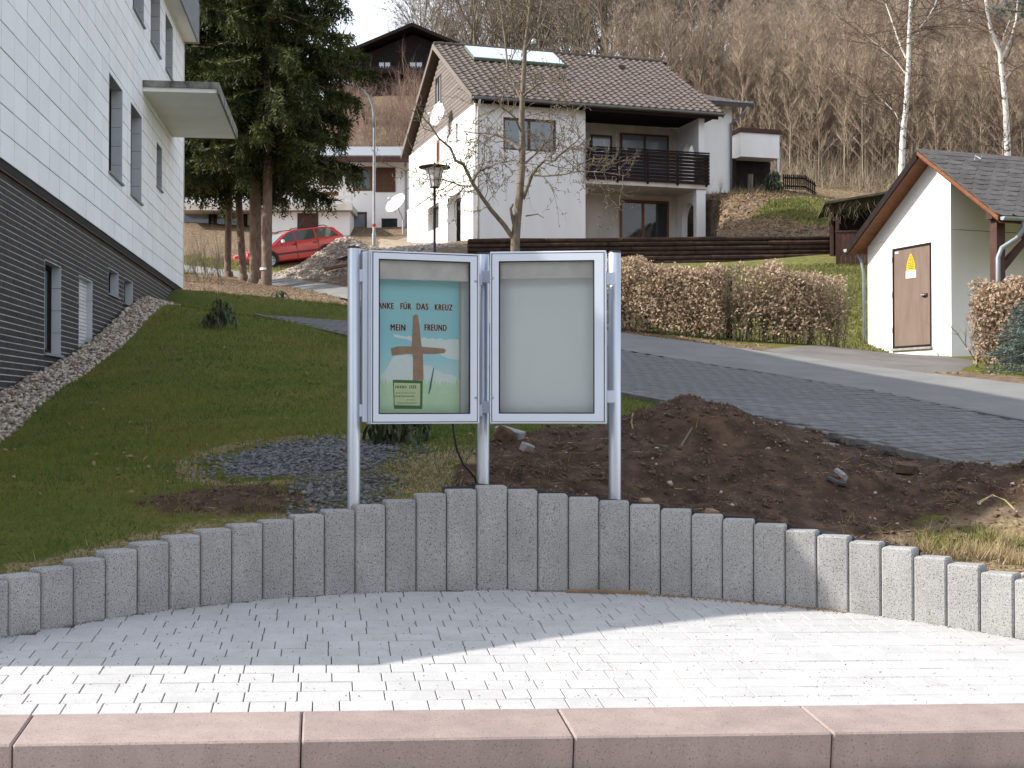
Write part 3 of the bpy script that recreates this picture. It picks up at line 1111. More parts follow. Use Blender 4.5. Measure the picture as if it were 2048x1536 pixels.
# ------------------------------------------------------------------ forecourt
yard_pts = [arc(j, ARC_R + .02) for j in np.linspace(-10, 47, 58)]
ym = MB()
kerb_pts = []
for (x, y, a) in yard_pts:
    # foot of the point on the kerb line
    u = (x - K0.x) * math.cos(KA) + (y - K0.y) * math.sin(KA)
    kerb_pts.append((K0.x + u * math.cos(KA), K0.y + u * math.sin(KA)))
for i in range(len(yard_pts) - 1):
    a, b = yard_pts[i], yard_pts[i + 1]
    c, d = kerb_pts[i + 1], kerb_pts[i]
    ym.face([(p[0], p[1], yard_z(p[0], p[1]) - .007) for p in (d, c, b, a)])
yard = ym.build('forecourt', M['joint'])
tag(yard, 'half round forecourt of pale concrete pavers, partly in shade', None, None, 'structure')


def yard_point(u, v, lift=0.0):
    return K0 + KD * u + KM * v + KN * lift


rot3 = Matrix((KD, KM, KN)).transposed().to_4x4()
PAV = {}
for w in (.14, .21, .105):
    b_ = MB()
    bevel_box_into(b_, w / 2 - .0022, .07 - .0020, .05, .0022)
    PAV[w] = b_.mesh('paver')
    PAV[w].materials.append(M['paver'])
cand = []
for row in range(24):
    v = .072 + row * .14
    u = -3.2 + R.uniform(0, .14)
    while u < 6.0:
        w = R.choice([.14, .21, .21, .14, .14, .105]) if R.random() < .9 else .14
        c = yard_point(u + w / 2, v)
        if math.hypot(c.x - ARC_C[0], c.y - ARC_C[1]) < ARC_R + .03:
            cand.append((c, w))
        u += w
vis = sorted([c for c in cand if in_frame(c[0], 2)], key=lambda c: c[0].y)
chosen = {id(c) for c in vis[:300]}
rest = MB()
for c in cand:
    p, w = c
    mtx = rot3.copy()
    mtx.translation = p + KN * R.uniform(-.0012, .0012)
    mtx = mtx @ Matrix.Rotation(R.uniform(-.004, .004), 4, 'X') @ Matrix.Rotation(R.uniform(-.004, .004), 4, 'Y')
    if id(c) in chosen:
        o = shared('paver', PAV[w], yard)
        o.matrix_local = mtx
    else:
        rest.add([mtx @ Vector(v.co) for v in PAV[w].vertices], [tuple(f.vertices) for f in PAV[w].polygons])
tag(rest.build('paver_field', M['paver'], yard, space='local'), kind='stuff')

# kerb of long rose coloured step stones
kerb = thing('kerb', 'rose coloured stone kerb along the front of the forecourt', 'kerb', K0 + KM * -.18)
kerb['kind'] = 'structure'
del kerb['category']
rk = root_inv(kerb)
for k in range(-4, 10):
    mtx = rk @ rot3.copy()
    pos = yard_point(k + .5, -.184)
    mm = rot3.copy()
    mm.translation = pos
    b_ = MB().box(-.4975, .4975, -.18, .18, -.30, .004, rk @ mm)
    b_.build('kerb_stone', M['kerb'], kerb, space='local', bevel=.007)
# street in front
sm = MB()
for (u0, u1) in ((-14, -5), (-5, 0), (0, 5), (5, 16)):
    for (v0, v1) in ((-.37, -2), (-2, -6), (-6, -14)):
        q = []
        for u, v in ((u0, v1), (u1, v1), (u1, v0), (u0, v0)):
            p = yard_point(u, v)
            q.append((p.x, p.y, yard_z(p.x, K0.y - .35) - .118 + .012 * (v + .37)))
        sm.face(q)
street = sm.build('street', M['paver'])
tag(street, 'street of pale pavers in front of the kerb', None, None, 'structure')
st = MB()
for row in range(5):
    u = .2 + (.07 if row % 2 else 0)
    while u < 5.2:
        w = .21
        a = yard_point(u + w / 2, -.368 - .08 - row * .14)
        zz = yard_z(a.x, K0.y - .35) - .118 - .012 * (.08 + row * .14) + .006
        mm = Matrix.Rotation(KA, 4, 'Z')
        mm.translation = (a.x, a.y, zz)
        o = shared('paver', PAV[w], street)
        o.matrix_local = mm
        u += w

# ------------------------------------------------------------------ palisade wall
wall_t = thing('palisade_wall', 'curved retaining wall of upright grey granite palisades stepping up to its middle', 'retaining wall',
               (arc(15.5)[0], arc(15.5)[1], yard_z(*arc(15.5)[:2])))
for j in range(-10, 47):
    x, y, a = arc(j + .5)
    zt = block_top(j) + R.uniform(-.003, .003)
    mm = Matrix.Rotation(-a + R.uniform(-.006, .006), 4, 'Z')
    mm.translation = (x, y, 0)
    b_ = MB().box(-.0845, .0845, 0, .125, yard_z(x, y) - .15, zt, mm)
    b_.build('palisade', M['granite'], wall_t, space='world', bevel=.009)


# ------------------------------------------------------------------ clad building on the left
LB = thing('clad_building', 'tall building clad in white tiles over a dark clinker base, with a flat door canopy', 'building',
           (-4.68, 12.34, -.4), rad(97.05))


def lb_world(s, y, z):
    c, n = math.cos(rad(97.05)), math.sin(rad(97.05))
    return Vector((-4.68 + s * c - y * n, 12.34 + s * n + y * c, z))


S_END, S_NEAR, Z_PAN, Z_EAVE = 13.97, -3.2, 2.27, 7.10
# (s0, s1, z0, z1)
LOW_WIN = [(2.04, 2.88, .57, 1.57), (3.90, 4.78, .60, 1.58), (5.92, 6.75, 1.53, 1.88), (7.23, 8.05, 1.50, 1.87)]
UP_WIN = [(5.62, 6.71, 3.13, 4.46), (7.46, 8.53, 3.12, 4.47), (10.2, 10.85, 3.68, 4.42),
          (5.75, 6.85, 5.91, 7.06), (7.6, 8.7, 5.91, 7.06), (9.43, 10.55, 5.91, 7.06), (11.25, 12.25, 5.91, 6.90)]


def wall_sheet(mb, s0, s1, z0, z1, y0, y1, holes):
    for (a, b, c, d) in rect_minus((s0, s1, z0, z1), holes):
        mb.box(a, b, y0, y1, c, d)


base_w = MB()
wall_sheet(base_w, S_NEAR, S_END, -1.6, 2.20, .0525, .30, LOW_WIN)
base_wall = base_w.build('base_wall', M['mortar'], LB)
up_w = MB()
wall_sheet(up_w, S_NEAR, S_END, 2.20, Z_EAVE + .5, .014, .30, UP_WIN)
upper_wall = up_w.build('upper_wall', M['panel_gap'], LB)
body = MB()
body.box(S_NEAR, S_END - .004, .31, 9.0, -1.6, 7.60)
body.box(S_END - .30, S_END - .002, .30, .31, -1.6, 7.6)
# unseen end added towards the street, profile shaped to cast the forecourt shadow
body.prism([(-6.85, .02, -1.7), (S_NEAR, .02, -1.7), (S_NEAR, .02, 6.9), (-4.75, .02, 4.6), (-5.06, .02, 4.02), (-5.60, .02, 3.2), (-5.70, .02, 2.75), (-6.15, .02, 2.05), (-6.78, .02, 1.25)], (0, 8.9, 0))
body.build('rear_walls_shadow_end', M['render'], LB)

# clinker bricks
CH, BL = .0625, .25
bricks = []
for r in range(int((2.17 + 1.2) / CH)):
    z0 = 2.17 - (r + 1) * CH
    off = (r % 2) * BL / 2
    for k in range(int((S_END + 2.5) / BL) + 2):
        s0 = -2.2 + off + k * BL
        s1 = min(s0 + BL, S_END)
        if s1 - s0 < .03:
            continue
        for q in rect_minus((s0 + .002, s1 - .002, z0 + .0058, z0 + CH - .0058), LOW_WIN):
            if q[1] - q[0] > .015 and q[3] - q[2] > .01:
                bricks.append(q)
bm_ = MB().box(-.122, .122, 0, .03, -.02545, .02545)
brick_me = bm_.mesh('brick')
brick_me.materials.append(M['brick'])
vis = []
for q in bricks:
    p = lb_world((q[0] + q[1]) / 2, .05, (q[2] + q[3]) / 2)
    if in_frame(p, 2) and p.z > tz(p.x + .5, p.y) - .1:
        vis.append((p.y, q))
vis.sort(key=lambda t: t[0])
chosen = {id(q) for _, q in vis[:300]}
rest = MB()
for q in bricks:
    s, z = (q[0] + q[1]) / 2, (q[2] + q[3]) / 2
    jy = R.uniform(-.002, .002)
    if id(q) in chosen:
        shared('brick', brick_me, base_wall, (s, .048 + jy, z - LB.location.z), (0, 0, 0), ((q[1] - q[0]) / .244, 1, (q[3] - q[2]) / .0509))
    else:
        rest.box(q[0], q[1], .048 + jy, .08, q[2], q[3])
tag(rest.build('brick_field', M['brick'], base_wall), kind='stuff')
MB().box(S_NEAR, S_END, .018, .10, 2.172, 2.262).build('shade_strip', M['wood_maroon'], LB)  # dark strip put in for the shade below the cladding edge

# white cladding tiles, ~51 x 25 cm
TW, TH = .515, .2514
tiles = []
for r in range(20):
    z0 = Z_PAN + r * TH
    for k in range(-8, 28):
        s0 = .48 + k * TW
        s1 = min(s0 + TW, S_END)
        if s1 - s0 < .05:
            continue
        for q in rect_minus((s0 + .0055, s1 - .0055, z0 + .006, min(z0 + TH, Z_EAVE + .02) - .0055), UP_WIN):
            if q[1] - q[0] > .02 and q[3] - q[2] > .02:
                tiles.append(q)
tm = MB().box(-.254, .254, 0, .012, -.1217, .1217)
tile_me = tm.mesh('tile')
tile_me.materials.append(M['panel'])
vis = []
for q in tiles:
    p = lb_world((q[0] + q[1]) / 2, 0, (q[2] + q[3]) / 2)
    if in_frame(p, 20):
        vis.append((p.y, q))
vis.sort(key=lambda t: t[0])
chosen = {id(q) for _, q in vis[:300]}
rest = MB()
for q in tiles:
    s, z = (q[0] + q[1]) / 2, (q[2] + q[3]) / 2
    jy = R.uniform(-.0018, .0018)
    if id(q) in chosen:
        shared('tile', tile_me, upper_wall, (s, jy, z - LB.location.z), (R.uniform(-.004, .004), 0, 0), ((q[1] - q[0]) / .508, 1, (q[3] - q[2]) / .2434))
    else:
        rest.box(q[0], q[1], jy, .012, q[2], q[3])
tag(rest.build('tile_field', M['panel'], upper_wall), kind='stuff')
MB().box(S_END + .001, S_END + .03, -.012, .05, Z_PAN - .02, Z_EAVE).build('corner_strip', M['frame_white'], LB)
MB().box(S_END + .0005, S_END + .012, .05, 8.9, Z_PAN, Z_EAVE).build('end_cladding', M['panel'], LB)


def lb_window(q, y_face, depth, mullion=True, shutter=0.0, sill=True, lining='reveal'):
    s0, s1, z0, z1 = q
    f = MB()
    yb = y_face + depth
    fw = .055
    f.box(s0, s1, yb, yb + .05, z0, z0 + fw)
    f.box(s0, s1, yb, yb + .05, z1 - fw, z1)
    f.box(s0, s0 + fw, yb, yb + .05, z0 + fw, z1 - fw)
    f.box(s1 - fw, s1, yb, yb + .05, z0 + fw, z1 - fw)
    if mullion:
        c = (s0 + s1) / 2
        f.box(c - .03, c + .03, yb, yb + .05, z0 + fw, z1 - fw)
    win = f.build('window', M['wood_dark'], LB)
    MB().box(s0 + fw, s1 - fw, yb + .02, yb + .03, z0 + fw, z1 - fw).build('pane', M['glass'], win)
    MB().box(s0, s1, yb + .052, yb + .06, z0, z1).build('blind', M['dark'], win)
    # lining of the reveal: jambs, head
    n = max(1, int((z1 - z0) / TH + .5))
    h = (z1 - z0) / n
    for k in range(n):
        MB().box(s1 - .012, s1 - .001, y_face - .002, yb, z0 + k * h + .003, z0 + (k + 1) * h - .003).build('lining', M[lining], win)
    ln = MB()
    ln.box(s0 + .001, s0 + .012, y_face - .002, yb, z0, z1)
    ln.box(s0 + .012, s1 - .012, y_face, yb, z1 - .012, z1 - .001)
    ln.build('lining', M[lining], win)
    if sill:
        MB().box(s0 - .02, s1 + .02, y_face - .035, yb, z0 - .028, z0 - .002).build('sill', M['fascia_grey'], win)
    if shutter:
        sh = MB()
        k = z1
        while k > z1 - (z1 - z0) * shutter:
            sh.box(s0 + .012, s1 - .012, yb - .03, yb - .012, k - .042, k - .004)
            k -= .045
        sh.build('roller_shutter', M['frame_white'], win)
    return win


for i, q in enumerate(UP_WIN):
    lb_window(q, -.001, .15, mullion=i not in (2, 6))
for i, q in enumerate(LOW_WIN):
    lb_window(q, .049, .10 if i < 2 else .11, mullion=False, shutter=(.97 if i == 1 else 0), lining='reveal')

# canopy over the side door
can = MB().box(8.63, 12.25, -1.135, .0, 4.89, 5.0)
canopy = can.build('canopy', M['soffit'], LB, bevel=.008)
cr = MB()
cr.box(8.60, 12.28, -1.165, -1.137, 4.885, 5.06)
cr.box(8.60, 8.628, -1.137, -.002, 4.96, 5.06)
cr.box(12.252, 12.28, -1.137, -.002, 4.96, 5.06)
cr.build('edge_trim', M['grime'], canopy)
MB().box(8.63, 12.25, -1.13, -.01, 5.002, 5.03).build('roof_felt', M['grime'], canopy)

# eaves: soffit and deep grey fascia
MB().box(S_NEAR, S_END + .02, -.25, .30, Z_EAVE, Z_EAVE + .03).build('soffit', M['soffit'], LB)
fa = MB()
fa.box(S_NEAR, S_END + .06, -.285, -.252, Z_EAVE - .02, 7.86)
fa.box(S_END + .022, S_END + .06, -.252, 9.0, Z_EAVE - .02, 7.86)
fascia = fa.build('fascia', M['fascia_grey'], LB)
sl = MB()
s = S_NEAR + .1
while s < S_END:
    sl.box(s, s + .012, -.289, -.285, Z_EAVE - .018, 7.858)
    s += .11
sl.build('fascia_ribs', M['zinc'], fascia)
MB().box(S_NEAR, S_END + .05, -.25, 9.0, 7.70, 7.80).build('roof', M['grime'], LB)


# ------------------------------------------------------------------ notice board with two display cases
PZ = {}
post_px = [(707.5, 7.60, 496), (966, 7.92, 508), (1229.5, 7.90, 505)]
nb = thing('notice_board', 'silver notice board of three round posts carrying two glazed display cases', 'notice board', at(966, 968, 7.92))
for px, d, ptop in post_px:
    b = at(px, 900, d)
    zt = at(px, ptop, d).z
    zb = tz(b.x, b.y) - .15
    pm = MB()
    pm.lathe([(.0365, zb), (.0365, zt - .004), (.034, zt - .0015)], (b.x, b.y, 0), 28)
    post = pm.build('post', M['alu'], nb, space='world', smooth=True)
    cp_ = MB().lathe([(.0368, zt - .004), (.0368, zt + .004), (.033, zt + .008), (0, zt + .009)], (b.x, b.y, 0), 28)
    cp_.build('post_cap', M['black'], post, space='world', smooth=True)


def display_case(pl, pr, dl, dr, ytop_l, ybot_l, open_l, open_r, open_t, open_b, header_y, locks):
    """pl/pr: photo x of the front's edges, dl/dr their distances"""
    A, B = at(pl, ybot_l, dl), at(pr, ybot_l, dr)
    B.z = A.z
    e = (B - A)
    W_ = e.length
    e.normalize()
    n = Vector((e.y, -e.x, 0))                      # towards the viewer
    H_ = at(pl, ytop_l, dl).z - A.z
    mm = Matrix((e, -n, Vector((0, 0, 1)))).transposed().to_4x4()
    mm.translation = A
    fpx = (pr - pl)
    x0, x1 = (open_l - pl) / fpx * W_, (open_r - pl) / fpx * W_
    z1, z0 = (ybot_l - open_t) / (ybot_l - ytop_l) * H_, (ybot_l - open_b) / (ybot_l - ytop_l) * H_
    DP = .135
    sh = MB()
    sh.box(0, W_, .012, DP, 0, .02, mm)
    sh.box(0, W_, .012, DP, H_ - .02, H_, mm)
    sh.box(0, .02, .012, DP, .02, H_ - .02, mm)
    sh.box(W_ - .02, W_, .012, DP, .02, H_ - .02, mm)
    sh.box(.02, W_ - .02, DP - .015, DP, .02, H_ - .02, mm)
    for q in ((0, W_, 0, .0075), (0, W_, H_ - .0075, H_), (0, .0075, .0075, H_ - .0075), (W_ - .0075, W_, .0075, H_ - .0075)):
        sh.box(q[0], q[1], .0005, .012, q[2], q[3], mm)
    case = sh.build('display_case', M['alu_paint'], nb, space='world', bevel=.003)
    fr = MB()
    g = .0125
    fr.box(g, W_ - g, 0, .0115, g, z0 - .004, mm)
    fr.box(g, W_ - g, 0, .0115, z1 + .004, H_ - g, mm)
    fr.box(g, x0 - .004, 0, .0115, z0 - .004, z1 + .004, mm)
    fr.box(x1 + .004, W_ - g, 0, .0115, z0 - .004, z1 + .004, mm)
    fr.build('door_frame', M['alu_paint'], case, space='world')
    se = MB()
    se.box(x0 - .004, x1 + .004, .001, .0105, z0 - .004, z0 + .003, mm)
    se.box(x0 - .004, x1 + .004, .001, .0105, z1 - .003, z1 + .004, mm)
    se.box(x0 - .004, x0 + .003, .001, .0105, z0 + .003, z1 - .003, mm)
    se.box(x1 - .003, x1 + .004, .001, .0105, z0 + .003, z1 - .003, mm)
    # fine dark line round the door
    for q in ((.008, W_ - .008, .008, .012), (.008, W_ - .008, H_ - .012, H_ - .008), (.008, .012, .012, H_ - .012), (W_ - .012, W_ - .008, .012, H_ - .012)):
        se.box(q[0], q[1], .003, .0115, q[2], q[3], mm)
    se.build('seal', M['seal'], case, space='world')
    MB().box(x0 + .003, x1 - .003, .005, .009, z0 + .003, z1 - .003, mm).build('glass_pane', M['clear'], case, space='world')
    MB().box(.022, W_ - .022, DP - .022, DP - .016, .022, H_ - .022, mm).build('back_panel', M['case_back'], case, space='world')
    hz = (ybot_l - header_y) / (ybot_l - ytop_l) * H_
    MB().box(.022, W_ - .022, .03, .038, hz, H_ - .022, mm).build('light_cover', M['frame_white'], case, space='world')
    for lx, ly in locks:
        c = mm @ Vector(((lx - pl) / fpx * W_, -.001, (ybot_l - ly) / (ybot_l - ytop_l) * H_))
        MB().lathe([(0, .0035), (.007, .003), (.0085, 0), (.0085, -.004)], c, 14, axis=n).build('lock', M['steel'], case, space='world', smooth=True)
        c2 = c + n * .0036
        MB().box(-.001, .001, -.0004, .0004, -.004, .004, Matrix.Translation(c2) @ mm.to_3x3().to_4x4()).build('keyhole', M['seal'], case, space='world')
    return case, mm, W_, H_, x0, x1, z0, z1, DP


caseL = display_case(742, 958, 7.52, 7.73, 500, 848, 758, 939, 518, 827, 556, [(951, 556), (951, 795)])
caseR = display_case(980, 1212, 7.76, 7.68, 504, 847, 999, 1188, 524, 826, 557, [(985.5, 556), (985.5, 795)])
# brackets between the cases and the posts
for (cs, xs_, zs_) in ((caseL, (-.075, 0), (.04, .80)), (caseL, (.632, .70), (.04, .80)), (caseR, (-.06, 0), (.06, .82)), (caseR, (.66, .74), (.12, .80))):
    mm, W_ = cs[1], cs[2]
    x0, x1 = xs_
    if x0 > .3:
        x0, x1 = W_, W_ + .05
    for z in zs_:
        MB().box(x0, x1, .085, .115, z, z + .07, mm).build('bracket', M['alu_paint'], nb, space='world', bevel=.002)
MB().box(-.030, -.002, .07, .125, .01, .97, caseL[1]).build('hinge_rail', M['alu_paint'], nb, space='world', bevel=.003)

# ------------------------------------------------------------------ poster in the left case
mm, W_, H_, px0, px1, pz0, pz1, DP = caseL[1:]
pw0, pw1 = .024, .024 + (W_ - .048) * .915
ph0, ph1 = .024, H_ - .150
yP = DP - .026
poster = thing('poster', 'teal poster with a wooden cross and bold black lettering behind the glass', 'poster', mm @ Vector(((pw0 + pw1) / 2, yP, ph0)))


def poster_sheet_mat():
    m, nt, b = new_mat('poster_print')
    N, L = nt.nodes, nt.links
    sp = N.new('ShaderNodeSeparateXYZ')
    L.new(N.new('ShaderNodeTexCoord').outputs['Object'], sp.inputs['Vector'])
    mr = N.new('ShaderNodeMapRange')
    mr.inputs['From Min'].default_value, mr.inputs['From Max'].default_value = 0, ph1 - ph0
    L.new(sp.outputs['Z'], mr.inputs['Value'])
    r = N.new('ShaderNodeValToRGB')
    e = r.color_ramp.elements
    e[0].position, e[0].color = 0.0, (.58, .82, .58, 1)
    e[1].position, e[1].color = 1.0, (.34, .75, .84, 1)
    for p, c in ((.16, (.64, .88, .64)), (.24, (.62, .88, .80)), (.30, (.60, .88, .92)), (.45, (.42, .80, .92)), (.62, (.33, .74, .88)), (.8, (.34, .75, .86))):
        x = e.new(p)
        x.color = (*c, 1)
    L.new(mr.outputs['Result'], r.inputs['Fac'])
    L.new(r.outputs['Color'], b.inputs['Base Color'])
    b.inputs['Roughness'].default_value = .5
    return m


def pm_(x, z, y=0.0):
    """poster coordinates (0..1 across the visible opening, 0..1 up) -> world"""
    return mm @ Vector((px0 + (px1 - px0) * x, yP - y, pz0 + (pz1 - pz0) * z))


def ppx(px, py):
    """zoomed-photo coordinates of the poster picture -> opening coordinates"""
    return (px - 105 + 52) / (1095 - 105), (1460 - py) / (1460 + 235)


MB().box(pw0, pw1, yP, yP + .0015, ph0, ph1, mm).build('sheet', poster_sheet_mat(), poster, space='world')
MB().box(pw1 - .014, pw1, yP - .0006, yP - .0001, ph0, ph1, mm).build('border', mat('poster_border', (.62, .60, .52), rough=.6), poster, space='world')


def flat(name, pts, mt, lift, parent=poster):
    q = [pm_(*ppx(*p), lift) for p in pts]
    return MB().face(q).build(name, mt, parent, space='world')


mt_reflection = mat('printed_reflection', (.86, .95, .97), (.80, .93, .96), scale=30, rough=.5)  # pale reflection in the case glass, painted flat onto the poster
mt_meadow = mat('printed_meadow', (.64, .88, .64), (.58, .84, .60), scale=20, rough=.5)
mt_cross = mat('printed_wood', (.44, .29, .20), (.35, .22, .15), scale=22, rough=.5)
flat('painted_reflection', [(115, 1030), (165, 990), (200, 930), (235, 860), (270, 818), (400, 800), (420, 800), (520, 865), (600, 920), (670, 925), (740, 970),
                  (800, 1010), (930, 1030), (985, 1085), (985, 1180), (115, 1180)], mt_reflection, .0004)
flat('painted_reflection', [(250, 575), (300, 580), (350, 592), (405, 600), (425, 585), (455, 602), (480, 582), (520, 590), (560, 612), (600, 600), (640, 622), (690, 610), (735, 628), (770, 608), (830, 632), (880, 618), (960, 622), (985, 622), (985, 862), (930, 850), (860, 838), (780, 800), (690, 745), (600, 720), (520, 690), (455, 650), (400, 625), (330, 618), (270, 605)], mt_reflection, .0006)  # jagged upper band of the glass reflection, drawn as a flat shape
pts = [(115, 1440), (115, 1130)]
x = 115
while x < 975:
    w = R.uniform(28, 60)
    pts += [(x + w * .5, 1130 - R.uniform(20, 75)), (min(x + w, 985), 1130 + R.uniform(0, 30))]
    x += w
pts += [(985, 1440)]
flat('meadow', pts, mt_meadow, .0008)
flat('cross', [(470, 372), (487, 350), (518, 348), (528, 372), (545, 500), (560, 660), (578, 760), (585, 910), (588, 1090), (470, 1090), (470, 830), (455, 690), (465, 520)], mt_cross, .0012)
flat('cross', [(225, 735), (300, 712), (470, 706), (600, 712), (820, 728), (838, 752), (820, 778), (690, 792), (560, 790), (400, 795), (240, 815)], mt_cross, .0016)
mt_green = mat('printed_green', (.05, .20, .06), rough=.5)
flat('notice', [(250, 1085), (580, 1092), (574, 1412), (262, 1408)], mt_green, .0020)
flat('notice_paper', [(262, 1118), (552, 1124), (548, 1375), (270, 1368)], mat('printed_paper', (.68, .80, .50), (.60, .74, .44), scale=20, rough=.6), .0024)
mt_line = mat('printed_line', (.20, .30, .16), rough=.6)
for (a, b, y, h) in ((275, 405, 1150, 30), (430, 505, 1145, 38), (280, 495, 1228, 9), (270, 490, 1262, 14), (400, 495, 1305, 9), (300, 520, 1340, 10)):
    x = a
    while x < b:
        w = R.uniform(10, 24)
        flat('text_line', [(x, y + h), (min(x + w, b), y + h), (min(x + w, b), y), (x, y)], mt_line, .0028)
        x += w + 7
flat('pen', [(696, 945), (708, 945), (672, 1180), (648, 1248), (640, 1245), (655, 1150)], mat('printed_teal', (.04, .20, .22), rough=.5), .0012)
mt_ink = mat('printed_black', (.012, .011, .014), rough=.6)
mt_halo = mat('printed_halo', (.80, .80, .82), rough=.6)


def glyphs(text):
    cu = bpy.data.curves.new('lettering', 'FONT')
    cu.body = text
    cu.space_character = 1.16
    cu.resolution_u = 4
    tmp = bpy.data.objects.new('lettering', cu)
    COL.objects.link(tmp)
    bpy.context.view_layer.update()
    me_ = bpy.data.meshes.new_from_object(tmp.evaluated_get(bpy.context.evaluated_depsgraph_get()))
    bpy.data.objects.remove(tmp)
    V = [v.co.copy() for v in me_.vertices]
    F = [tuple(p.vertices) for p in me_.polygons]
    bpy.data.meshes.remove(me_)
    return V, F


def word(text, x0, x1, yb, yt):
    """bold condensed capitals between zoomed-photo x0..x1, baseline yb, cap top yt"""
    V, F = glyphs(text)
    xs_ = [v.x for v in V]
    bx0, bx1 = min(xs_) - .06, max(xs_) + .06
    ri = root_inv(poster)
    for (nm, mt_, lift, shifts) in (('lettering_halo', mt_halo, .0019, [(math.cos(k * PI / 6) * .115, math.sin(k * PI / 6) * .075) for k in range(12)] + [(-.06, 0), (.06, 0)]),
                                    ('lettering', mt_ink, .0030, [(-.05, 0), (-.025, .012), (0, 0), (.025, -.012), (.05, 0)])):
        m_ = MB()
        for k, (sx_, sy_) in enumerate(shifts):
            q = []
            for v in V:
                u = x0 + (v.x + sx_ - bx0) / (bx1 - bx0) * (x1 - x0)
                w = yb + (v.y + sy_) / .729 * (yt - yb)
                q.append(ri @ pm_(*ppx(u, w), lift + k * .00004))
            m_.add(q, F)
        m_.build(nm, mt_, poster, space='local')


word('DANKE', 42, 258, 292, 222)
word('FÜR', 330, 452, 292, 222)
word('DAS', 508, 640, 292, 219)
word('KREUZ', 710, 912, 294, 223)
word('MEIN', 222, 388, 533, 459)
word('FREUND', 597, 846, 527, 453)

# cable hanging out of the left case
a = at(905, 847, 7.72)
pts = [a, at(908, 868, 7.74), at(914, 900, 7.78), at(926, 928, 7.82), at(940, 944, 7.86), at(950, 955, 7.9), at(955, 985, 7.92)]
cb = MB().tube(pts, .0062, 7).build('cable', M['black'], None, smooth=True)
tag(cb, 'black cable hanging from the left display case down to the soil', 'cable')

# black foil strip showing behind the palisades
fo = MB()
for j in range(14, 29):
    x0, y0, a0 = arc(j, ARC_R + .135)
    x1, y1, a1 = arc(j + 1, ARC_R + .135)
    xb0, yb0, _ = arc(j, ARC_R + .175)
    xb1, yb1, _ = arc(j + 1, ARC_R + .175)
    z = block_top(j)
    zn = block_top(j + 1)
    zl = z + R.uniform(.005, .022)
    zr = (z + zn) / 2 + R.uniform(.004, .018)
    fo.add([(x0, y0, zl), (x1, y1, zr), (xb1, yb1, zr - .02), (xb0, yb0, zl - .02), (x0, y0, z - .1), (x1, y1, zn - .1)], [(0, 1, 2, 3), (4, 5, 1, 0)])
fobj = fo.build('foil', M['foil'], None)
tag(fobj, 'strip of black foil sticking up behind the right half of the palisades', 'foil')

# raw plank lying at the foot of the palisades
def yp(px, py):
    p = at(px, py, 1.0)
    d = GZ / (p.z - GX * p.x - GY)
    return at(px, py, d)
a, b = yp(1132, 1185), yp(1300, 1187.5)
dd = (b - a)
mmx = Matrix((dd.normalized(), KN.cross(dd.normalized()), KN)).transposed().to_4x4()
mmx.translation = (a + b) / 2
pl = MB().box(-dd.length / 2, dd.length / 2, -.012, .012, 0, .017, mmx).build('plank', M['plank'], None, bevel=.002)
tag(pl, 'short raw wooden batten lying on the pavers against the palisades', 'batten')


# ------------------------------------------------------------------ house helpers
def window(parent, axis, c0, c1, z0, z1, face, depth=.12, frame='frame_brown', pane='glass', mull=(), fw=.07, sill=None, name='window', out=-1):
    """window in a wall plane. axis 's': wall plane t=face (outside is out*t), c = s range; axis 't': wall plane s=face, c = t range"""
    def bx(mb, a0, a1, d0, d1, h0, h1):
        lo, hi = sorted((face - out * d0, face - out * d1))
        if axis == 's':
            mb.box(a0, a1, lo, hi, h0, h1)
        else:
            mb.box(lo, hi, a0, a1, h0, h1)
    f = MB()
    d0, d1 = depth - .05, depth
    bx(f, c0, c1, d0, d1, z0, z0 + fw)
    bx(f, c0, c1, d0, d1, z1 - fw, z1)
    bx(f, c0, c0 + fw, d0, d1, z0 + fw, z1 - fw)
    bx(f, c1 - fw, c1, d0, d1, z0 + fw, z1 - fw)
    for m_ in mull:
        c = c0 + (c1 - c0) * m_
        bx(f, c - fw * .6, c + fw * .6, d0, d1, z0 + fw, z1 - fw)
    w = f.build(name, M[frame], parent)
    cuts = [0] + list(mull) + [1]
    for a, b in zip(cuts[:-1], cuts[1:]):
        p = MB()
        bx(p, c0 + (c1 - c0) * a + fw * .6, c0 + (c1 - c0) * b - fw * .6, depth - .028, depth - .018, z0 + fw * .8, z1 - fw * .8)
        p.build('pane', M[pane], w)
    bk = MB()
    bx(bk, c0, c1, depth + .002, depth + .03, z0, z1)
    bk.build('blind', M['dark'], w)
    if sill:
        s_ = MB()
        bx(s_, c0 - .06, c1 + .06, -.05, depth - .05, z0 - .05, z0 - .003)
        s_.build('sill', M[sill], w)
    return w


def wall_s(mb, s0, s1, z0, z1, t0, t1, holes=()):
    for (a, b, c, d) in rect_minus((s0, s1, z0, z1), holes):
        mb.box(a, b, t0, t1, c, d)


def wall_t(mb, t0, t1, z0, z1, s0, s1, holes=()):
    for (a, b, c, d) in rect_minus((t0, t1, z0, z1), holes):
        mb.box(s0, s1, a, b, c, d)


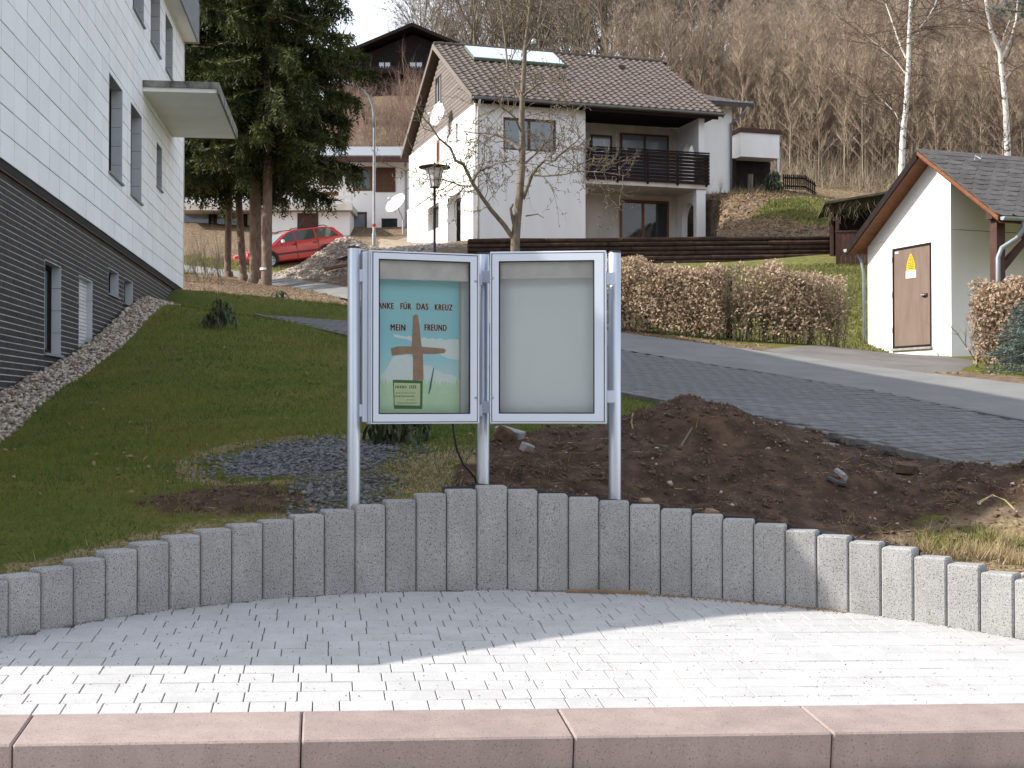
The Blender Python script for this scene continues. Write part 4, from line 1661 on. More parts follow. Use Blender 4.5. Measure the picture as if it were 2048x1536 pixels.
# ------------------------------------------------------------------ white house with the tiled roof
WH = thing('white_house', 'two storey white house with brown tiled gable roof and recessed dark balcony', 'house', (-1.35, 49.2, 5.2), rad(17))
H0, HE, HR, TR = 4.6, 11.08, 14.62, 5.5
EAVE_T, EAVE_Z = -.5, 11.22
SL = (HR - EAVE_Z) / (TR - EAVE_T)
S_L, S_R = -.24, 9.72
mainwin = (1.08, 3.13, 9.44, 10.64)
fw_ = MB()
wall_s(fw_, 0, 4.29, H0, HE, 0, .3, [mainwin])
front_wall = fw_.build('front_wall', M['render'], WH)
sb = MB()
gw = [(5.22, 7.09, 7.2, 8.2), (1.77, 3.82, 6.0, 8.12), (5.35, 5.95, 9.85, 10.8), (2.45, 2.8, 10.1, 10.85)]
wall_t(sb, .3, 11, H0, HE, 0, .3, gw)
side_wall = sb.build('side_wall', M['render'], WH)
pl_ = MB()
wall_t(pl_, .02, 11, H0, 8.62, -.07, -.002, gw)
pl_.box(-.10, -.002, .0, 11, 8.622, 8.66)
pl_.build('plinth', M['render'], side_wall)
MB().box(.6, .62, 1.7, 3.9, 6.0, 8.2).build('garage_door', M['reveal'], side_wall)
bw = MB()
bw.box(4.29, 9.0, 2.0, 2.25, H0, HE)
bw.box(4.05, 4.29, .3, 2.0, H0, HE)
bw.build('recess_wall', M['render_grey'], WH)
rw = MB()
rw.box(9.17 - .26, 9.17, 2.0, 11, H0, HE)
rw.box(.3, 8.9, 10.7, 11, H0, HE)
rw.build('rear_wall', M['render'], WH)


def arched(mb, s0, s1, t0, t1, z0, z1, w0, w1, spring, steps=10):
    """wall in a t plane with an arched opening t w0..w1, straight sides up to `spring`"""
    mb.box(s0, s1, t0, w0, z0, z1)
    mb.box(s0, s1, w1, t1, z0, z1)
    r = (w1 - w0) / 2
    c = (w0 + w1) / 2
    for k in range(steps):
        a0, a1 = PI - PI * k / steps, PI - PI * (k + 1) / steps
        p0, p1 = c + r * math.cos(a0), c + r * math.cos(a1)
        h0, h1 = spring + r * math.sin(a0), spring + r * math.sin(a1)
        mb.prism([(s0, p0, h0), (s0, p1, h1), (s0, p1, z1), (s0, p0, z1)], (s1 - s0, 0, 0))


aw = MB()
arched(aw, 8.93, 9.17, .002, 1.998, 8.52, HE, .45, 1.55, 9.75)
arched(aw, 8.93, 9.17, .002, 1.998, H0, 8.33, .32, 1.6, 7.3)
aw.build('arched_wall', M['render'], WH)
MB().box(8.82, 9.20, -.02, .26, H0, 8.33).build('column', M['render'], WH)
MB().box(4.292, 9.2, -.10, 1.998, 8.335, 8.51).build('balcony_slab', M['render_grey'], WH)
sf = MB()
sf.box(4.30, 9.55, -.42, 1.998, 11.085, 11.12)
sf.box(4.30, 9.55, -.44, -.40, 10.98, 11.12)
s = 4.3
while s < 9.5:
    sf.box(s, s + .02, -.40, 1.99, 11.076, 11.085)
    s += .16
sf.build('balcony_ceiling', M['wood_dark'], WH)
rail = MB()
for s in (4.32, 5.5, 6.72, 7.95, 9.16):
    rail.box(s, s + .07, -.15, -.105, 8.42, 9.66)
rail.box(9.22, 9.265, -.10, 1.2, 9.55, 9.66)
balc = rail.build('balcony_railing', M['wood_dark'], WH)
for k in range(9):
    z = 8.50 + k * .131
    MB().box(4.25, 9.27, -.185, -.152, z, z + .106).build('slat', M['wood_dark'], balc)
    MB().box(9.268, 9.30, -.185, 1.2, z, z + .106).build('slat', M['wood_dark'], balc)
MB().box(4.23, 9.31, -.20, -.09, 9.69, 9.73).build('handrail', M['wood_dark'], balc)

window(WH, 's', *mainwin[:2], *mainwin[2:], 0, .14, 'frame_brown', 'glass_blue', (.5,), .085)
wd = window(WH, 's', 5.23, 6.12, 8.56, 10.62, 1.998, -.006, 'frame_brown', 'glass_blue', (), .075)
MB().box(5.20, 6.15, 1.955, 1.998, 10.625, 10.82).build('shutter_box', M['render_grey'], wd)
window(WH, 's', 6.48, 8.53, 8.56, 10.76, 1.998, -.006, 'frame_brown', 'glass_blue', (.5,), .075)
window(WH, 's', 6.45, 8.53, 5.9, 8.13, 1.998, -.006, 'frame_orange', 'glass', (.47,), .09)
window(WH, 't', *gw[0][:2], *gw[0][2:], 0, .2, 'frame_brown', 'glass', (.5,), .07, sill='frame_white')
window(WH, 't', *gw[2][:2], *gw[2][2:], 0, .06, 'frame_orange', 'glass', (.5,), .1)
window(WH, 't', *gw[3][:2], *gw[3][2:], 0, .12, 'frame_white', 'glass', (), .05)

# gable boards: laid parallel to the eaves, cut to the roof slope
attic = (5.29, 6.22, 12.3, 13.42)
gb = MB()
gb.prism([(.06, .02, HE), (.06, 10.98, HE), (.06, 5.5, HE + SL * 5.42)], (.2, 0, 0))
gable = gb.build('gable', M['wood_dark'], WH)
z = HE + .01
bh = .155
while z < HR - .35:
    lo, hi = z, z + bh - .012
    ta, tb = (hi - HE) / SL + .06, 11 - (hi - HE) / SL - .06
    if tb - ta > .1:
        for (a, b, c, d) in rect_minus((ta, tb, lo, hi), [attic]):
            if d - c > .02:
                m_ = MB()
                x1 = .058
                m_.prism([(.040, a, c), (.040, b, c), (.047, b, d), (.047, a, d)], (x1 - .047, 0, 0))
                m_.build('board', M['board'], gable)
    z += bh
window(WH, 't', *attic[:2], *attic[2:], .02, .05, 'frame_brown', 'glass', (.5,), .06, sill='frame_white')

# roof: slabs, verge boards, tiles
def roof_z(t):
    return EAVE_Z + SL * (t - EAVE_T) if t <= TR else EAVE_Z + SL * (2 * TR - EAVE_T - t)


rs = MB()
for a, b in ((EAVE_T, TR), (2 * TR - EAVE_T, TR)):
    rs.prism([(S_L, a, roof_z(a) - .14), (S_L, b, roof_z(b) - .14), (S_L, b, roof_z(b) - .02), (S_L, a, roof_z(a) - .02)], (S_R - S_L, 0, 0))
roof = rs.build('roof', M['tile_dark'], WH)
vb = MB()
for a, b in ((EAVE_T, TR), (2 * TR - EAVE_T, TR)):
    for s in (S_L - .03, S_R):
        vb = MB()
        vb.prism([(s, a, roof_z(a) - .19), (s, b, roof_z(b) - .19), (s, b, roof_z(b) + .035), (s, a, roof_z(a) + .035)], (.03, 0, 0))
        vb.build('verge_board', M['board'], roof)
rt = MB()
slope_len = math.hypot(TR - EAVE_T, HR - EAVE_Z)
rows, cols = 20, 33
dr_, dc = slope_len / rows, (S_R - S_L) / cols
ca, sa = (TR - EAVE_T) / slope_len, (HR - EAVE_Z) / slope_len
PROF = [(0, .008), (.16, .0), (.45, .004), (.60, .035), (.75, .05), (.90, .035), (1.0, .010)]
for r in range(rows):
    for side in (0, 1):
        for c in range(cols):
            if side and (r % 2 or c % 2):
                continue
            n0 = len(rt.v)
            k = 2 if side else 1
            jit = R.uniform(-.004, .006)
            L0, L1 = r * dr_ - .03, (r + k) * dr_ + .005
            vs = []
            for lift, L_ in ((.045, L0), (.012, L1)):
                for (u, h) in PROF:
                    t = EAVE_T + L_ * ca - (h + lift + jit) * sa
                    z = EAVE_Z + L_ * sa + (h + lift + jit) * ca
                    vs.append((S_L + (c + u * k) * dc, t if not side else 2 * TR - t, z))
            n = len(PROF)
            fs = [(i, i + 1, n + i + 1, n + i) if not side else (i + 1, i, n + i, n + i + 1) for i in range(n - 1)]
            # front lip
            low = []
            for (u, h) in PROF:
                t = EAVE_T + L0 * ca + .005 * sa
                z = EAVE_Z + L0 * sa - .005
                low.append((S_L + (c + u * k) * dc, t if not side else 2 * TR - t, z))
            fs += [(2 * n + i, 2 * n + i + 1, i + 1, i) for i in range(n - 1)]
            rt.add(vs + low, fs)
tag(rt.build('roof_tiles', M['roof_tile'], roof), kind='stuff')
for c in range(26):
    s = S_L + .02 + c * (S_R - S_L - .04) / 26
    MB().tube([(s, TR, HR + .03), (s + .40, TR, HR + .04)], [.095, .115], 8).build('ridge_tile', M['tile_dark'], roof)

gut = MB()
n = 10
pr = [(-.0 + .075 * math.cos(PI + PI * k / n), .075 * math.sin(PI + PI * k / n)) for k in range(n + 1)]
pts_in = [(S_L, EAVE_T - .07 + a, EAVE_Z - .03 + b) for a, b in pr]
gut.prism(pts_in, (S_R - S_L + .03, 0, 0))
gut.build('gutter', M['zinc'], WH)
MB().tube([(.02, EAVE_T - .05, EAVE_Z - .1), (.06, -.35, EAVE_Z - .25), (.10, -.07, EAVE_Z - .55), (.10, -.07, 5.0)], .05, 8).build('downpipe', M['frame_white'], WH, smooth=True)

# solar collectors on the front slope
def on_roof(s, L_, lift=.0):
    return (s, EAVE_T + L_ * ca - lift * sa, EAVE_Z + L_ * sa + lift * ca)


sp = thing('solar_collector', 'long pale solar collector lying on the brown tiled roof', 'solar panel', (0, 0, 0))
Mw = Matrix.Translation(WH.location) @ Matrix.Rotation(rad(17), 4, 'Z')
c0 = Mw @ (Vector(on_roof(3, 5)) - Vector((0, 0, WH.location.z)))
sp.location = c0
sp.rotation_euler = (0, 0, rad(17))


def to_sp(p):
    return root_inv(sp) @ (Mw @ (Vector(p) - Vector((0, 0, WH.location.z))))


fr = MB()
s0, s1, l0, l1 = .93, 4.72, 4.72, 6.45
fr.prism([to_sp(on_roof(s0, l0, .08)), to_sp(on_roof(s1, l0, .08)), to_sp(on_roof(s1, l1, .08)), to_sp(on_roof(s0, l1, .08))], Vector((0, -sa, ca)) * .10)
fr.build('frame', M['solar_frame'], sp, space='local')
for k in range(3):
    a, b = s0 + .03 + k * (s1 - s0 - .03) / 3, s0 + (k + 1) * (s1 - s0 - .03) / 3
    g_ = MB().prism([to_sp(on_roof(a, l0 + .05, .182)), to_sp(on_roof(b, l0 + .05, .182)), to_sp(on_roof(b, l1 - .05, .182)), to_sp(on_roof(a, l1 - .05, .182))], Vector((0, -sa, ca)) * .012)
    g_.build('glass_pane', M['solar'], sp, space='local')
vp = MB()
vp.lathe([(.07, 14.2), (.07, 15.0), (.11, 15.0), (.11, 15.25), (0, 15.27)], (4.1, 5.75, 0), 12)
vp.build('vent_pipe', M['steel'], WH, smooth=True)
MB().box(7.2, 7.5, 4.1 - .1, 4.1 + .12, roof_z(4.1), roof_z(4.1) + .16).build('roof_vent', M['tile_dark'], roof)

# rear extension of the house
ex = MB()
wall_s(ex, 9.18, 12.8, 7.5, 12.72, 5.0, 5.3, [(9.55, 9.85, 10.9, 12.1)])
ex.box(9.18, 12.8, 5.3, 10, 7.5, 12.7)
ext_o = ex.build('extension', M['render'], WH)
MB().box(9.55, 9.85, 5.1, 5.2, 10.9, 12.1).build('window', M['frame_brown'], ext_o)
er = MB().prism([(8.6, 4.3, 12.70), (8.6, 10.5, 14.6), (8.6, 10.5, 14.75), (8.6, 4.3, 12.86)], (4.9, 0, 0))
er.build('extension_roof', M['tile_dark'], WH)
tl = MB()
for k in range(14):
    tl.box(8.6 + k * .35, 8.6 + k * .35 + .30, 4.28, 5.2, 12.87, 12.95)
tl.build('eave_tiles', M['zinc'], ext_o)
MB().tube([(13.2, 4.25, 12.7), (13.0, 4.5, 12.4), (12.72, 4.92, 12.1), (12.72, 4.92, 8.2)], .05, 8).build('downpipe', M['zinc'], ext_o, smooth=True)

# satellite dishes
def dish(label, c, n, r, arm_to, lnb=True, parent_z=None):
    c, n = Vector(c), Vector(n).normalized()
    d = thing('satellite_dish', label, 'satellite dish', c)
    d_ = MB().lathe([(0, -.0), (r * .35, .012), (r * .7, .05), (r, .105), (r * 1.01, .10), (r * .7, .035), (r * .35, -.005), (0, -.02)], c, 24, axis=n)
    d_.build('reflector', M['dish'], d, space='world', smooth=True)
    MB().tube([c - n * .02, Vector(arm_to)], .025, 6).build('mount', M['steel'], d, space='world')
    if lnb:
        up = Vector((0, 0, 1))
        q = c + n * (r * 1.15) - up * r * .25
        a_ = MB().tube([c - up * r * .8 + n * .05, q], .015, 6)
        a_.build('arm', M['steel'], d, space='world')
        MB().tube([q, q + (c - q).normalized() * .16], [.05, .06], 8).build('receiver', M['dish'], d, space='world', smooth=True)
    return d


gp = Mw @ Vector((-.38, 3.9, 11.42 - WH.location.z))
dish('white satellite dish on the grey boarded gable of the white house', gp, Vector((-.80, -.62, .22)), .46, Mw @ Vector((.05, 3.9, 11.36 - WH.location.z)))

# ------------------------------------------------------------------ flat roofed outbuilding right of the house
OB = thing('outbuilding', 'small flat roofed white outbuilding above a dark open shelter on the slope', 'outbuilding', at(1482, 385, 62), rad(17))
ozb = OB.location.z
bx_ = MB()
bx_.box(0, 1.98, 0, 4.2, 11.5, 12.62)
bx_.build('upper_wall', M['render'], OB)
MB().box(-.08, 2.06, -.08, 4.3, 12.622, 12.82).build('roof_fascia', M['wood_maroon'], OB)
for k in range(12):
    MB().box(.0 + k * .165, .0 + k * .165 + .155, .9, .93, 9.0, 11.49).build('board', M['wood_dark'], OB)
MB().box(-1.2, 0, .5, .9, 9.0, 11.49).build('side_boarding', M['wood_dark'], OB)
MB().box(1.88, 1.98, .02, .12, 8.8, 11.49).build('post', M['frame_white'], OB)

# ------------------------------------------------------------------ house with the white balcony behind the spruces
SC = 2700 / 68.0
BH = thing('balcony_house', 'white house with white slatted balcony and varnished window frames behind the red car', 'house', at(640, 478, 68))
bz = lambda py: (812 - py) / SC
bs = lambda px: (px - 640) / SC
wins = [(bs(692), bs(745), bz(381), bz(331)), (bs(637), bs(677), bz(405), bz(338)), (bs(697), bs(734), bz(478), bz(423)), (bs(763), bs(795), bz(468), bz(436))]
w_ = MB()
wall_s(w_, bs(360), bs(817), 7.2, bz(322), 0, .3, wins)
w_.box(bs(360), bs(817), .3, 7.5, 7.2, bz(322))
w_.build('wall', M['render'], BH)
window(BH, 's', *wins[0], 0, .1, 'frame_orange', 'glass_blue', (), .14)
sh = MB().box(bs(751), bs(791), -.05, -.004, bz(383), bz(334))
sh.build('shutter', M['frame_brown'], BH)
window(BH, 's', *wins[1], 0, .1, 'frame_orange', 'frame_orange', (), .1, name='balcony_door')
window(BH, 's', *wins[2], 0, .1, 'frame_brown', 'glass_blue', (), .1, name='door')
window(BH, 's', *wins[3], 0, .1, 'frame_brown', 'glass', (), .05)
r_ = MB()
r_.prism([(bs(350), -.9, bz(321)), (bs(350), 3.7, bz(321) + 1.3), (bs(350), 8.2, bz(321)), (bs(350), 8.2, bz(321) + .14), (bs(350), 3.7, bz(321) + 1.45), (bs(350), -.9, bz(321) + .14)], (bs(828) - bs(350), 0, 0))
r_.build('roof', M['zinc'], BH)
MB().box(bs(352), bs(826), -.94, -.905, bz(330), bz(318)).build('fascia', M['wood_maroon'], BH)
SC2 = 2700 / 65.8
bz2 = lambda py: (812 - py) / SC2
bs2 = lambda px: (px - 1024) / SC2 - BH.location.x
lo = MB()
lo.box(bs2(520), bs2(697), -1.9, -.002, 7.2, bz2(421))
lo.box(bs2(360), bs2(520), -.7, -.002, 7.2, bz2(415))
lo.build('lower_wall', M['render'], BH)
MB().box(bs2(355), bs2(704), -2.3, -.004, bz2(420), bz2(408)).build('terrace_slab', M['render_grey'], BH)
for a, b in ((373, 424), (440, 456), (462, 490)):
    MB().box(bs(a), bs(b), -.76, -.705, bz(481), bz(416)).build('window', M['glass_blue'], BH)
for a, b in ((364, 372), (425, 439), (457, 461), (491, 500)):
    MB().box(bs(a), bs(b), -.95, -.705, bz(484), bz(415)).build('post', M['wood_dark'], BH)
MB().box(bs2(592), bs2(634), -1.94, -1.902, bz2(468), bz2(424)).build('awning', M['wood_maroon'], BH)
rl = MB()
for px in (377, 430, 500, 570, 640, 687, 703):
    rl.box(bs2(px) - .03, bs2(px) + .03, -2.25, -2.20, bz2(420), bz2(371))
brl = rl.build('balcony_railing', M['frame_white'], BH)
for (y0, y1) in ((374, 371), (383, 377.5), (396.5, 391), (406, 402)):
    MB().box(bs2(366), bs2(705), -2.29, -2.253, bz2(y0), bz2(y1)).build('slat', M['frame_white'], brl)
MB().tube([(bs(812), -.05, bz(325)), (bs(812), -.05, 7.8)], .05, 8).build('downpipe', M['zinc'], BH)
dish('large tilted satellite dish on a post beside the white balcony house', at(793, 408, 66), Vector((-.55, -.62, .56)), .58, at(806, 440, 66.4))
MB_ = MB().tube([at(806, 440, 66.4), at(806, 480, 66.4)], .05, 8)
dp = MB_.build('dish_post', M['steel'], bpy.data.objects['satellite_dish.001'], space='world')

# ------------------------------------------------------------------ dark gabled house on the hill
DH = thing('chalet', 'dark brown wooden chalet with a low gable high on the hill', 'house', at(826, 195, 95))
k_ = 2700 / 95
zr = (812 - 58) / k_
sx = lambda px: (px - 826) / k_
zz = lambda py: (812 - py) / k_
zl = zr - .42 * 7.2
g_ = MB()
g_.prism([(-6.3, 0, 18), (6.3, 0, 18), (6.3, 0, zr - .42 * 6.3 - .25), (0, 0, zr - .25), (-6.3, 0, zr - .42 * 6.3 - .25)], (0, 10, 0))
chw = g_.build('wall', M['wood_dark'], DH)
rf = MB()
for sg in (-1, 1):
    rf.prism([(0, -1.2, zr), (sg * 7.2, -1.2, zl), (sg * 7.2, -1.2, zl + .22), (0, -1.2, zr + .24)], (0, 12, 0))
rf.build('roof', M['wood_dark'], DH)
for a, b in ((756, 782), (818, 846)):
    window(DH, 's', sx(a), sx(b), zz(135.5), zz(120.5), -.002, -.006, 'wood_dark', 'solar', (.5,), .07)
bl = MB()
bl.box(-5.5, 5.5, -1.1, -.01, zz(152), zz(149))
cb_ = bl.build('balcony', M['wood_dark'], DH)
for k in range(60):
    MB().box(-5.5 + k * .185, -5.5 + k * .185 + .15, -1.13, -1.105, zz(149.5), zz(138)).build('board', M['wood_dark'], cb_)


# ------------------------------------------------------------------ transformer building on the right
TB = thing('transformer_building', 'small white transformer building with steep shingled roof and brown steel door', 'building', at(1903, 713, 25.2), rad(20))
tb0 = TB.location.z - .6
T_L, T_R, T_RID = 2.82, -1.75, .5
Z_RID, Z_EV = 4.84, 3.31
TS = (Z_RID - Z_EV) / (T_RID - T_R)
door = (.576, 1.795, 1.14, 3.13)
gw_ = MB()
wall_t(gw_, 0, 2.64, tb0, 3.30, 0, .18, [door])
ztop = lambda t: Z_RID - abs(t - T_RID) * TS - .13
gw_.prism([(0, 0, 3.306), (0, 2.64, 3.306), (0, 2.64, max(3.32, ztop(2.64))), (0, T_RID, ztop(T_RID)), (0, 0, ztop(0))], (.18, 0, 0))
gwall = gw_.build('gable_wall', M['render'], TB)
lw = MB()
lw.box(.18, 5.2, 0, .16, tb0, 3.30)
lw.box(.18, 5.2, 0, .16, 3.312, ztop(0))
lw.build('long_wall', M['render'], TB)
MB().box(.19, 5.19, .17, 2.63, tb0, 3.35).build('inner_walls', M['render'], TB)
fr = MB()
f = .04
t0, t1, z0, z1 = door
fr.box(-.012, .06, t0, t1, z0, z0 + f)
fr.box(-.012, .06, t0, t1, z1 - f, z1)
fr.box(-.012, .06, t0, t0 + f, z0 + f, z1 - f)
fr.box(-.012, .06, t1 - f, t1, z0 + f, z1 - f)
dfr = fr.build('door_frame', M['wood_dark'], TB)
dr = MB().box(.004, .05, t0 + f + .004, t1 - f - .004, z0 + f + .004, z1 - f - .004)
drr = dr.build('door', M['door_brown'], TB)
hd = MB()
hd.box(-.012, .003, .70, .86, 2.105, 2.165)
hd.build('handle_plate', M['black'], drr)
MB().tube([(-.01, .735, 2.135), (-.05, .735, 2.135), (-.05, .83, 2.135)], .014, 8).build('handle', M['steel'], drr)
# warning sign: yellow triangle over yellow plate, white plate below
tc = 1.21
sgn = thing('warning_sign', 'yellow warning triangle with a white plate on the brown steel door', 'sign', (0, 0, 0))
Mt = Matrix.Translation(TB.location) @ Matrix.Rotation(rad(20), 4, 'Z')
sgn.location = Mt @ Vector((0, tc, 2.5 - TB.location.z))
sgn.rotation_euler = (0, 0, rad(20))


def sg(mb, name, mt):
    inv = root_inv(sgn)
    mb.v = [tuple(inv @ (Mt @ (Vector(p) - Vector((0, 0, TB.location.z))))) for p in mb.v]
    return mb.build(name, mt, sgn, space='local')


sg(MB().prism([(.0035, tc - .14, 2.652), (.0035, tc + .14, 2.652), (.0035, tc + .12, 2.80), (.0035, tc + .02, 2.975), (.0035, tc - .02, 2.975), (.0035, tc - .12, 2.80)], (-.006, 0, 0)), 'yellow_plate', M['yellow'])
sg(MB().prism([(.0035, tc - .16, 2.50), (.0035, tc + .16, 2.50), (.0035, tc + .16, 2.646), (.0035, tc - .16, 2.646)], (-.006, 0, 0)), 'white_plate', M['white'])
inkm = mat('sign_black', (.03, .025, .02), rough=.6)
tri = MB()
y3 = lambda t, z: (-.0032, t, z)
for a, b in (((tc - .085, 2.79), (tc + .085, 2.79)), ((tc + .085, 2.79), (tc, 2.945)), ((tc, 2.945), (tc - .085, 2.79))):
    d_ = Vector((b[0] - a[0], b[1] - a[1])).normalized() * .006
    nx_, ny_ = -d_.y, d_.x
    tri.face([y3(a[0] + nx_, a[1] + ny_), y3(b[0] + nx_, b[1] + ny_), y3(b[0] - nx_, b[1] - ny_), y3(a[0] - nx_, a[1] - ny_)])
tri.face([y3(tc + .008, 2.90), y3(tc - .022, 2.855), y3(tc - .002, 2.855)])
tri.face([y3(tc - .006, 2.862), y3(tc + .022, 2.862), y3(tc - .012, 2.81)])
sg(tri, 'triangle_symbol', inkm)
ln = MB()
for k, w in enumerate((.09, .10, .08)):
    z = 2.76 - k * .034
    ln.face([y3(tc - w, z), y3(tc + w, z), y3(tc + w, z - .014), y3(tc - w, z - .014)])
sg(ln, 'text_line', inkm)
for hz_ in (1.45, 2.15, 2.85):
    MB().tube([(-.016, t1 - .02, hz_), (-.016, t1 - .02, hz_ + .11)], .014, 7).build('hinge', M['wood_dark'], dfr)
MB().box(-.05, .02, t0 - .02, t1 + .02, z0 - .045, z0 - .003).build('threshold', M['concrete'], dfr)
MB().box(-.006, 0.003, 1.60, 1.70, 3.02, 3.06).build('label', M['white'], drr)

# roof
rb = MB()
SR0, SR1 = -.36, 5.3
tw = lambda t: Z_RID - abs(t - T_RID) * TS
for a in (T_R, T_L):
    rb.prism([(SR0, a, tw(a) - .10), (SR0, T_RID, Z_RID - .10), (SR0, T_RID, Z_RID), (SR0, a, tw(a))], (SR1 - SR0, 0, 0))
troof = rb.build('roof', M['wood_dark'], TB)
so = MB()
for a in (T_R, T_L):
    so.prism([(SR0 + .03, a, tw(a) - .125), (SR0 + .03, T_RID, Z_RID - .125), (SR0 + .03, T_RID, Z_RID - .102), (SR0 + .03, a, tw(a) - .102)], (SR1 - SR0 - .1, 0, 0))
so.build('soffit', M['wood_orange'], troof)
vg = MB()
vg.prism([(SR0 - .025, T_R, tw(T_R) - .075), (SR0 - .025, T_RID, Z_RID - .075), (SR0 - .025, T_RID, Z_RID + .0), (SR0 - .025, T_R, tw(T_R) + .0)], (.024, 0, 0))
vg.build('verge_board', M['wood_orange'], troof)
vg = MB()
vg.prism([(SR0 - .025, T_L, tw(T_L) - .15), (SR0 - .025, T_RID, Z_RID - .15), (SR0 - .025, T_RID, Z_RID + .0), (SR0 - .025, T_L, tw(T_L) + .0)], (.024, 0, 0))
vg.build('verge_board', M['wood_dark'], troof)
# shingles with clipped lower corners
Ls = math.hypot(T_RID - T_R, Z_RID - Z_EV)
ct, st_ = (T_RID - T_R) / Ls, (Z_RID - Z_EV) / Ls
SWd, SX = .36, .215
smb = MB()
smb.prism([(-SWd / 2 + .004, 0, .006), (-SWd / 2 + .07, -.10, .012), (SWd / 2 - .07, -.10, .012), (SWd / 2 - .004, 0, .006), (SWd / 2 - .004, SX, .001), (-SWd / 2 + .004, SX, .001)], (0, 0, .012))
sh_me = smb.mesh('shingle')
sh_me.materials.append(M['shingle'])
ang = math.atan2(st_, ct)
cnt = 0
restS = MB()
for r in range(int(Ls / SX) + 1):
    for c in range(16):
        s = SR0 + .16 + (c + (.5 if r % 2 else 0)) * SWd
        L_ = .08 + r * SX
        if L_ + SX * .9 > Ls or s > SR1:
            continue
        if r % 2 and c == 0:
            shared('shingle', sh_me, troof, (SR0 + .085, T_R + L_ * ct - .002 * st_, Z_EV + L_ * st_ + .004 - TB.location.z), (ang, 0, 0), (.48, 1, 1))
        p = (s, T_R + L_ * ct - .002 * st_, Z_EV + L_ * st_ + .004 - TB.location.z + R.uniform(0, .003))
        shared('shingle', sh_me, troof, p, (ang + R.uniform(-.01, .01), R.uniform(-.008, .008), 0))
for r in range(int(Ls / SX)):
    L_ = r * SX
    restS.prism([(SR0, T_L - L_ * ct, tw(T_L) + L_ * st_ + .02), (SR0, T_L - (L_ + SX) * ct, tw(T_L) + (L_ + SX) * st_ + .004), (SR0, T_L - (L_ + SX) * ct, tw(T_L) + (L_ + SX) * st_ + .001), (SR0, T_L - L_ * ct, tw(T_L) + L_ * st_ + .002)], (SR1 - SR0, 0, 0))
restS.build('shingle_rows', M['shingle'], troof)
MB().prism([(SR0 - .02, T_RID - .16, Z_RID - .075), (SR0 - .02, T_RID, Z_RID + .045), (SR0 - .02, T_RID + .16, Z_RID - .075), (SR0 - .02, T_RID, Z_RID + .02)], (SR1 - SR0, 0, 0)).build('ridge_cap', M['shingle'], troof)
for s, L_ in ((.75, 2.42), (2.35, 2.42), (1.9, 2.2)):
    p = Vector((s, T_R + L_ * ct, Z_EV + L_ * st_))
    MB().tube([p, p + Vector((0, -.02, .10)), p + Vector((.04, -.14, .02)), p + Vector((.04, -.17, .07))], .014, 6).build('snow_hook', M['steel'], troof)
# gutters and downpipes
gt = MB()
pr = [(.065 * math.cos(PI + PI * k / 8), .065 * math.sin(PI + PI * k / 8)) for k in range(9)]
gt.prism([(SR0 + .02, T_R - .06 + a, Z_EV - .02 + b) for a, b in pr], (SR1 - SR0, 0, 0))
gt.build('gutter', M['steel'], TB)
gt = MB()
gt.prism([(SR0 - .02, T_L + .06 + a, tw(T_L) - .03 + b) for a, b in pr], (SR1 - SR0, 0, 0))
gt.build('gutter', M['steel'], TB)
MB().tube([(.12, T_R - .06, Z_EV - .07), (.12, T_R - .06, Z_EV - .2), (.02, T_R + .0, Z_EV - .38), (-.22, T_R + .10, Z_EV - .55), (-.30, T_R + .10, Z_EV - .72), (-.30, T_R + .10, tb0 + .3)], .042, 10).build('downpipe', M['zinc'], TB, smooth=True)
MB().tube([(SR0 + .25, T_L + .03, tw(T_L) - .10), (SR0 + .26, T_L - .1, tw(T_L) - .28), (-.04, 2.72, tw(T_L) - .55), (-.04, 2.70, tb0)], .032, 10).build('downpipe', M['zinc'], TB, smooth=True)
# timber post and brace carrying the deep eaves
MB().box(-.24, -.06, T_R + .20, T_R + .38, tb0, Z_EV - .02).build('post', M['wood_maroon'], TB)
MB().prism([(-.06, T_R + .24, 2.35), (-.06, T_R + .34, 2.35), (-.06, T_R + .34, 2.52), (-.06, T_R + .24, 2.52)], (.75, 0, .78)).build('brace', M['wood_maroon'], TB)
MB().box(-.33, SR1, T_R + .21, T_R + .37, Z_EV - .02, Z_EV + .12).build('eaves_beam', M['wood_maroon'], TB)

# ------------------------------------------------------------------ garden shelter left of it
SH = thing('garden_shelter', 'low brown wooden garden shelter with mossy sloping roof overgrown by bare vines', 'shelter', at(1672, 514, 38.5), rad(-9))
z0 = SH.location.z
for s in (0, 1.15, 2.3):
    MB().box(s, s + .09, 0, .09, z0 - .2, z0 + 1.55).build('post', M['wood_maroon'], SH)
for s in (0, 2.3):
    MB().box(s, s + .09, 2.0, 2.09, z0 - .2, z0 + 1.9).build('post', M['wood_maroon'], SH)
for k in range(18):
    MB().box(.01 + k * .132, .01 + k * .132 + .124, -.03, -.005, z0 - .2, z0 + .70).build('board', M['wood_maroon'], SH)
MB().box(-.02, 2.45, -.05, .10, z0 + .70, z0 + .75).build('rail', M['wood_maroon'], SH)
MB().box(-.02, 2.45, 2.1, 2.13, z0 - .2, z0 + 1.8).build('back_wall', M['wood_dark'], SH)
MB().prism([(-.35, -.5, z0 + 1.45), (2.9, -.5, z0 + 1.95), (2.9, -.5, z0 + 2.01), (-.35, -.5, z0 + 1.51)], (0, 3.0, 0)).build('roof', mat('mossy_roof', (.085, .08, .055), (.04, .037, .03), scale=5, rough=1.0, bump=.5), SH)
S_ = []
for k in range(260):
    p = np.array([R.uniform(-.3, 2.7), R.uniform(-.45, .3), z0 + 1.55 + R.uniform(-.08, .08)])
    for q in range(R.randint(2, 4)):
        d_ = np.array([R.uniform(-.12, .12), R.uniform(-.08, .08), -R.uniform(.06, .2)])
        S_.append((*p, *(p + d_), .008, .006))
        p = p + d_
V, F = seg_tubes(S_)
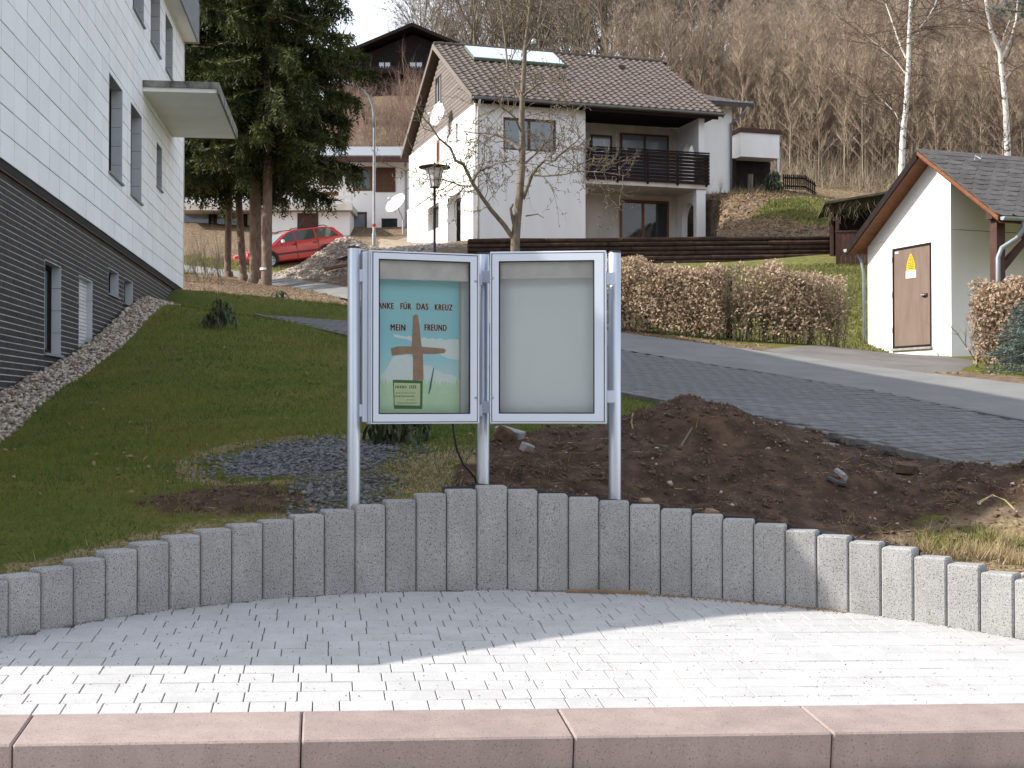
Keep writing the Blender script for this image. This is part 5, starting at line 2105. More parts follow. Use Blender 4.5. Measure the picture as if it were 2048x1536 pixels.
V[:, 2] -= z0
arr_obj('vines', [(V, F, 0)], [M['twig']], SH)

# ------------------------------------------------------------------ retaining wall of logs in front of the white house
A, B = at(936, 478, 40.0), at(1672, 471, 41.0)
LW = thing('log_wall', 'long retaining wall of stacked dark logs below the white house', 'retaining wall', (A.x, A.y, A.z - .75))
dv = (B - A)
ln_ = dv.length
dn = dv.normalized()
bk = Vector((-dn.y, dn.x, 0)).normalized()
for row in range(6):
    u = -R.uniform(0, .8)
    rr = .073
    while u < ln_:
        l = R.uniform(1.8, 2.9)
        a, b = max(u, 0), min(u + l, ln_)
        if b - a > .15:
            r0 = rr * R.uniform(.92, 1.08)
            off = Vector((0, 0, -.07 - row * .142)) + bk * (-.02 * row + R.uniform(-.015, .015))
            pa, pb = A + dn * (a + .01) + off, A + dn * (b - .01) + off
            mid = (pa + pb) / 2 + Vector((0, 0, R.uniform(-.012, .012)))
            MB().tube([pa, mid, pb], [r0, r0 * R.uniform(.95, 1.05), r0 * R.uniform(.9, 1)], 9).build('log', M['log'], LW, space='world')
        u += l
MB().prism([A + bk * .1 + Vector((0, 0, -.9)), A + bk * .3 + Vector((0, 0, -.9)), A + bk * .3 + Vector((0, 0, -.02)), A + bk * .1 + Vector((0, 0, -.02))], dv).build('backing', M['wood_dark'], LW, space='world')

# ------------------------------------------------------------------ picket fence and stump on the slope
FE = thing('picket_fence', 'short dark picket fence stepping down the slope beside the wood', 'fence', at(1567, 384, 62))
line = [(1567, 347.5, 376, 62), (1610, 349, 377.5, 62.4), (1633, 365, 390, 61.5)]
fr_ = []
for (a, b, n) in ((line[0], line[1], 11), (line[1], line[2], 6)):
    for k in range(n):
        f = k / n
        px, t_, b_, d = [a[i] * (1 - f) + b[i] * f for i in range(4)]
        top, bot = at(px, t_, d), at(px, b_, d)
        m_ = MB().prism([(top.x - .03, top.y, bot.z - .05), (top.x + .03, top.y, bot.z - .05), (top.x + .03, top.y, top.z - .05), (top.x, top.y, top.z), (top.x - .03, top.y, top.z - .05)], (0, .022, 0))
        m_.build('picket', M['wood_dark'], FE, space='world')
for (fa, fb) in ((.22, .25), (.80, .83)):
    for a, b in ((line[0], line[1]), (line[1], line[2])):
        p, q = at(a[0], a[1] + (a[2] - a[1]) * fa, a[3] + .05), at(b[0], b[1] + (b[2] - b[1]) * fa, b[3] + .05)
        MB().prism([p, p + Vector((0, .03, 0)), p + Vector((0, .03, -.07)), p + Vector((0, 0, -.07))], q - p).build('rail', M['wood_dark'], FE, space='world')
fw0, fw1 = at(1563, 378, 62.2), at(1640, 392, 61.8)
m_ = MB().prism([fw0 + Vector((0, .06, -1.0)), fw0 + Vector((0, .06, 0)), fw1 + Vector((0, .06, 0)), fw1 + Vector((0, .06, -1.0))], (0, .2, 0))
m_.build('base_wall', M['wood_dark'], FE, space='world')
b = at(1500, 392, 58)
st = MB().tube([b + Vector((0, 0, -.2)), b + Vector((.01, 0, .4)), b + Vector((.03, 0, .93))], [.135, .12, .115], 10)
s_o = st.build('tree_stump', M['bark'], None)
tag(s_o, 'tall cut tree stump in front of the dark shelter on the slope', 'tree stump')


# ------------------------------------------------------------------ red estate car
fc, rc = at(540, 521, 52.9), at(652.6, 507, 54.4)
fx_ = (fc - rc).normalized()
left = Vector((0, 0, 1)).cross(fx_).normalized()
upv = fx_.cross(left).normalized()
WB = (fc - rc).length
car_mid = (fc + rc) / 2 - left * .78 - upv * .31
CAR = thing('parked_car', 'red estate car with roof rails parked on the slope beyond the spruces', 'car', car_mid)
CAR.rotation_euler = Matrix((fx_, left, upv)).transposed().to_euler()
hw = WB / 2

# body shell: cross sections along the length (x forward)
ST = [  # x, z low, z belt/hood top, half width low, half width top
    (2.20, .34, .60, .66, .60), (2.14, .24, .68, .76, .68), (1.95, .20, .74, .82, .74), (1.55, .19, .80, .84, .76), (1.0, .19, .90, .845, .775),
    (.4, .19, .93, .85, .79), (-.6, .19, .95, .85, .79), (-1.5, .20, .97, .845, .785), (-2.05, .24, .98, .83, .76), (-2.28, .30, .95, .79, .72), (-2.34, .36, .80, .74, .68)]
bm_ = MB()
rings = []
for (x, zl, zt, wl_, wt) in ST:
    zm = zl + (zt - zl) * .55
    half = [(0, zl), (wl_ * .86, zl), (wl_ * .97, zl + .07), (wl_, zm), (wt + (wl_ - wt) * .55, zt - .06), (wt, zt), (wt * .55, zt + .018), (0, zt + .022)]
    ring = [(x, y, z) for y, z in half] + [(x, -y, z) for y, z in half[-2:0:-1]]
    rings.append(ring)
n = len(rings[0])
vs = [p for r in rings for p in r]
fs = []
for i in range(len(rings) - 1):
    for k in range(n):
        l = (k + 1) % n
        fs.append((i * n + k, (i + 1) * n + k, (i + 1) * n + l, i * n + l))
fs.append(tuple(range(n)))
fs.append(tuple((len(rings) - 1) * n + k for k in range(n - 1, -1, -1)))
bm_.add(vs, fs)
car_body = bm_.build('body', M['car_red'], CAR, space='local', smooth=True)
car_body.modifiers.new('split', 'EDGE_SPLIT').split_angle = rad(38)
# greenhouse
side = [(1.02, .90), (.30, 1.335), (-.15, 1.415), (-1.35, 1.415), (-1.86, 1.355), (-2.22, .965)]
hwid = lambda z: .775 - (z - .9) * .36
gm = MB()
L_ = [(x, hwid(z), z) for x, z in side]
Rr = [(x, -hwid(z), z) for x, z in side]
m = len(side)
gm.add(L_ + Rr, [tuple(range(m - 1, -1, -1)), tuple(range(m, 2 * m))] + [(i, i + 1, m + i + 1, m + i) for i in range(m - 1)])
gm.build('cabin', M['car_red'], CAR, space='local', bevel=.025)


def car_pane(name, pts, sidey=0, lift=.006):
    q = []
    for (x, z) in pts:
        y = sidey * (hwid(z) + lift)
        q.append((x, y, z))
    if sidey < 0:
        q = q[::-1]
    return MB().face(q[::-1]).build(name, M['car_glass'], CAR, space='local')


for sd in (1, -1):
    car_pane('side_window', [(.80, .95), (.27, 1.285), (.02, 1.345), (.02, .965)], sd)
    car_pane('side_window', [(-.06, .965), (-.06, 1.35), (-.92, 1.36), (-.92, .975)], sd)
    car_pane('side_window', [(-1.0, .98), (-1.0, 1.358), (-1.62, 1.345), (-1.98, .985)], sd)
    # rubbing strip, sill, rail, mirror, handles, lamps
    MB().prism([(1.30, sd * .852, .47), (-1.05, sd * .862, .47), (-1.05, sd * .862, .55), (1.30, sd * .852, .55)], (0, -sd * .03, 0)).build('rubbing_strip', M['trim'], CAR, space='local')
    MB().prism([(-1.72, sd * .856, .47), (-2.22, sd * .80, .47), (-2.22, sd * .80, .57), (-1.72, sd * .856, .57)], (0, -sd * .03, 0)).build('rubbing_strip', M['trim'], CAR, space='local')
    MB().tube([(.15, sd * .57, 1.39), (.02, sd * .57, 1.465), (-1.45, sd * .57, 1.47), (-1.62, sd * .57, 1.40)], .018, 6).build('roof_rail', M['black'], CAR, space='local')
    mi = MB().box(.60, .70, min(sd * .83, sd * .99), max(sd * .83, sd * .99), .93, 1.05)
    mi.build('mirror', M['white'] if sd > 0 else M['car_red'], CAR, space='local', bevel=.02)
    for x in (.12, -.82):
        MB().box(x - .08, x + .08, min(sd * .835, sd * .865), max(sd * .835, sd * .865), .80, .835).build('door_handle', M['black'], CAR, space='local')
    for x in (.04, -.96):
        MB().box(x - .006, x + .006, min(sd * .80, sd * .853), max(sd * .80, sd * .853), .30, .93).build('door_gap', M['seal'], CAR, space='local')
    MB().prism([(2.155, sd * .36, .56), (2.135, sd * .70, .56), (2.09, sd * .69, .68), (2.13, sd * .36, .67)], (.03, 0, 0)).build('headlight', M['lamp_glass'], CAR, space='local', bevel=.006)
    MB().prism([(-2.315, sd * .45, .62), (-2.29, sd * .735, .62), (-2.27, sd * .725, .86), (-2.30, sd * .45, .86)], (-.03, 0, 0)).build('tail_light', M['trim'], CAR, space='local')
    for xc in (hw, -hw):
        y = sd * .775
        wh = thing('wheel', '', 'wheel')
        for k in ('label', 'category'):
            del wh[k]
        wh.parent = CAR
        wh.location = (xc, y, .31)
        ax = Vector((0, sd, 0))
        prof = [(.20, .085), (.275, .10), (.31, .07), (.315, 0), (.31, -.08), (.20, -.10)]
        MB().lathe(prof, (0, 0, 0), 22, axis=ax).build('tyre', M['rubber'], wh, space='local', smooth=True)
        rm_ = MB().lathe([(0, .07), (.06, .075), (.09, .062), (.19, .075), (.205, .09)], (0, 0, 0), 22, axis=ax)
        rm_.build('rim', M['rim'], wh, space='local', smooth=True)
        sp_ = MB()
        for q in range(7):
            a = 2 * PI * q / 7
            c_ = Vector((math.cos(a) * .135, sd * .078, math.sin(a) * .135))
            sp_.lathe([(0, .002), (.026, .001), (.03, -.004)], c_, 8, axis=ax)
        sp_.build('wheel_holes', M['seal'], wh, space='local')
        ar = MB()
        N_ = 12
        ring = []
        for q in range(N_ + 1):
            a = PI * q / N_ * 1.16 - .25
            ring.append((math.cos(a), math.sin(a)))
        yy = sd * .858
        ar.add([(xc + c_ * .385, yy, .31 + s_ * .385) for c_, s_ in ring] + [(xc + c_ * .29, yy, .31 + s_ * .29) for c_, s_ in ring],
               [(q, q + 1, N_ + 2 + q, N_ + 1 + q) if sd < 0 else (N_ + 1 + q, N_ + 2 + q, q + 1, q) for q in range(N_)])
        ar.build('wheel_arch', M['seal'], CAR, space='local')
MB().face([(1.0 - .04, .66, .945), (.34, .53, 1.315), (.34, -.53, 1.315), (1.0 - .04, -.66, .945)][::-1]).build('windscreen', M['car_glass'], CAR, space='local').location = (.012, 0, .012)
MB().face([(-1.92, .55, 1.30), (-2.20, .66, 1.0), (-2.20, -.66, 1.0), (-1.92, -.55, 1.30)]).build('rear_window', M['car_glass'], CAR, space='local').location = (-.012, 0, .008)
MB().box(2.165, 2.20, -.34, .34, .56, .66).build('grille', M['black'], CAR, space='local')
MB().prism([(2.22, .0, .30), (2.22, -.60, .30), (2.14, -.80, .30), (1.9, -.85, .30), (1.9, .85, .30), (2.14, .80, .30), (2.22, .60, .30)], (0, 0, .2)).build('bumper', M['trim'], CAR, space='local', bevel=.02)
MB().prism([(-2.36, .0, .36), (-2.36, .60, .36), (-2.30, .80, .36), (-2.0, .85, .36), (-2.0, -.85, .36), (-2.30, -.80, .36), (-2.36, -.60, .36)], (0, 0, .2)).build('bumper', M['trim'], CAR, space='local', bevel=.02)
MB().tube([(-.5, .1, 1.41), (-.9, .1, 1.85)], .008, 5).build('aerial', M['black'], CAR, space='local')
MB().box(-.9, .8, -.6, .6, .5, .85).build('seats', M['black'], CAR, space='local')

# ------------------------------------------------------------------ street lamps
b = at(869, 530, 36)
b.z = tz(b.x, b.y)
LN = thing('lantern_post', 'old style lantern with black flat cap on a slim black post', 'street lamp', b)
zt = at(869, 376, 36).z
MB().lathe([(.06, b.z - .1), (.06, b.z + .5), (.045, b.z + .55), (.036, b.z + 1.2), (.036, zt - .02), (.055, zt)], (b.x, b.y, 0), 12).build('post', M['black'], LN, space='world', smooth=True)
h0, h1 = zt, at(869, 337, 36).z
lg = MB()
for k in range(8):
    a0, a1 = 2 * PI * k / 8 + .06, 2 * PI * (k + 1) / 8 - .06
    r0, r1 = .115, .235
    lg.add([(b.x + r0 * math.cos(a0), b.y + r0 * math.sin(a0), h0 + .03), (b.x + r0 * math.cos(a1), b.y + r0 * math.sin(a1), h0 + .03),
            (b.x + r1 * math.cos(a1), b.y + r1 * math.sin(a1), h1), (b.x + r1 * math.cos(a0), b.y + r1 * math.sin(a0), h1)], [(0, 1, 2, 3)])
lg.build('lamp_glass', M['lamp_glass'], LN, space='world')
br = MB()
for k in range(8):
    a = 2 * PI * k / 8
    br.tube([(b.x + .118 * math.cos(a), b.y + .118 * math.sin(a), h0), (b.x + .240 * math.cos(a), b.y + .240 * math.sin(a), h1)], .010, 5)
br.lathe([(0, h0), (.125, h0 + .005), (.118, h0 + .035)], (b.x, b.y, 0), 16)
br.build('lantern_frame', M['black'], LN, space='world')
cp_ = MB().lathe([(.245, h1 - .01), (.43, h1 + .015), (.43, h1 + .045), (.30, h1 + .075), (.10, h1 + .105), (.03, h1 + .12), (.03, h1 + .16), (0, h1 + .17)], (b.x, b.y, 0), 24)
cp_.build('lantern_cap', M['black'], LN, space='world', smooth=True)

b = at(748, 500, 50)
b.z = tz(b.x, b.y) - .1
SL_ = thing('street_lamp', 'tall galvanised street lamp with a curved arm and red band', 'street lamp', b)
q0 = at(748, 255, 50)
MB().lathe([(.078, b.z), (.078, at(748, 468, 50).z), (.056, at(748, 465, 50).z), (.048, q0.z)], (b.x, b.y, 0), 12).build('post', M['zinc'], SL_, space='world', smooth=True)
MB().lathe([(.075, at(748, 453, 50).z), (.075, at(748, 448, 50).z)], (b.x, b.y, 0), 12).build('red_band', M['red_paint'], SL_, space='world')
arm = [Vector((b.x, b.y, q0.z)), at(747.5, 232, 50), at(745, 212, 50), at(737, 192, 50), at(727, 180, 50), at(712, 170, 50), at(690, 165, 50)]
for p in arm:
    p.x += b.x - at(748, 300, 50).x
MB().tube(arm, [.055, .05, .045, .042, .04, .038, .035], 10).build('arm', M['zinc'], SL_, space='world', smooth=True)
hd_ = MB()
e_ = arm[-1]
hd_.tube([e_ + Vector((.05, 0, 0)), e_ + Vector((-.1, 0, .01)), e_ + Vector((-.45, 0, .0)), e_ + Vector((-.6, 0, -.01))], [.05, .11, .12, .05], 12)
hd_.build('lamp_head', M['zinc'], SL_, space='world', smooth=True)

# ------------------------------------------------------------------ houses across the street behind the viewer, seen only as reflections
NH = thing('street_house', 'white sunlit house across the street seen only as a reflection in the display case glass', 'house', (9.5, -13, -2.6), rad(-12))
MB().box(-4, 7, -5, 0, -3.0, .35).build('wall', M['render'], NH)
rr_ = MB()
rr_.prism([(-4.4, .4, .30), (-4.4, -2.5, 2.4), (-4.4, -5.4, .30)], (11.8, 0, 0))
rr_.build('roof', M['roof_tile'], NH)
for k in range(4):
    MB().box(-3 + k * 2.4, -1.9 + k * 2.4, -.01, .03, -1.7, -.4).build('window', M['glass'], NH)


# ------------------------------------------------------------------ vegetation helpers
def grow(segs, tips, p, d, L, r, lvl, maxlvl, nch, spread, up, wob=.18, rend=.35, seglen=None):
    """recursive limb: appends tube rows to segs, end points to tips"""
    ns = max(2, int(L / (seglen or max(L / 4, .12))))
    ns = min(ns, 6)
    pts = [np.array(p, float)]
    d = np.array(d, float)
    d /= np.linalg.norm(d)
    dirs = [d]
    for i in range(ns):
        d = d + NR.normal(size=3) * wob + np.array([0, 0, up])
        d /= np.linalg.norm(d)
        pts.append(pts[-1] + d * L / ns)
        dirs.append(d)
    for i in range(ns):
        r0 = r * (1 - (1 - rend) * i / ns)
        r1 = r * (1 - (1 - rend) * (i + 1) / ns)
        segs.append((*pts[i], *pts[i + 1], r0, r1))
    if lvl >= maxlvl:
        tips.append((pts[-1], d))
        return
    n = nch[lvl] if isinstance(nch, (list, tuple)) else nch
    for k in range(n):
        f = .25 + .75 * (k + NR.random()) / n
        i = min(int(f * ns), ns - 1)
        q = pts[i] + (pts[i + 1] - pts[i]) * (f * ns - i)
        dd = dirs[i]
        perp = np.cross(dd, NR.normal(size=3))
        perp /= np.linalg.norm(perp) + 1e-9
        a = spread * NR.uniform(.7, 1.25)
        nd = dd * math.cos(a) + perp * math.sin(a)
        grow(segs, tips, q, nd, L * NR.uniform(.38, .62), r * (1 - (1 - rend) * f) * .62, lvl + 1, maxlvl, nch, spread, up, wob, rend, seglen)
    grow(segs, tips, pts[-1], d, L * .5, r * rend, lvl + 1, maxlvl, nch, spread, up, wob, rend, seglen)


def path_limb(segs, pts, r0, r1):
    pts = [np.array(p, float) for p in pts]
    n = len(pts) - 1
    for i in range(n):
        segs.append((*pts[i], *pts[i + 1], r0 + (r1 - r0) * i / n, r0 + (r1 - r0) * (i + 1) / n))
    return pts


def along(pts, f):
    L = [np.linalg.norm(b - a) for a, b in zip(pts[:-1], pts[1:])]
    t = f * sum(L)
    for i, l in enumerate(L):
        if t <= l or i == len(L) - 1:
            q = min(1, t / l)
            d = (pts[i + 1] - pts[i]) / l
            return pts[i] + (pts[i + 1] - pts[i]) * q, d
        t -= l


# ------------------------------------------------------------------ bare fruit tree before the white house
D = 36
base = at(1032, 520, D)
base.z = tz(base.x, base.y) - .1
AT = thing('fruit_tree', 'bare spreading fruit tree with forked trunk in front of the white house', 'tree', base)
limbs = [
    ([tuple(base)] + [at(*q, D + dd) for q, dd in (((1030, 490), 0), ((1034, 440), 0), ((1039, 391), 0), ((1043, 340), .05), ((1045, 293), .05), ((1043, 245), .1), ((1045, 195), .1), ((1048, 140), .1), ((1050, 98), .1), ((1056, 50), .1), ((1060, 10), .1), ((1057, -40), .2), ((1062, -95), .2))], .132, .020),
    ([at(*q, D + dd) for q, dd in (((1027, 478), 0), ((1008, 450), -.1), ((982, 420), -.3), ((962, 392), -.5), ((946, 368), -.6), ((927, 329), -.8), ((911, 321), -1), ((901, 296), -1.1), ((878, 277), -1.3), ((860, 250), -1.4), ((842, 231), -1.5))], .070, .015),
    ([at(*q, D + dd) for q, dd in (((1046, 398), 0), ((1055, 375), -.1), ((1064, 350), -.3), ((1077, 332), -.5), ((1090, 320), -.6), ((1109, 321), -.8), ((1126, 303), -1), ((1150, 285), -1.2), ((1168, 268), -1.3))], .052, .012),
    ([at(*q, D + dd) for q, dd in (((1041, 300), 0), ((1020, 285), .3), ((1002, 273), .6), ((975, 266), .9), ((946, 266), 1.1), ((925, 262), 1.3))], .045, .012),
    ([at(*q, D + dd) for q, dd in (((1043, 200), .1), ((1033, 180), .3), ((1025, 163), .5), ((1015, 143), .6), ((1013, 110), .8), ((1010, 81), .9), ((1006, 50), 1.0), ((1003, 20), 1.1), ((995, -20), 1.2))], .042, .012),
    ([at(*q, D + dd) for q, dd in (((1046, 192), .1), ((1060, 180), -.2), ((1077, 168), -.4), ((1100, 162), -.6), ((1126, 154), -.8))], .035, .010),
    ([at(*q, D + dd) for q, dd in (((1046, 330), .1), ((1060, 318), .3), ((1080, 300), .6), ((1095, 280), .9), ((1108, 255), 1.1))], .035, .010),
    ([at(*q, D + dd) for q, dd in (((1064, 350), -.3), ((1090, 352), -.6), ((1120, 350), -.9), ((1160, 342), -1.2), ((1210, 345), -1.5), ((1250, 352), -1.7))], .030, .009),
    ([at(*q, D + dd) for q, dd in (((960, 390), -.5), ((950, 372), -.4), ((925, 372), -.2), ((895, 362), 0), ((860, 352), .3), ((800, 336), .6))], .028, .009),
    ([at(*q, D + dd) for q, dd in (((946, 365), -.6), ((955, 345), -.9), ((975, 335), -1.2), ((1000, 325), -1.5), ((1020, 322), -1.7))], .028, .009),
    ([at(*q, D + dd) for q, dd in (((1050, 100), .1), ((1065, 75), -.1), ((1085, 45), -.3), ((1100, 10), -.5), ((1110, -30), -.6))], .026, .009),
    ([at(*q, D + dd) for q, dd in (((1029, 455), 0), ((1024, 432), -.1), ((1021, 418), -.15), ((1026, 408), -.2))], .045, .03),
    ([at(*q, D + dd) for q, dd in (((1045, 270), .1), ((1030, 235), -.3), ((1005, 215), -.6), ((985, 205), -.9))], .03, .009),
    ([at(*q, D + dd) for q, dd in (((1052, 432), 0), ((1075, 428), -.2), ((1088, 436), -.3))], .022, .01),
]
segs, twigs = [], []
tips = []
for i, (pts, r0, r1) in enumerate(limbs):
    P = path_limb(segs, pts, r0, r1)
    n_tw = {0: 26, 1: 26, 2: 20, 7: 18, 8: 16}.get(i, 11)
    lo = .38 if i == 0 else .22
    if i in (11, 13):
        continue
    for k in range(n_tw):
        q, d = along(P, lo + (1 - lo) * NR.random())
        perp = np.cross(d, NR.normal(size=3))
        perp /= np.linalg.norm(perp)
        nd = d * .45 + perp * .9
        nd[1] *= .8
        nd[2] += NR.uniform(-.25, .3)
        grow(twigs, tips, q, nd, NR.uniform(.45, 1.25), .011, 0, 1, [5], .9, NR.uniform(-.10, .06), .28, .5)
V, F = seg_tubes(segs, 9)
trunk = arr_obj('trunk', [(V, F, 0)], [M['bark']], AT, base, True)
# short fruiting spurs with buds
sp_b, sp_d = [], []
tw = np.array(twigs)
for k in range(2600):
    r = tw[NR.integers(len(tw))]
    f = NR.random()
    sp_b.append(r[:3] * (1 - f) + r[3:6] * f)
    sp_d.append(NR.normal(size=3) + [0, 0, .5])
sp_b, sp_d = np.array(sp_b), unit(np.array(sp_d))
sl = NR.uniform(.04, .13, len(sp_b))[:, None]
spur = np.c_[sp_b, sp_b + sp_d * sl, np.full(len(sp_b), .007), np.full(len(sp_b), .012)]
V1, F1 = seg_tubes(tw, 4)
V2, F2 = seg_tubes(spur, 3)
arr_obj('twigs', [(V1, F1, 0), (V2, F2, 0)], [M['twig']], AT, base)

# ------------------------------------------------------------------ birches
def birch(name, label, stems, n_tw, droop, D, seed, twl=(1.0, 2.4), group=None):
    b0 = at(*stems[0][0][0], D)
    b0 = Vector((b0.x, b0.y, tz(b0.x, b0.y) - .1))
    t = thing(name, label, 'tree', b0)
    segs, tw, tips = [], [], []
    for si, (pts, r0, r1) in enumerate(stems):
        P = [at(*q, D + .12 * k * (si > 0)) for k, q in enumerate(pts)]
        if si == 0:
            P = [b0] + P
        P = path_limb(segs, P, r0, r1)
        for k in range(n_tw if si == 0 else n_tw // 2):
            q, d = along(P, .25 + .75 * NR.random())
            a = NR.uniform(0, 2 * PI)
            nd = np.array([math.cos(a), math.sin(a) * .8, NR.uniform(.2, 1.0)])
            grow(tw, tips, q, nd, NR.uniform(*twl), .014, 0, 2, [5, 4], .6, droop, .16, .4)
    V, F = seg_tubes(segs, 9)
    arr_obj('trunk', [(V, F, 0)], [M['bark_birch']], t, b0, True)
    V, F = seg_tubes(tw, 3)
    arr_obj('twigs', [(V, F, 0)], [M['twig_birch']], t, b0)
    return t


birch('birch_tree', 'slim white barked birch rising behind the ridge of the transformer building',
      [([(1803, 340), (1805, 290), (1808, 250), (1812, 220), (1814, 180), (1817, 130), (1818, 80), (1820, 40), (1822, 0), (1825, -60), (1827, -140)], .115, .05),
       ([(1813, 118), (1802, 95), (1790, 60), (1778, 25), (1765, -10), (1752, -50)], .035, .015),
       ([(1820, 85), (1836, 60), (1852, 40), (1868, 15), (1880, -20)], .03, .012),
       ([(1808, 265), (1790, 225), (1765, 200), (1740, 185)], .02, .008),
       ([(1813, 150), (1790, 120), (1762, 95), (1730, 70)], .022, .008)], 44, -.09, 46, 3, (1.0, 2.3))
birch('birch_tree', 'forked birch with pale trunk at the far right behind the shingled roof',
      [([(2016, 330), (2015, 300), (2013, 255), (2012, 225), (2008, 180), (2003, 140), (2000, 105), (1992, 85), (1982, 60), (1974, 20), (1968, -30), (1962, -100)], .125, .045),
       ([(2001, 120), (2013, 100), (2024, 70), (2032, 40), (2036, 0), (2040, -50)], .05, .02),
       ([(2007, 160), (2025, 140), (2048, 125), (2075, 105)], .03, .012),
       ([(1998, 100), (2006, 75), (2012, 58), (2020, 40)], .03, .012)], 30, -.05, 48, 4, (.9, 2.0))

# ------------------------------------------------------------------ spruces
def spruce(label, base_px, d, lean, r0, height, crown_from, rad_, nbr, seed, blue=False, fill=1.0, need='needle', shape=None):
    b = at(*base_px, d)
    b.z = tz(b.x, b.y) - .08
    t = thing('spruce_tree', label, 'tree', b, 0, 'spruces beside the clad building')
    top = np.array([b.x + lean[0], b.y + lean[1], b.z + height])
    bb = np.array(b)
    segs = []
    pts = []
    for k in range(9):
        f = k / 8
        p = bb * (1 - f) + top * f + np.array([math.sin(f * 5 + seed) * .05, 0, 0])
        pts.append(p)
    segs.append((*(bb - [0, 0, .1]), *(bb + [0, 0, .25]), r0 * 1.65, r0 * 1.05))
    path_limb(segs, pts, r0, .02)
    V, F = seg_tubes(segs, 10)
    arr_obj('trunk', [(V, F, 0)], [M['bark_spruce']], t, b, True)
    bs, P_, D_, L_, W_ = [], [], [], [], []
    for k in range(nbr):
        f = crown_from + (1 - crown_from) * (k + NR.random() * .9) / nbr
        o, _ = along([np.array(p) for p in pts], f)
        a = k * 2.399 + seed + NR.uniform(-.3, .3)
        g = (f - crown_from) / (1 - crown_from)
        L = rad_ * (1 - g) ** .7 * NR.uniform(.65, 1.12) + .25
        if g < .12:
            L *= .72 + g * 2.2
        if shape:
            L *= shape(a, g)
        n = 9
        bp = [o]
        dirx = np.array([math.cos(a), math.sin(a), 0])
        z = 0
        sl = NR.uniform(-.35, -.1) if g < .6 else NR.uniform(0, .35)
        for i in range(1, n + 1):
            u = i / n
            zz = L * (sl * u - .25 * u * u * (1 - g) + .42 * max(0, u - .55) ** 1.6)
            bp.append(o + dirx * L * u + np.array([0, 0, zz]) + NR.normal(size=3) * .02)
        for i in range(n):
            bs.append((*bp[i], *bp[i + 1], .030 * (1 - i / n) * (.4 + L / rad_) + .006, .030 * (1 - (i + 1) / n) * (.4 + L / rad_) + .005))
        # hanging and lateral sprays
        nsp = int(L * 56 * fill)
        sidev = np.array([-math.sin(a), math.cos(a), 0])
        for q in range(nsp):
            u = .04 + .96 * NR.random() ** .85
            i = min(int(u * n), n - 1)
            c = bp[i] + (bp[i + 1] - bp[i]) * (u * n - i)
            sgn_ = 1 if NR.random() < .5 else -1
            hang = NR.random() < .74
            if hang:
                dv = np.array([0, 0, -1.0]) + sidev * sgn_ * NR.uniform(0, .55) + dirx * NR.uniform(-.1, .4)
                ln = NR.uniform(.25, .85) * (1.1 - .4 * u)
            else:
                dv = dirx * NR.uniform(.4, 1.0) + sidev * sgn_ * NR.uniform(.4, 1.0) + np.array([0, 0, NR.uniform(-.5, .15)])
                ln = NR.uniform(.18, .45) * (1.15 - .5 * u)
            dv = dv / np.linalg.norm(dv)
            m = max(6, int(ln / .062))
            ff = np.linspace(0, 1, m)
            core = c + dv * ln * ff[:, None] + np.array([0, 0, -.10]) * (ff ** 2)[:, None] * ln
            sd = np.cross(dv, NR.normal(size=3))
            sd /= np.linalg.norm(sd)
            alt = np.where(np.arange(m) % 2 == 0, 1, -1)[:, None]
            P_.append(core)
            D_.append(dv * .75 + sd * alt * .62 + NR.normal(size=(m, 3)) * .22)
            L_.append(np.full(m, .18) * NR.uniform(.8, 1.25) * (1.1 - .45 * ff))
            W_.append(np.full(m, .058))
    P_, D_, L_, W_ = np.concatenate(P_), np.concatenate(D_), np.concatenate(L_), np.concatenate(W_)
    V, F = blades(P_, D_, L_, W_)
    V2, F2 = seg_tubes(bs, 4)
    arr_obj('crown', [(V, F, 0), (V2, F2, 1)], [M[need], M['bark_spruce']], t, b)
    return t, len(P_)


tot = 0
for a in (('thick spruce trunk standing nearest the lane, with a white paint ring', (530, 571), 41, (.10, .1), .165, 20, .195, 3.5, 130, 1.0),
          ('thickest spruce trunk with a spreading root, left of the ringed trunk', (509, 563), 42, (-.1, .3), .195, 22, .17, 3.7, 136, 2.2),
          ('thin sunlit spruce trunk leaning left, second from the building', (487, 558), 43.5, (-1.0, .5), .125, 18, .20, 3.2, 108, 3.1),
          ('thin yellowish sunlit spruce trunk nearest the white clad building', (458, 556), 44.2, (.05, .7), .115, 17, .20, 3.1, 108, 4.7)):
    t, n = spruce(*a)
    tot += n
ring_ = MB()
b = at(530, 538, 41)
ring_.lathe([(.166, b.z - .04), (.167, b.z + .03)], (b.x + .01, b.y, 0), 14)
ring_.build('paint_ring', M['white'], bpy.data.objects['spruce_tree'], space='world')
t, n = spruce('dense spruce half hidden behind the corner of the white clad building', (338, 560), 42, (0, 0), .15, 18, .20, 2.9, 92, 5.5)
print('spruce blades', tot + n)

# blue conifer reaching in at the upper right corner
b = Vector((17.2, 40, tz(17.2, 40)))
BC = thing('blue_conifer', 'blue green conifer branch reaching in at the upper right corner', 'tree', b)
segs = []
path_limb(segs, [b, b + Vector((0, 0, 7)), b + Vector((.1, 0, 15))], .18, .04)
P_, D_, L_ = [], [], []
for k in range(70):
    z = b.z + 7.2 + k * .09
    a = PI + NR.uniform(-.8, .8) + (PI if k % 5 == 0 else 0)
    o = np.array([b.x, b.y, z])
    L = NR.uniform(2.0, 3.0)
    dv = np.array([math.cos(a), math.sin(a), NR.uniform(-.1, .2)])
    segs.append((*o, *(o + dv * L), .035, .01))
    for q in range(70):
        u = .25 + .75 * NR.random()
        c = o + dv * L * u + NR.normal(size=3) * [.16, .16, .12]
        m = 14
        P_.append(np.repeat(c[None], m, 0))
        D_.append(NR.normal(size=(m, 3)) + dv * .6)
        L_.append(NR.uniform(.08, .16, m))
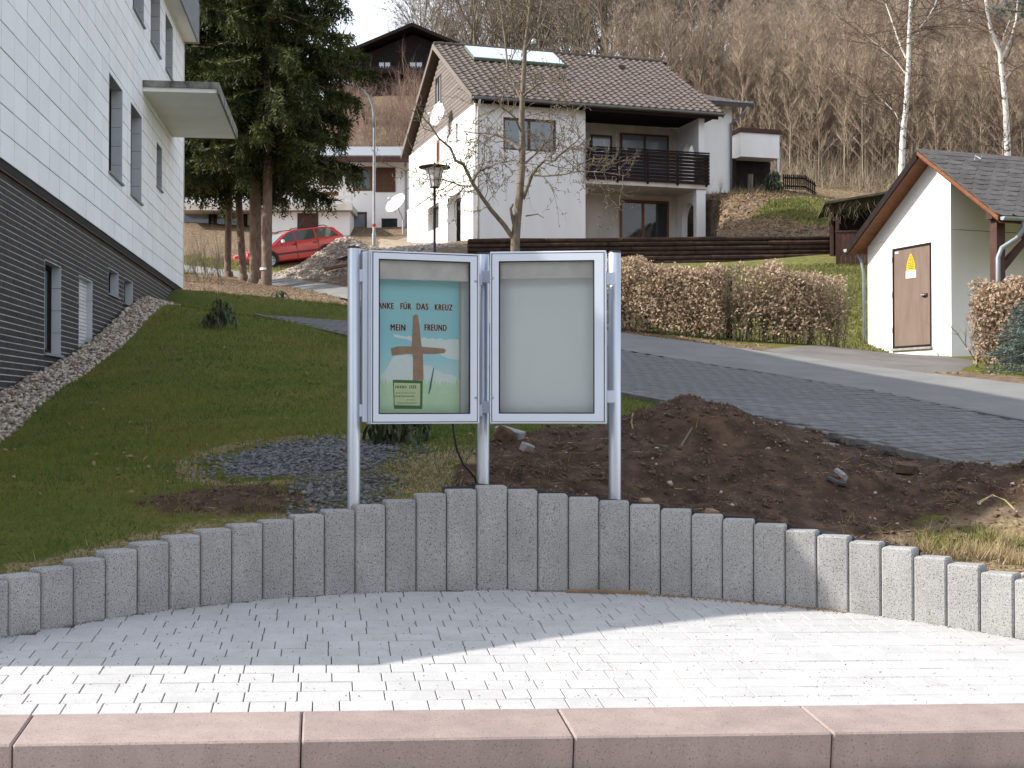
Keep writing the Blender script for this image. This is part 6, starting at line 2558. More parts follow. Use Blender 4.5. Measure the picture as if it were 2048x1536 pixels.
V, F = blades(np.concatenate(P_), np.concatenate(D_), np.concatenate(L_), .018)
arr_obj('crown', [(V, F, 0)], [M['needle_blue']], BC, b)
V, F = seg_tubes(segs, 8)
arr_obj('trunk', [(V, F, 0)], [M['bark']], BC, b, True)

# ------------------------------------------------------------------ beech hedges with withered leaves
def hedge(name, label, cat, line, h, th, n, stems, density_fn=None, leaf=(.045, .085), group=None):
    P = np.array([tuple(p) for p in line])
    base = P.mean(0)
    t = thing(name, label, cat, base, 0, group)
    s = np.r_[0, np.cumsum(np.linalg.norm(np.diff(P, axis=0), axis=1))]
    L = s[-1]
    out, N_ = [], []
    segs = []
    tot = 0
    while tot < n:
        u = NR.random() * L
        v = NR.normal() * .55
        w = NR.random() ** .8
        f = density_fn(u / L, v, w) if density_fn else 1
        if abs(v) > 1.15 or NR.random() > f:
            continue
        c = np.array([np.interp(u, s, P[:, k]) for k in range(3)])
        hh = h * (1 + .10 * (vnoise(np.array([u]), np.array([0.0]), .45, 8)[0] - .5) * 2)
        edge = 1.0 + .35 * (vnoise(np.array([u * 3]), np.array([w * 4]), 1.0, 9)[0] - .5)
        d = (P[-1] - P[0]) / np.linalg.norm(P[-1] - P[0])
        side = np.array([-d[1], d[0], 0])
        prof = th / 2 * edge * (1 - .25 * max(0, w - .8) / .2)
        out.append(c + side * v * prof + np.array([0, 0, .06 + w * hh * edge ** .5]) + NR.normal(size=3) * .03)
        N_.append(NR.normal(size=3) + side * np.sign(v) * .8 + np.array([0, 0, .3]))
        tot += 1
    out, N_ = np.array(out), np.array(N_)
    V, F = leaf_quads(out, N_, NR.uniform(*leaf, len(out)), NR.uniform(leaf[0] * .6, leaf[1] * .65, len(out)))
    arr_obj('leaves', [(V, F, 0)], [M['leaf_brown']], t, base)
    tips = []
    for k in range(stems):
        u = NR.random() * L
        c = np.array([np.interp(u, s, P[:, q]) for q in range(3)])
        c[:2] += NR.normal(size=2) * th * .12
        f = density_fn(u / L, 0, .5) if density_fn else 1
        if NR.random() > f + .25:
            continue
        grow(segs, tips, c, (NR.normal() * .2, NR.normal() * .2, 1), h * NR.uniform(.42, .68), .011, 0, 2, [6, 4], .65, .04, .12, .4)
    V, F = seg_tubes(segs, 3)
    arr_obj('stems', [(V, F, 0)], [M['twig']], t, base)
    return t


def on_ground(px, py, d):
    p = at(px, py, d)
    p.z = tz(p.x, p.y)
    return p


hedge('beech_hedge', 'dense clipped beech hedge of withered brown leaves along the lane', 'hedge',
      [on_ground(1205, 658, 26.6), on_ground(1330, 668, 25.9), on_ground(1452, 680, 25.3)], 1.36, .80, 14000, 60)
cl = lambda u, v, w: max(.16, .40 + .72 * math.exp(-((u - .50) / .27) ** 2) - .45 * abs(w - .62))
hedge('beech_shrub', 'loose half bare beech shrub right of the clipped hedge', 'shrub',
      [on_ground(1462, 682, 25.3), on_ground(1580, 690, 25.0), on_ground(1690, 692, 25.2)], 1.40, 1.0, 7200, 90, cl)
hedge('beech_hedge', 'brown leaved beech hedge in front of the timber post at the right edge', 'hedge',
      [on_ground(1950, 735, 21.3), on_ground(2010, 740, 20.9), on_ground(2110, 752, 20.4)], 1.32, .55, 8200, 14, lambda u, v, w: 1.0 if u > .5 else .25 + .75 * (1 - abs(w - .6)) * .8)
bp_ = on_ground(1459, 672, 26.0)
pst = MB().box(bp_.x - .045, bp_.x + .045, bp_.y - .045, bp_.y + .045, bp_.z - .1, bp_.z + 1.18).build('fence_post', M['wood_dark'], None)
tag(pst, 'weathered dark post between the clipped hedge and the loose shrub', 'post')
# low dark boards holding the bank behind the hedge
a, b = at(1625, 607, 30), at(1745, 611, 30)
rb_ = MB().prism([a + Vector((0, 0, -.25)), a + Vector((0, .05, -.25)), a + Vector((0, .05, .03)), a + Vector((0, 0, .03))], b - a).build('bank_board', M['wood_dark'], None)
tag(rb_, 'dark board edging the small bank left of the transformer building', 'board')


# blue spruce sapling at the right edge
def small_conifer(name, label, pos, h, r, n, need, tl=.10, group=None):
    t = thing(name, label, 'shrub', pos, 0, group)
    P_, D_ = [], []
    segs = [(*pos, *(pos + Vector((0, 0, h))), .03, .008)]
    for k in range(n):
        f = NR.random()
        a = NR.uniform(0, 2 * PI)
        L = r * (1 - f) ** .8 * NR.uniform(.6, 1.1) + .05
        o = np.array(pos) + [0, 0, h * (.08 + .9 * f)]
        dv = np.array([math.cos(a), math.sin(a), NR.uniform(-.25, .25)])
        segs.append((*o, *(o + dv * L), .009, .004))
        m = max(8, int(L * 90))
        u = NR.random(m)[:, None]
        P_.append(o + dv * L * u + NR.normal(size=(m, 3)) * .02)
        D_.append(NR.normal(size=(m, 3)) * .7 + dv)
    V, F = blades(np.concatenate(P_), np.concatenate(D_), tl, .016)
    arr_obj('crown', [(V, F, 0)], [M[need]], t, pos)
    V, F = seg_tubes(segs, 4)
    arr_obj('trunk', [(V, F, 0)], [M['bark']], t, pos)
    return t


small_conifer('blue_spruce', 'young blue spruce in front of the brown hedge at the right edge', on_ground(2058, 742, 19.6), 1.15, .62, 130, 'needle_blue')


# ------------------------------------------------------------------ evergreen shrubs with separate drooping leaves
def leaf_mesh(name, L, W, droop, mt):
    m_ = MB()
    n = 4
    vs = []
    for i in range(n + 1):
        u = i / n
        w = W * math.sin(PI * (.08 + .92 * u) ** .9) * .5 if 0 < i < n else W * .06
        z = -droop * u * u * L
        x = L * (u - .15 * u * u * droop)
        vs += [(x, -w, z + w * .35), (x, 0, z), (x, w, z + w * .35)]
    fs = []
    for i in range(n):
        k = i * 3
        fs += [(k, k + 3, k + 4, k + 1), (k + 1, k + 4, k + 5, k + 2)]
    m_.add(vs, fs)
    me_ = m_.mesh(name)
    me_.materials.append(mt)
    return me_


LEAFS = [leaf_mesh('leaf', .14, .045, .55, M['leaf_green']), leaf_mesh('leaf', .17, .05, .8, M['leaf_green'])]


def rhododendron(label, pos, h, r, n_stem, n_leaf, tilt, k_scale=1.0, low=.35):
    t = thing('evergreen_shrub', label, 'shrub', pos)
    segs = []
    ends = []
    for k in range(n_stem):
        a = 2 * PI * k / n_stem + R.uniform(-.4, .4)
        rr = r * R.uniform(.2, .9)
        e = Vector((math.cos(a) * rr, math.sin(a) * rr, h * R.uniform(low, 1.0) * (1.15 - .55 * (rr / r) ** 2)))
        mid = e * .5 + Vector((0, 0, h * .1))
        segs += [(0, 0, -.02, *mid, .011, .008), (*mid, *e, .008, .005)]
        ends.append(e)
    V, F = seg_tubes(segs, 5)
    o = arr_obj('stems', [(V, F, 0)], [M['twig']], t)
    for k in range(n_leaf):
        e = ends[k % len(ends)] + Vector((R.gauss(0, .02), R.gauss(0, .02), R.gauss(0, .035)))
        s = R.uniform(.75, 1.15) * k_scale
        shared('leaf', R.choice(LEAFS), t, e, (R.uniform(-.3, .3), R.uniform(*tilt), R.uniform(0, 2 * PI)), (s, s, s))
    return t


rhododendron('small dark evergreen shrub with drooping leaves alone on the shaded lawn', on_ground(440, 655, 19.0) + Vector((0, 0, -.02)), .40, .27, 30, 190, (.1, 1.2), .72)
rhododendron('evergreen shrub with long drooping leaves under the left display case', on_ground(800, 880, 9.7) + Vector((0, 0, .0)), .34, .24, 16, 110, (.4, 1.35), 1.0)
rhododendron('round glossy evergreen shrub before the dark shelter on the slope', on_ground(1546, 390, 57), 1.0, .55, 26, 230, (-.2, .9), 1.6)

# ------------------------------------------------------------------ bare shrubs
def twig_shrub_mesh(h, n, sprd, r, seed, mt, up=.06, lv=(5, 4)):
    segs, tips = [], []
    for k in range(n):
        a = NR.uniform(0, 2 * PI)
        grow(segs, tips, (NR.normal() * .05 * h, NR.normal() * .05 * h, -.03), (math.cos(a) * sprd, math.sin(a) * sprd, 1), h * NR.uniform(.4, .75), r, 0, 2, list(lv), .5, up, .12, .4)
    V, F = seg_tubes(segs, 3)
    me_ = arr_mesh('shrub', V, F)
    me_.materials.append(mt)
    return me_


BUSH = [twig_shrub_mesh(3.0, 8, .38, .020, k, M['wood_twig_red'], .03, (5, 4)) for k in range(3)]


def place(name, me_, p, s, rz, label, cat, group):
    o = bpy.data.objects.new(name, me_)
    COL.objects.link(o)
    o.location = p
    o.rotation_euler = (0, 0, rz)
    o.scale = (s, s, s * NR.uniform(.9, 1.15))
    tag(o, label, cat, group)
    return o


k = 0
for i in range(420):
    x, y = NR.uniform(-14, 4), NR.uniform(74, 92)
    z = tz(x, y)
    px, py = proj((x, y, z))
    s = NR.uniform(.7, 1.2)
    if 640 < px < 905 and k < 66 and proj((x, y, z + 2.4 * s))[1] > 140:
        place('bare_shrub', BUSH[k % 3], (x, y, z), s, NR.uniform(0, 6.3), 'reddish bare shrub on the steep bank below the dark chalet', 'shrub', 'bare shrubs on the bank below the chalet')
        k += 1
SHB = [twig_shrub_mesh(1.15, 7, .3, .008, k, M['twig'], .05, (4, 3)) for k in range(2)]
for i, (px, py, d) in enumerate(((372, 560, 39), (392, 566, 38), (415, 562, 40), (438, 568, 38), (385, 548, 46), (408, 545, 46), (430, 548, 45.5), (452, 545, 46), (375, 535, 51), (500, 553, 44))):
    place('twiggy_shrub', SHB[i % 2], on_ground(px, py, d), NR.uniform(.8, 1.3), NR.uniform(0, 6), 'thin bare twiggy shrub between the clad building and the spruce trunks', 'shrub', 'twiggy shrubs beside the clad building')
for i, (px, py, d, s) in enumerate(((1410, 382, 56, .7), (1440, 392, 55, .6), (1520, 405, 55, .7), (1570, 405, 55, .6), (1600, 400, 56, .6), (1630, 402, 57, .6), (1480, 398, 55, .5))):
    place('dry_shrub', SHB[i % 2], on_ground(px, py, d), s, i, 'dry brown shrub on the rough slope right of the white house', 'shrub', 'dry shrubs on the slope')

# ------------------------------------------------------------------ the wood on the hill
def young_tree(h, seed, twm):
    segs, P_, D_, L_ = [], [], [], []
    x = np.array([0., 0, -.2])
    pts = [x]
    for k in range(7):
        pts.append(np.array([NR.normal() * .06 * k, NR.normal() * .06 * k, h * (k + 1) / 7]))
    path_limb(segs, pts, .028 + .004 * h * NR.uniform(.6, 1.1), .010)
    for k in range(int(h * 6.5)):
        f = .10 + .88 * NR.random() ** .8
        o, d = along(pts, f)
        a = NR.uniform(0, 2 * PI)
        L = NR.uniform(.5, 1.5) * (1.25 - f) * h / 8 + .25
        dv = np.array([math.cos(a), math.sin(a), NR.uniform(.7, 1.9)])
        dv /= np.linalg.norm(dv)
        segs.append((*o, *(o + dv * L), .013, .006))
        m = int(6 + L * 12)
        u = NR.random(m)[:, None]
        P_.append(o + dv * L * u)
        D_.append(dv + NR.normal(size=(m, 3)) * .40 + [0, 0, .35])
        L_.append(NR.uniform(.25, .75, m))
    V, F = seg_tubes(segs[:7], 3)
    V1, F1 = seg_tubes(segs[7:], 3)
    V2, F2 = blades(np.concatenate(P_), np.concatenate(D_), np.concatenate(L_), .018)
    Vj, Fj, Mi = join_arrays([(V, F, 0), (V1, F1, 1), (V2, F2, 1)])
    return Vj, Fj, Mi


def mature_tree(h, seed):
    segs, tips = [], []
    grow(segs, tips, (0, 0, -.3), (0, 0, 1), h * .62, .17 * h / 18, 0, 3, [9, 6, 4], .62, .035, .10, .45)
    S = np.array(segs)
    big = S[:, 6] > .03
    V, F = seg_tubes(S[big], 5)
    V2, F2 = seg_tubes(S[~big], 3)
    P_, D_, L_ = [], [], []
    for p, d in tips:
        m = 7
        P_.append(np.repeat(p[None], m, 0))
        D_.append(d + NR.normal(size=(m, 3)) * .6)
        L_.append(NR.uniform(.35, .9, m))
    V3, F3 = blades(np.concatenate(P_), np.concatenate(D_), np.concatenate(L_), .030)
    return join_arrays([(V, F, 0), (V2, F2, 1), (V3, F3, 1)])


def tree_mesh(name, arrs, mats):
    V, F, Mi = arrs
    me_ = arr_mesh(name, V, F)
    for m in mats:
        me_.materials.append(m)
    me_.polygons.foreach_set('material_index', Mi)
    return me_


YA = [young_tree(h, i, None) for i, h in enumerate((7.0, 7.8, 8.5, 9.2, 6.4, 8.0))]
YM = [tree_mesh('young_tree', a, [M['wood_trunk'], M['wood_twig']]) for a in YA]
MAt = [mature_tree(h, i) for i, h in enumerate((17, 19, 16, 20, 18))]
MM_ = [tree_mesh('bare_tree', a, [M['bark'], M['wood_twig_grey']]) for a in MAt]
print('young tris', [len(a[1]) for a in YA], 'mature tris', [len(a[1]) for a in MAt])

ypos = []
xs_ = NR.uniform(3, 62, 9000)
ys_ = NR.uniform(69, 106, 9000)
keep = (ys_ > 81 - np.clip((xs_ - 14) * .55, -3, 11)) & (ys_ < 84 + np.clip((xs_ - 2) * .9, 0, 30))
xs_, ys_ = xs_[keep], ys_[keep]
zs_ = terrain(xs_, ys_)
for x, y, z in zip(xs_, ys_, zs_):
    px, py = proj((x, y, z))
    if 1215 < px < 2230 and all((x - a) ** 2 + (y - b) ** 2 > .55 for a, b, c in ypos):
        ypos.append((x, y, z))
ypos = ypos[:1000]
ypos.sort(key=lambda p: p[1])
print('young trees', len(ypos))
front_n = 0
restP = []
for p in ypos:
    px, py = proj((p[0], p[1], p[2] + 4))
    if front_n < 215 and 1330 < px < 2060:
        i = NR.integers(len(YM))
        place('young_tree', YM[i], p, NR.uniform(.85, 1.15), NR.uniform(0, 6.3), 'slender bare young tree at the front of the brown wood on the hill', 'tree', 'young trees at the edge of the wood')
        front_n += 1
    else:
        restP.append(p)
Vs, Fs, Ms, n = [], [], [], 0
for p in restP:
    V, F, Mi = YA[NR.integers(len(YA))]
    a, s = NR.uniform(0, 6.3), NR.uniform(.85, 1.15)
    c, sn = math.cos(a) * s, math.sin(a) * s
    W = np.stack([V[:, 0] * c - V[:, 1] * sn + p[0], V[:, 0] * sn + V[:, 1] * c + p[1], V[:, 2] * s + p[2]], -1)
    Vs.append(W)
    Fs.append(F + n)
    Ms.append(Mi)
    n += len(W)
me_ = arr_mesh('woodland', np.concatenate(Vs), np.concatenate(Fs))
me_.polygons.foreach_set('material_index', np.concatenate(Ms))
wd = link_mesh('woodland', me_, [M['wood_trunk'], M['wood_twig']])
tag(wd, 'dense brown wood of bare young trees covering the hillside', 'woodland', None, 'stuff')

mpos = []
for i in range(4000):
    x, y = NR.uniform(-7, 56), NR.uniform(99, 132)
    if y < 100 + max(0, (x - 6) * .25):
        continue
    z = tz(x, y) if False else 0
    if all((x - a) ** 2 + (y - b) ** 2 > 7.5 for a, b in mpos):
        mpos.append((x, y))
    if len(mpos) > 150:
        break
mpos = np.array(mpos)
mz = terrain(mpos[:, 0], mpos[:, 1])
for (x, y), z in zip(mpos, mz):
    px, py = proj((x, y, z))
    if px < 800 or px > 2250:
        continue
    s = NR.uniform(.8, 1.1) * (.72 if x < -2.5 else 1)
    place('bare_tree', MM_[NR.integers(len(MM_))], (x, y, z), s, NR.uniform(0, 6.3), 'tall grey bare tree along the crest of the wooded hill', 'tree', 'tall bare trees on the crest')
for i, (px, d, s) in enumerate(((1325, 84, .62), (1380, 86, .55), (1260, 88, .6), (1220, 92, .7), (1180, 95, .7), (1130, 97, .75), (1290, 93, .7))):
    x = (px - 1024) / FPX * d
    place('bare_tree', MM_[i % 5], (x, d, tz(x, d)), s, i * 1.3, 'tall grey bare tree along the crest of the wooded hill', 'tree', 'tall bare trees on the crest')
# fine whips and seedlings filling the floor of the wood
ux, uy = NR.uniform(5, 60, 60000), NR.uniform(70, 108, 60000)
kk = (uy > 79.5 - np.clip((ux - 14) * .55, -3, 11)) & (uy < 86 + np.clip((ux - 2) * .9, 0, 30))
ux, uy = ux[kk], uy[kk]
UP = np.stack([ux, uy, terrain(ux, uy)], -1)
uh = np.abs(NR.normal(size=len(ux))) * 1.1 + .4
V, F = blades(UP, NR.normal(size=UP.shape) * [.22, .22, .1] + [0, 0, 1], uh, .03)
V2, F2 = blades(UP + [0, 0, .4] * NR.uniform(.2, 1.5, (len(ux), 1)), NR.normal(size=UP.shape) * [.6, .6, .2] + [0, 0, .8], uh * .6, .02)
o = arr_obj('undergrowth', [(V, F, 0), (V2, F2, 1)], [M['wood_trunk'], M['wood_twig']])
tag(o, 'thin bare saplings and brushwood filling the floor of the wood', None, None, 'stuff')


# ------------------------------------------------------------------ loose ground: stones, clods, grass, leaves
ICO_V, ICO_F = None, None
_b = bmesh.new()
bmesh.ops.create_icosphere(_b, subdivisions=1, radius=1.0)
ICO_V = np.array([v.co[:] for v in _b.verts])
ICO_F = np.array([[v.index for v in f.verts] for f in _b.faces])
_b.free()


def stones(P, S, flat_=.7, rough=.22):
    P = np.asarray(P, float)
    n = len(P)
    S = np.broadcast_to(np.asarray(S, float), (n,))
    k = len(ICO_V)
    V = ICO_V[None] * (1 + NR.normal(size=(n, k, 1)) * rough)
    V = V * NR.uniform(.7, 1.3, (n, 1, 3)) * [1, 1, flat_]
    a = NR.uniform(0, 2 * PI, n)
    c, s = np.cos(a)[:, None], np.sin(a)[:, None]
    t = NR.normal(size=n)[:, None] * .35
    x, y, z = V[..., 0], V[..., 1], V[..., 2]
    y, z = y * np.cos(t) - z * np.sin(t), y * np.sin(t) + z * np.cos(t)
    V = np.stack([x * c - y * s, x * s + y * c, z], -1) * S[:, None, None] + P[:, None, :]
    F = ICO_F[None] + (np.arange(n) * k)[:, None, None]
    return V.reshape(-1, 3), F.reshape(-1, 3)


def stuff(name, parts, mats, label, smooth=False):
    o = arr_obj(name, parts, mats, None, None, smooth)
    tag(o, label, None, None, 'stuff')
    return o


def ground_pts(n, xr, yr, fn):
    x, y = NR.uniform(*xr, n), NR.uniform(*yr, n)
    k = fn(x, y)
    x, y = x[k], y[k]
    return np.stack([x, y, terrain(x, y)], -1)


# pale gravel strip along the clad building: local s along the wall, q out from it
s_ = NR.uniform(-3.0, 11.6, 9000) if False else NR.uniform(-3.0, 11.0, 9000)
wdt = np.clip(.46 - .012 * (s_ + 3), .30, .46)
q_ = NR.uniform(0, 1, len(s_)) * wdt
c_, n_ = math.cos(rad(97.05)), math.sin(rad(97.05))
gx, gy = -4.68 + s_ * c_ + q_ * n_, 12.34 + s_ * n_ - q_ * c_
gz = terrain(gx, gy) - .005 + .05 * (1 - q_ / wdt) + NR.uniform(-.015, .02, len(gx))
V, F = stones(np.stack([gx, gy, gz], -1), NR.uniform(.012, .034, len(gx)), .75, .16)
stuff('gravel_strip', [(V, F, 0)], [M['gravel_pale']], 'strip of pale river gravel along the foot of the clad building')

def hypot_ok(x, y):
    return (np.hypot(x - ARC_C[0], y - ARC_C[1]) > ARC_R + .16).astype(float)


# grey chippings patch and small stones on the soil
P = ground_pts(16000, (-2.9, .1), (7.5, 11.0), lambda x, y: NR.random(len(x)) < (hypot_ok(x, y)) * np.clip(1.4 * np.maximum(gauss(x, y, -1.36, 9.2, .43, .55), gauss(x, y, -1.02, 8.1, .20, .55)) - .2, 0, 1))
V, F = stones(P + [0, 0, .004], NR.uniform(.006, .021, len(P)), .6)
stuff('chippings', [(V, F, 0)], [M['gravel_grey']], 'patch of blue grey stone chippings behind the left palisades')


def off_wall(x, y, m=.2):
    return np.hypot(x - ARC_C[0], y - ARC_C[1]) > ARC_R + m


def soil_mask(x, y):
    return ((inside(x, y, SOIL_POLY) & (gauss(x, y, 3.25, 7.5, .9, .68) < NR.uniform(.3, .9, len(x)))) | (gauss(x, y, -1.68, 7.85, .42, .24) > .5)) & off_wall(x, y)


P = ground_pts(26000, (-2.6, 5.0), (5.0, 12.2), lambda x, y: soil_mask(x, y) & (NR.random(len(x)) < np.clip(12 / y - .7, .25, 1)))
V, F = stones(P, np.abs(NR.normal(size=len(P))) * .0075 + .0045, .75, .3)
tx = ground_pts(60000, (-2.6, 4.6), (5.6, 12.2), lambda x, y: soil_mask(x, y) & (NR.random(len(x)) < np.clip(13 / y - .8, .2, 1)))
TV = np.array([(1, 0, -.4), (-.5, .87, -.4), (-.5, -.87, -.4), (0, 0, .9)])
ts = np.abs(NR.normal(size=len(tx))) * .005 + .0035
TVV = (TV[None] * NR.uniform(.6, 1.4, (len(tx), 4, 1))) * ts[:, None, None] + tx[:, None, :]
TF = np.array([(0, 1, 3), (1, 2, 3), (2, 0, 3)])[None] + (np.arange(len(tx)) * 4)[:, None, None]
TVV, TF = TVV.reshape(-1, 3), TF.reshape(-1, 3)
half = len(tx) * 4 // 5
P2 = ground_pts(420, (-.6, 5.0), (5.6, 12), soil_mask)
V2, F2 = stones(P2 + [0, 0, .004], np.abs(NR.normal(size=len(P2))) * .006 + .005, .7, .3)
nf = (len(tx) * 9 // 10) * 3
stuff('soil_clods', [(V, F, 0), (V2, F2, 1), (TVV, TF[:nf], 0), (TVV, TF[nf:], 2)], [M['clod'], M['rubble'], M['earth_clod']], 'crumbly dark soil clods and pebbles on the excavated heaps')


def not_paved(x, y):
    return ~inside(x, y, DRIVE_POLY) & ~inside(x, y, LANE_POLY)


def lawn_mask(x, y):
    c = (off_wall(x, y, .16) & not_paved(x, y) & ~inside(x, y, SOIL_POLY) & (y < 26.9 + .12 * (x + 6)) &
         (gauss(x, y, -1.40, 9.2, .48, .60) < .42) & (gauss(x, y, -1.68, 7.85, .40, .24) < NR.uniform(.25, 1.0, len(x))))
    wallx = -4.68 - (y - 12.34) * .1237
    return c & (x > wallx + .42) & (NR.random(len(x)) < np.clip((9.0 / np.maximum(y, 1)) ** 2 * 1.1, .09, 1))


P = ground_pts(345000, (-7, 1.6), (5.8, 27.5), lawn_mask)
n = len(P)
print('grass blades', n)
hgt = NR.uniform(.018, .045, n) * (1 + P[:, 1] * .035)
wdt = .0035 * (1 + P[:, 1] * .09)
V, F = blades(P - [0, 0, .005], NR.normal(size=(n, 3)) * [.5, .5, .2] + [0, 0, .9], hgt, wdt)
stuff('lawn_grass', [(V, F, 0)], [M['grass_blade']], 'short green lawn grass on the shaded slope')

P = ground_pts(90000, (-7, 13), (25, 39), lambda x, y: not_paved(x, y) & inside(x, y, SIDE_GRASS))
V, F = blades(P, NR.normal(size=(len(P), 3)) * [.5, .5, .2] + [0, 0, .8], NR.uniform(.06, .14, len(P)), .03)
pg = [(p.x, p.y) for p in PATCH_GRASS]
P = ground_pts(40000, (6, 15), (42, 52), lambda x, y: inside(x, y, pg))
V2, F2 = blades(P, NR.normal(size=(len(P), 3)) * [.5, .5, .2] + [0, 0, .8], NR.uniform(.08, .18, len(P)), .06)
stuff('meadow_grass', [(V, F, 0), (V2, F2, 0)], [M['meadow_blade']], 'sunlit rough grass behind the hedge and on the slope by the house')


def straw_mask(x, y):
    da = np.hypot(x - ARC_C[0], y - ARC_C[1]) - ARC_R
    f = np.where((x < -.2) & (da > .16), np.exp(-(da / .38) ** 2) * .9, 0)
    f = np.maximum(f, np.exp(-((1.4 * gauss(x, y, -1.40, 9.2, .5, .62) - .40) / .15) ** 2) * .55 * (y < 11))
    f = np.maximum(f, gauss(x, y, -.55, 8.5, .45, .8) * .75)
    f = np.maximum(f, gauss(x, y, 3.45, 6.7, .75, .75) * 1.0)
    return (da > .15) & (NR.random(len(x)) < f * .9) & (vnoise(x, y, .22, 12) > .38)


P = ground_pts(52000, (-4.2, 5.0), (4.6, 11.5), straw_mask)
V, F = blades(P, NR.normal(size=(len(P), 3)) * [1, 1, .25] + [0, 0, .35], NR.uniform(.03, .10, len(P)), .0042)
# upright tufts in the sunny corner
P3 = ground_pts(9000, (1.5, 5), (5.5, 9.2), lambda x, y: off_wall(x, y, .16) & (gauss(x, y, 3.25, 7.5, .9, .68) > .3) & (vnoise(x, y, .25, 31) > .35))
V3, F3 = blades(P3, NR.normal(size=(len(P3), 3)) * [1, 1, .2] + [0, 0, .3], NR.uniform(.03, .11, len(P3)), .0045)
T = np.array([tuple(at(*q))[:2] for q in ((1930, 1075, 7.5), (1960, 1085, 7.4), (1985, 1080, 7.5), (1900, 1095, 7.3), (2020, 1080, 7.4), (1850, 1085, 7.4), (2000, 1060, 7.7), (2040, 1090, 7.3))])
TP = np.repeat(T, 130, 0) + NR.normal(size=(len(T) * 130, 2)) * .045
TP = np.c_[TP, terrain(TP[:, 0], TP[:, 1])]
V2, F2 = blades(TP, NR.normal(size=(len(TP), 3)) * [.45, .45, .1] + [0, 0, .8], NR.uniform(.06, .16, len(TP)), .005)
stuff('dry_grass', [(V, F, 0), (V2, F2, 0), (V3, F3, 0)], [M['straw']], 'dry straw coloured grass along the palisades and on the sunny corner')
GP = np.array([tuple(at(*q))[:2] for q in ((1890, 1060, 7.6), (1870, 1055, 7.7), (1960, 1050, 7.8), (1990, 1055, 7.8), (2030, 1060, 7.7), (1940, 1060, 7.7), (1910, 1050, 7.75))])
G = np.repeat(GP, 150, 0) + NR.normal(size=(len(GP) * 150, 2)) * .07
G = np.c_[G, terrain(G[:, 0], G[:, 1])]
V, F = blades(G, NR.normal(size=(len(G), 3)) * [.5, .5, .1] + [0, 0, .8], NR.uniform(.04, .11, len(G)), .006)
stuff('fresh_grass', [(V, F, 0)], [M['grass_blade']], 'tufts of fresh green grass in the sunny corner by the right palisades')

# fallen leaves: bank under the spruces, below the hedge, on the slopes
def litter_mask(x, y):
    top = (y > 26.7 + .12 * (x + 6)) & (y < 43) & (x < .6) & (x > -11)
    verge = (seg_dist(x, y, FAR) < 1.3) & (x > 1.2) & (y < 28) & (y > 19)
    return (top | verge) & not_paved(x, y) & ~inside(x, y, [(p.x, p.y) for p in apron_poly])


P = ground_pts(42000, (-13, 9), (17, 43), litter_mask)
V, F = leaf_quads(P + [0, 0, .012], NR.normal(size=(len(P), 3)) * .5 + [0, 0, 1], NR.uniform(.03, .065, len(P)), NR.uniform(.02, .04, len(P)))
stuff('leaf_litter', [(V, F, 0)], [M['litter']], 'brown fallen leaves under the spruces and along the hedge')
P = ground_pts(2600, (-9, 1), (25.5, 31), lambda x, y: not_paved(x, y) & (vnoise(x, y, 1.1, 4) > .62) & (y > 25.5 + .15 * (x + 4)))
V, F = blades(P, NR.normal(size=(len(P), 3)) * [.5, .5, .2] + [0, 0, .8], NR.uniform(.06, .14, len(P)), .03)
P = ground_pts(6000, (-16, -8.5), (46, 54), lambda x, y: not_paved(x, y) & (vnoise(x, y, 1.6, 4) > .45))
V2, F2 = blades(P, NR.normal(size=(len(P), 3)) * [.5, .5, .2] + [0, 0, .8], NR.uniform(.08, .2, len(P)), .04)
stuff('weeds', [(V, F, 0), (V2, F2, 0)], [M['meadow_blade']], 'patchy green weeds between the fallen leaves near the lane')
wl_ = rhododendron('bright green leafy plant at the lane edge right of the ringed spruce trunk', on_ground(556, 592, 33), .30, .26, 12, 70, (-.3, .7), 1.2)

# ------------------------------------------------------------------ rubble heap by the car
RC = at(650, 540, 47)
cx, cy = RC.x, RC.y
def heap_z(x, y):
    h = .95 * gauss(x, y, cx + .55, cy + .8, .85, 1.3) + .16 * gauss(x, y, cx - .6, cy - .6, .8, 1.3) + .14 * gauss(x, y, cx + .9, cy - 1.6, .9, 1.2)
    return h + (vnoise(x, y, .5, 21) - .5) * .22
xs_, ys_ = np.linspace(cx - 3, cx + 3.2, 60), np.linspace(cy - 4, cy + 4.5, 70)
XX, YY = np.meshgrid(xs_, ys_)
ZZ_ = terrain(XX, YY) + np.maximum(heap_z(XX, YY) - .10, -.15)
idx = np.arange(XX.size).reshape(XX.shape)
FQ = np.stack([idx[:-1, :-1], idx[:-1, 1:], idx[1:, 1:], idx[1:, :-1]], -1).reshape(-1, 4)
x, y = NR.uniform(cx - 3, cx + 3, 8000), NR.uniform(cy - 4, cy + 4, 8000)
h = heap_z(x, y)
k = (h > .08) & not_paved(x, y)
x, y, h = x[k], y[k], h[k]
V, F = stones(np.stack([x, y, terrain(x, y) + h - .09], -1), np.abs(NR.normal(size=len(x))) * .03 + .024, .7, .25)
rubble = stuff('rubble_heap', [(np.stack([XX, YY, ZZ_], -1).reshape(-1, 3), FQ, 0), (V, F, 1)], [M['rubble'], M['rubble']], 'heap of stony excavation rubble in front of the red car')
x, y = NR.normal(size=900) * 1.0 + at(785, 490, 47).x, NR.normal(size=900) * .6 + 47
V, F = stones(np.stack([x, y, terrain(x, y) + .22 * gauss(x, y, at(785, 490, 47).x, 47, .9, .6)], -1), np.abs(NR.normal(size=900)) * .03 + .025, .7, .25)
pr_ = stuff('rubble_pile', [(V, F, 0)], [mat('pale_rubble', (.52, .48, .43), (.28, .25, .22), scale=7, rough=.9)], 'small pile of pale rubble behind the left display case')
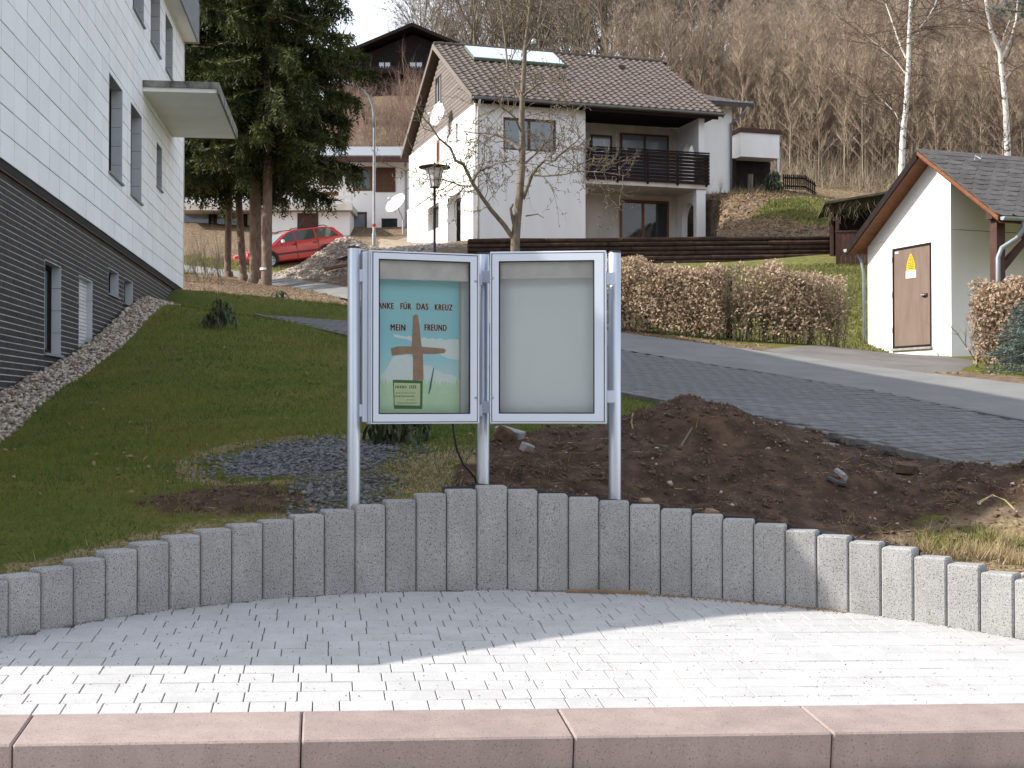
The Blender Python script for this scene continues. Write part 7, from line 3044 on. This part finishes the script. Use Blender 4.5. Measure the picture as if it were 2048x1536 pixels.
a, b = at(648, 540, 44.6), at(696, 531, 44.2)
b1 = MB().prism([a, a + Vector((0, .02, .08)), a + Vector((0, .3, .06)), a + Vector((0, .28, 0))], (b - a)).build('scrap_board', M['frame_orange'], None)
tag(b1, 'reddish brown scrap board lying on the rubble heap', 'board')
c = at(688, 520, 45.5)
sh_ = MB()
for i in range(5):
    for j in range(3):
        pass
Vv = []
for j in range(5):
    for i in range(7):
        Vv.append((c.x - .30 + i * .12, c.y - .2 + j * .15, c.z + .16 * math.exp(-((i - 3.5) / 2.2) ** 2) + R.uniform(-.03, .03)))
sh_.add(Vv, [(j * 7 + i, j * 7 + i + 1, j * 7 + i + 8, j * 7 + i + 7) for j in range(4) for i in range(6)])
so_ = sh_.build('plastic_sheet', M['sheet_white'], None, smooth=False)
so_.modifiers.new('thick', 'SOLIDIFY').thickness = .01
tag(so_, 'crumpled white plastic sheet on the rubble heap', 'plastic sheet')


# ------------------------------------------------------------------ odds and ends on the soil
def chunk(name, label, cat, pos, size, rot, mt):
    m_ = MB().box(-size[0] / 2, size[0] / 2, -size[1] / 2, size[1] / 2, 0, size[2])
    o = m_.build(name, mt, None, space='local', bevel=min(size) * .12)
    for v in o.data.vertices:
        v.co += Vector((R.uniform(-1, 1), R.uniform(-1, 1), R.uniform(-1, 1))) * min(size) * .07
    o.location = pos
    o.rotation_euler = rot
    tag(o, label, cat)
    return o


chunk('concrete_chunk', 'long broken concrete kerb piece lying on the soil between the posts', 'concrete piece', on_ground(1018, 892, 9.6), (.21, .09, .075), (.15, .22, -.5), M['concrete'])
chunk('concrete_chunk', 'small square grey concrete piece on the soil right of the middle post', 'concrete piece', on_ground(1051, 912, 9.2), (.075, .07, .06), (.3, .2, .7), M['concrete'])
chunk('concrete_chunk', 'rough brown lump of concrete tucked beside the long kerb piece', 'concrete piece', on_ground(1000, 900, 9.5), (.11, .10, .10), (.2, .5, .2), M['clod'])
chunk('concrete_chunk', 'grey stone slab lying by the drive edging near the soil', 'concrete piece', on_ground(1655, 893, 10.1), (.09, .07, .06), (.1, .1, .4), M['concrete'])
chunk('field_stone', 'rounded brown stone by the drive edging near the right soil heap', 'stone', on_ground(1810, 922, 9.5), (.16, .11, .07), (.1, .1, -.2), M['clod'])
chunk('field_stone', 'reddish stone on top of the foil behind the right palisades', 'stone', on_ground(1290, 1003, 7.95), (.07, .06, .05), (.3, .1, .5), M['plank'])
chunk('field_stone', 'light brown stone behind the palisades right of the right post', 'stone', on_ground(1422, 1022, 7.85), (.08, .06, .045), (.2, .1, .9), M['plank'])
for (pts, r_, mt, nm, lab, cat) in (
        ([(1672, 941, 8.75), (1684, 950, 8.7), (1690, 970, 8.6)], .022, M['concrete'], 'pipe_shard', 'curved pale grey pipe shard standing in the soil', 'pipe piece'),
        ([(1656, 980, 8.55), (1675, 978, 8.5), (1692, 972, 8.5)], .016, M['foil'], 'plastic_strip', 'dark plastic strip lying at the foot of the pipe shard', 'plastic strip'),
        ([(1256, 866, 10.4), (1280, 857, 10.5)], .009, M['straw'], 'stick', 'short pale stick on the dark soil right of the right post', 'stick'),
        ([(1362, 925, 9.0), (1410, 876, 9.4)], .008, M['twig'], 'stick', 'thin dark stick lying up the slope of the soil heap', 'stick'),
        ([(1266, 905, 9.6), (1263, 922, 9.4), (1266, 930, 9.3)], .007, M['straw'], 'stick', 'bent pale straw stalk on the soil beside the right post', 'stick'),
        ([(1960, 1006, 7.6), (1985, 990, 7.9), (2010, 1000, 7.7), (2030, 1020, 7.4)], .0045, M['straw'], 'stalk', 'long bent dry stalk in the sunny corner', 'stalk'),
        ([(1955, 1005, 7.7), (1975, 995, 7.9), (1985, 992, 7.9)], .004, M['straw'], 'stalk', 'short dry stalk beside the long bent one', 'stalk')):
    q = []
    for (px, py, d) in pts:
        p = at(px, py, d)
        p.z = max(p.z, tz(p.x, p.y) + r_ * .8)
        q.append(p)
    o = MB().tube(q, r_, 6).build(nm, mt, None)
    tag(o, lab, cat)
for (px, py, d, s) in ((320, 512, 18.6, .2), (430, 690, 16, .1)):
    pass
P = ground_pts(9000, (-6, .5), (7, 26), lambda x, y: lawn_mask(x, y) & (NR.random(len(x)) < .12))
V, F = leaf_quads(P + [0, 0, .03], NR.normal(size=(len(P), 3)) * .4 + [0, 0, 1], NR.uniform(.02, .06, len(P)), NR.uniform(.015, .035, len(P)))
V2, F2 = leaf_quads(ground_pts(500, (-.4, 4.6), (6, 11.5), soil_mask) + [0, 0, .012], NR.normal(size=(0, 3)), .05, .03) if False else (np.zeros((0, 3)), np.zeros((0, 3), int))
stuff('lawn_leaves', [(V, F, 0)], [M['litter']], 'a few scattered fallen leaves on the shaded lawn')
P = ground_pts(1500, (-.6, 5.0), (5.6, 11.8), soil_mask)
V, F = blades(P + [0, 0, .01], NR.normal(size=(len(P), 3)) * [1, 1, .15], NR.uniform(.03, .12, len(P)), .005)
stuff('roots', [(V, F, 0)], [M['straw']], 'scattered dry roots and straw bits on the dark soil')
# crumbs of soil swept against the foot of the palisades
uu = NR.uniform(19, 27, 700)
rr = ARC_R - np.abs(NR.normal(size=700)) * .035
aa = -.171 + (uu - 15) * STEP
x, y = ARC_C[0] + rr * np.sin(aa), ARC_C[1] + rr * np.cos(aa)
V, F = stones(np.stack([x, y, yard_z(x, y) + .001], -1), NR.uniform(.002, .006, 700), .7, .3)
stuff('soil_crumbs', [(V, F, 0)], [M['plank']], 'brown crumbs of soil on the pavers along the palisade foot')

# dry stalks, clods and leaves on the rough slope beside the white house
P = ground_pts(9000, (7, 16), (42, 63), lambda x, y: ~inside(x, y, TERRACE) & ~inside(x, y, pg))
V, F = stones(P[:2600], np.abs(NR.normal(size=2600 if len(P) > 2600 else len(P))) * .035 + .02, .7, .3)
V2, F2 = leaf_quads(P[2600:] + [0, 0, .05], NR.normal(size=(len(P[2600:]), 3)) * .5 + [0, 0, 1], .12, .07)
V3, F3 = blades(P, NR.normal(size=(len(P), 3)) * [.8, .8, .2] + [0, 0, .6], NR.uniform(.12, .4, len(P)), .025)
stuff('slope_debris', [(V, F, 0), (V2, F2, 1), (V3, F3, 2)], [M['earth_clod'], M['litter'], M['straw']], 'clods, dead leaves and dry stalks on the rough slope beside the white house')
# fine grit blown over the forecourt and soil caught along the palisade foot
uu = NR.uniform(-3, 34, 1500)
rr = ARC_R - np.abs(NR.normal(size=1500)) * .016
aa = -.171 + (uu - 15) * STEP
x, y = ARC_C[0] + rr * np.sin(aa), ARC_C[1] + rr * np.cos(aa)
x2, y2 = NR.uniform(-2.6, 3.0, 1600), NR.uniform(5.2, 7.6, 1600)
k = (np.hypot(x2 - ARC_C[0], y2 - ARC_C[1]) < ARC_R - .03) & ((x2 - K0.x) * (-math.sin(KA)) + (y2 - K0.y) * math.cos(KA) > .02)
x, y = np.r_[x, x2[k]], np.r_[y, y2[k]]
V, F = stones(np.stack([x, y, yard_z(x, y) + .001], -1), NR.uniform(.0012, .0032, len(x)), .7, .3)
stuff('grit', [(V, F, 0)], [M['earth_clod']], 'fine dark grit on the pavers and along the palisade foot')
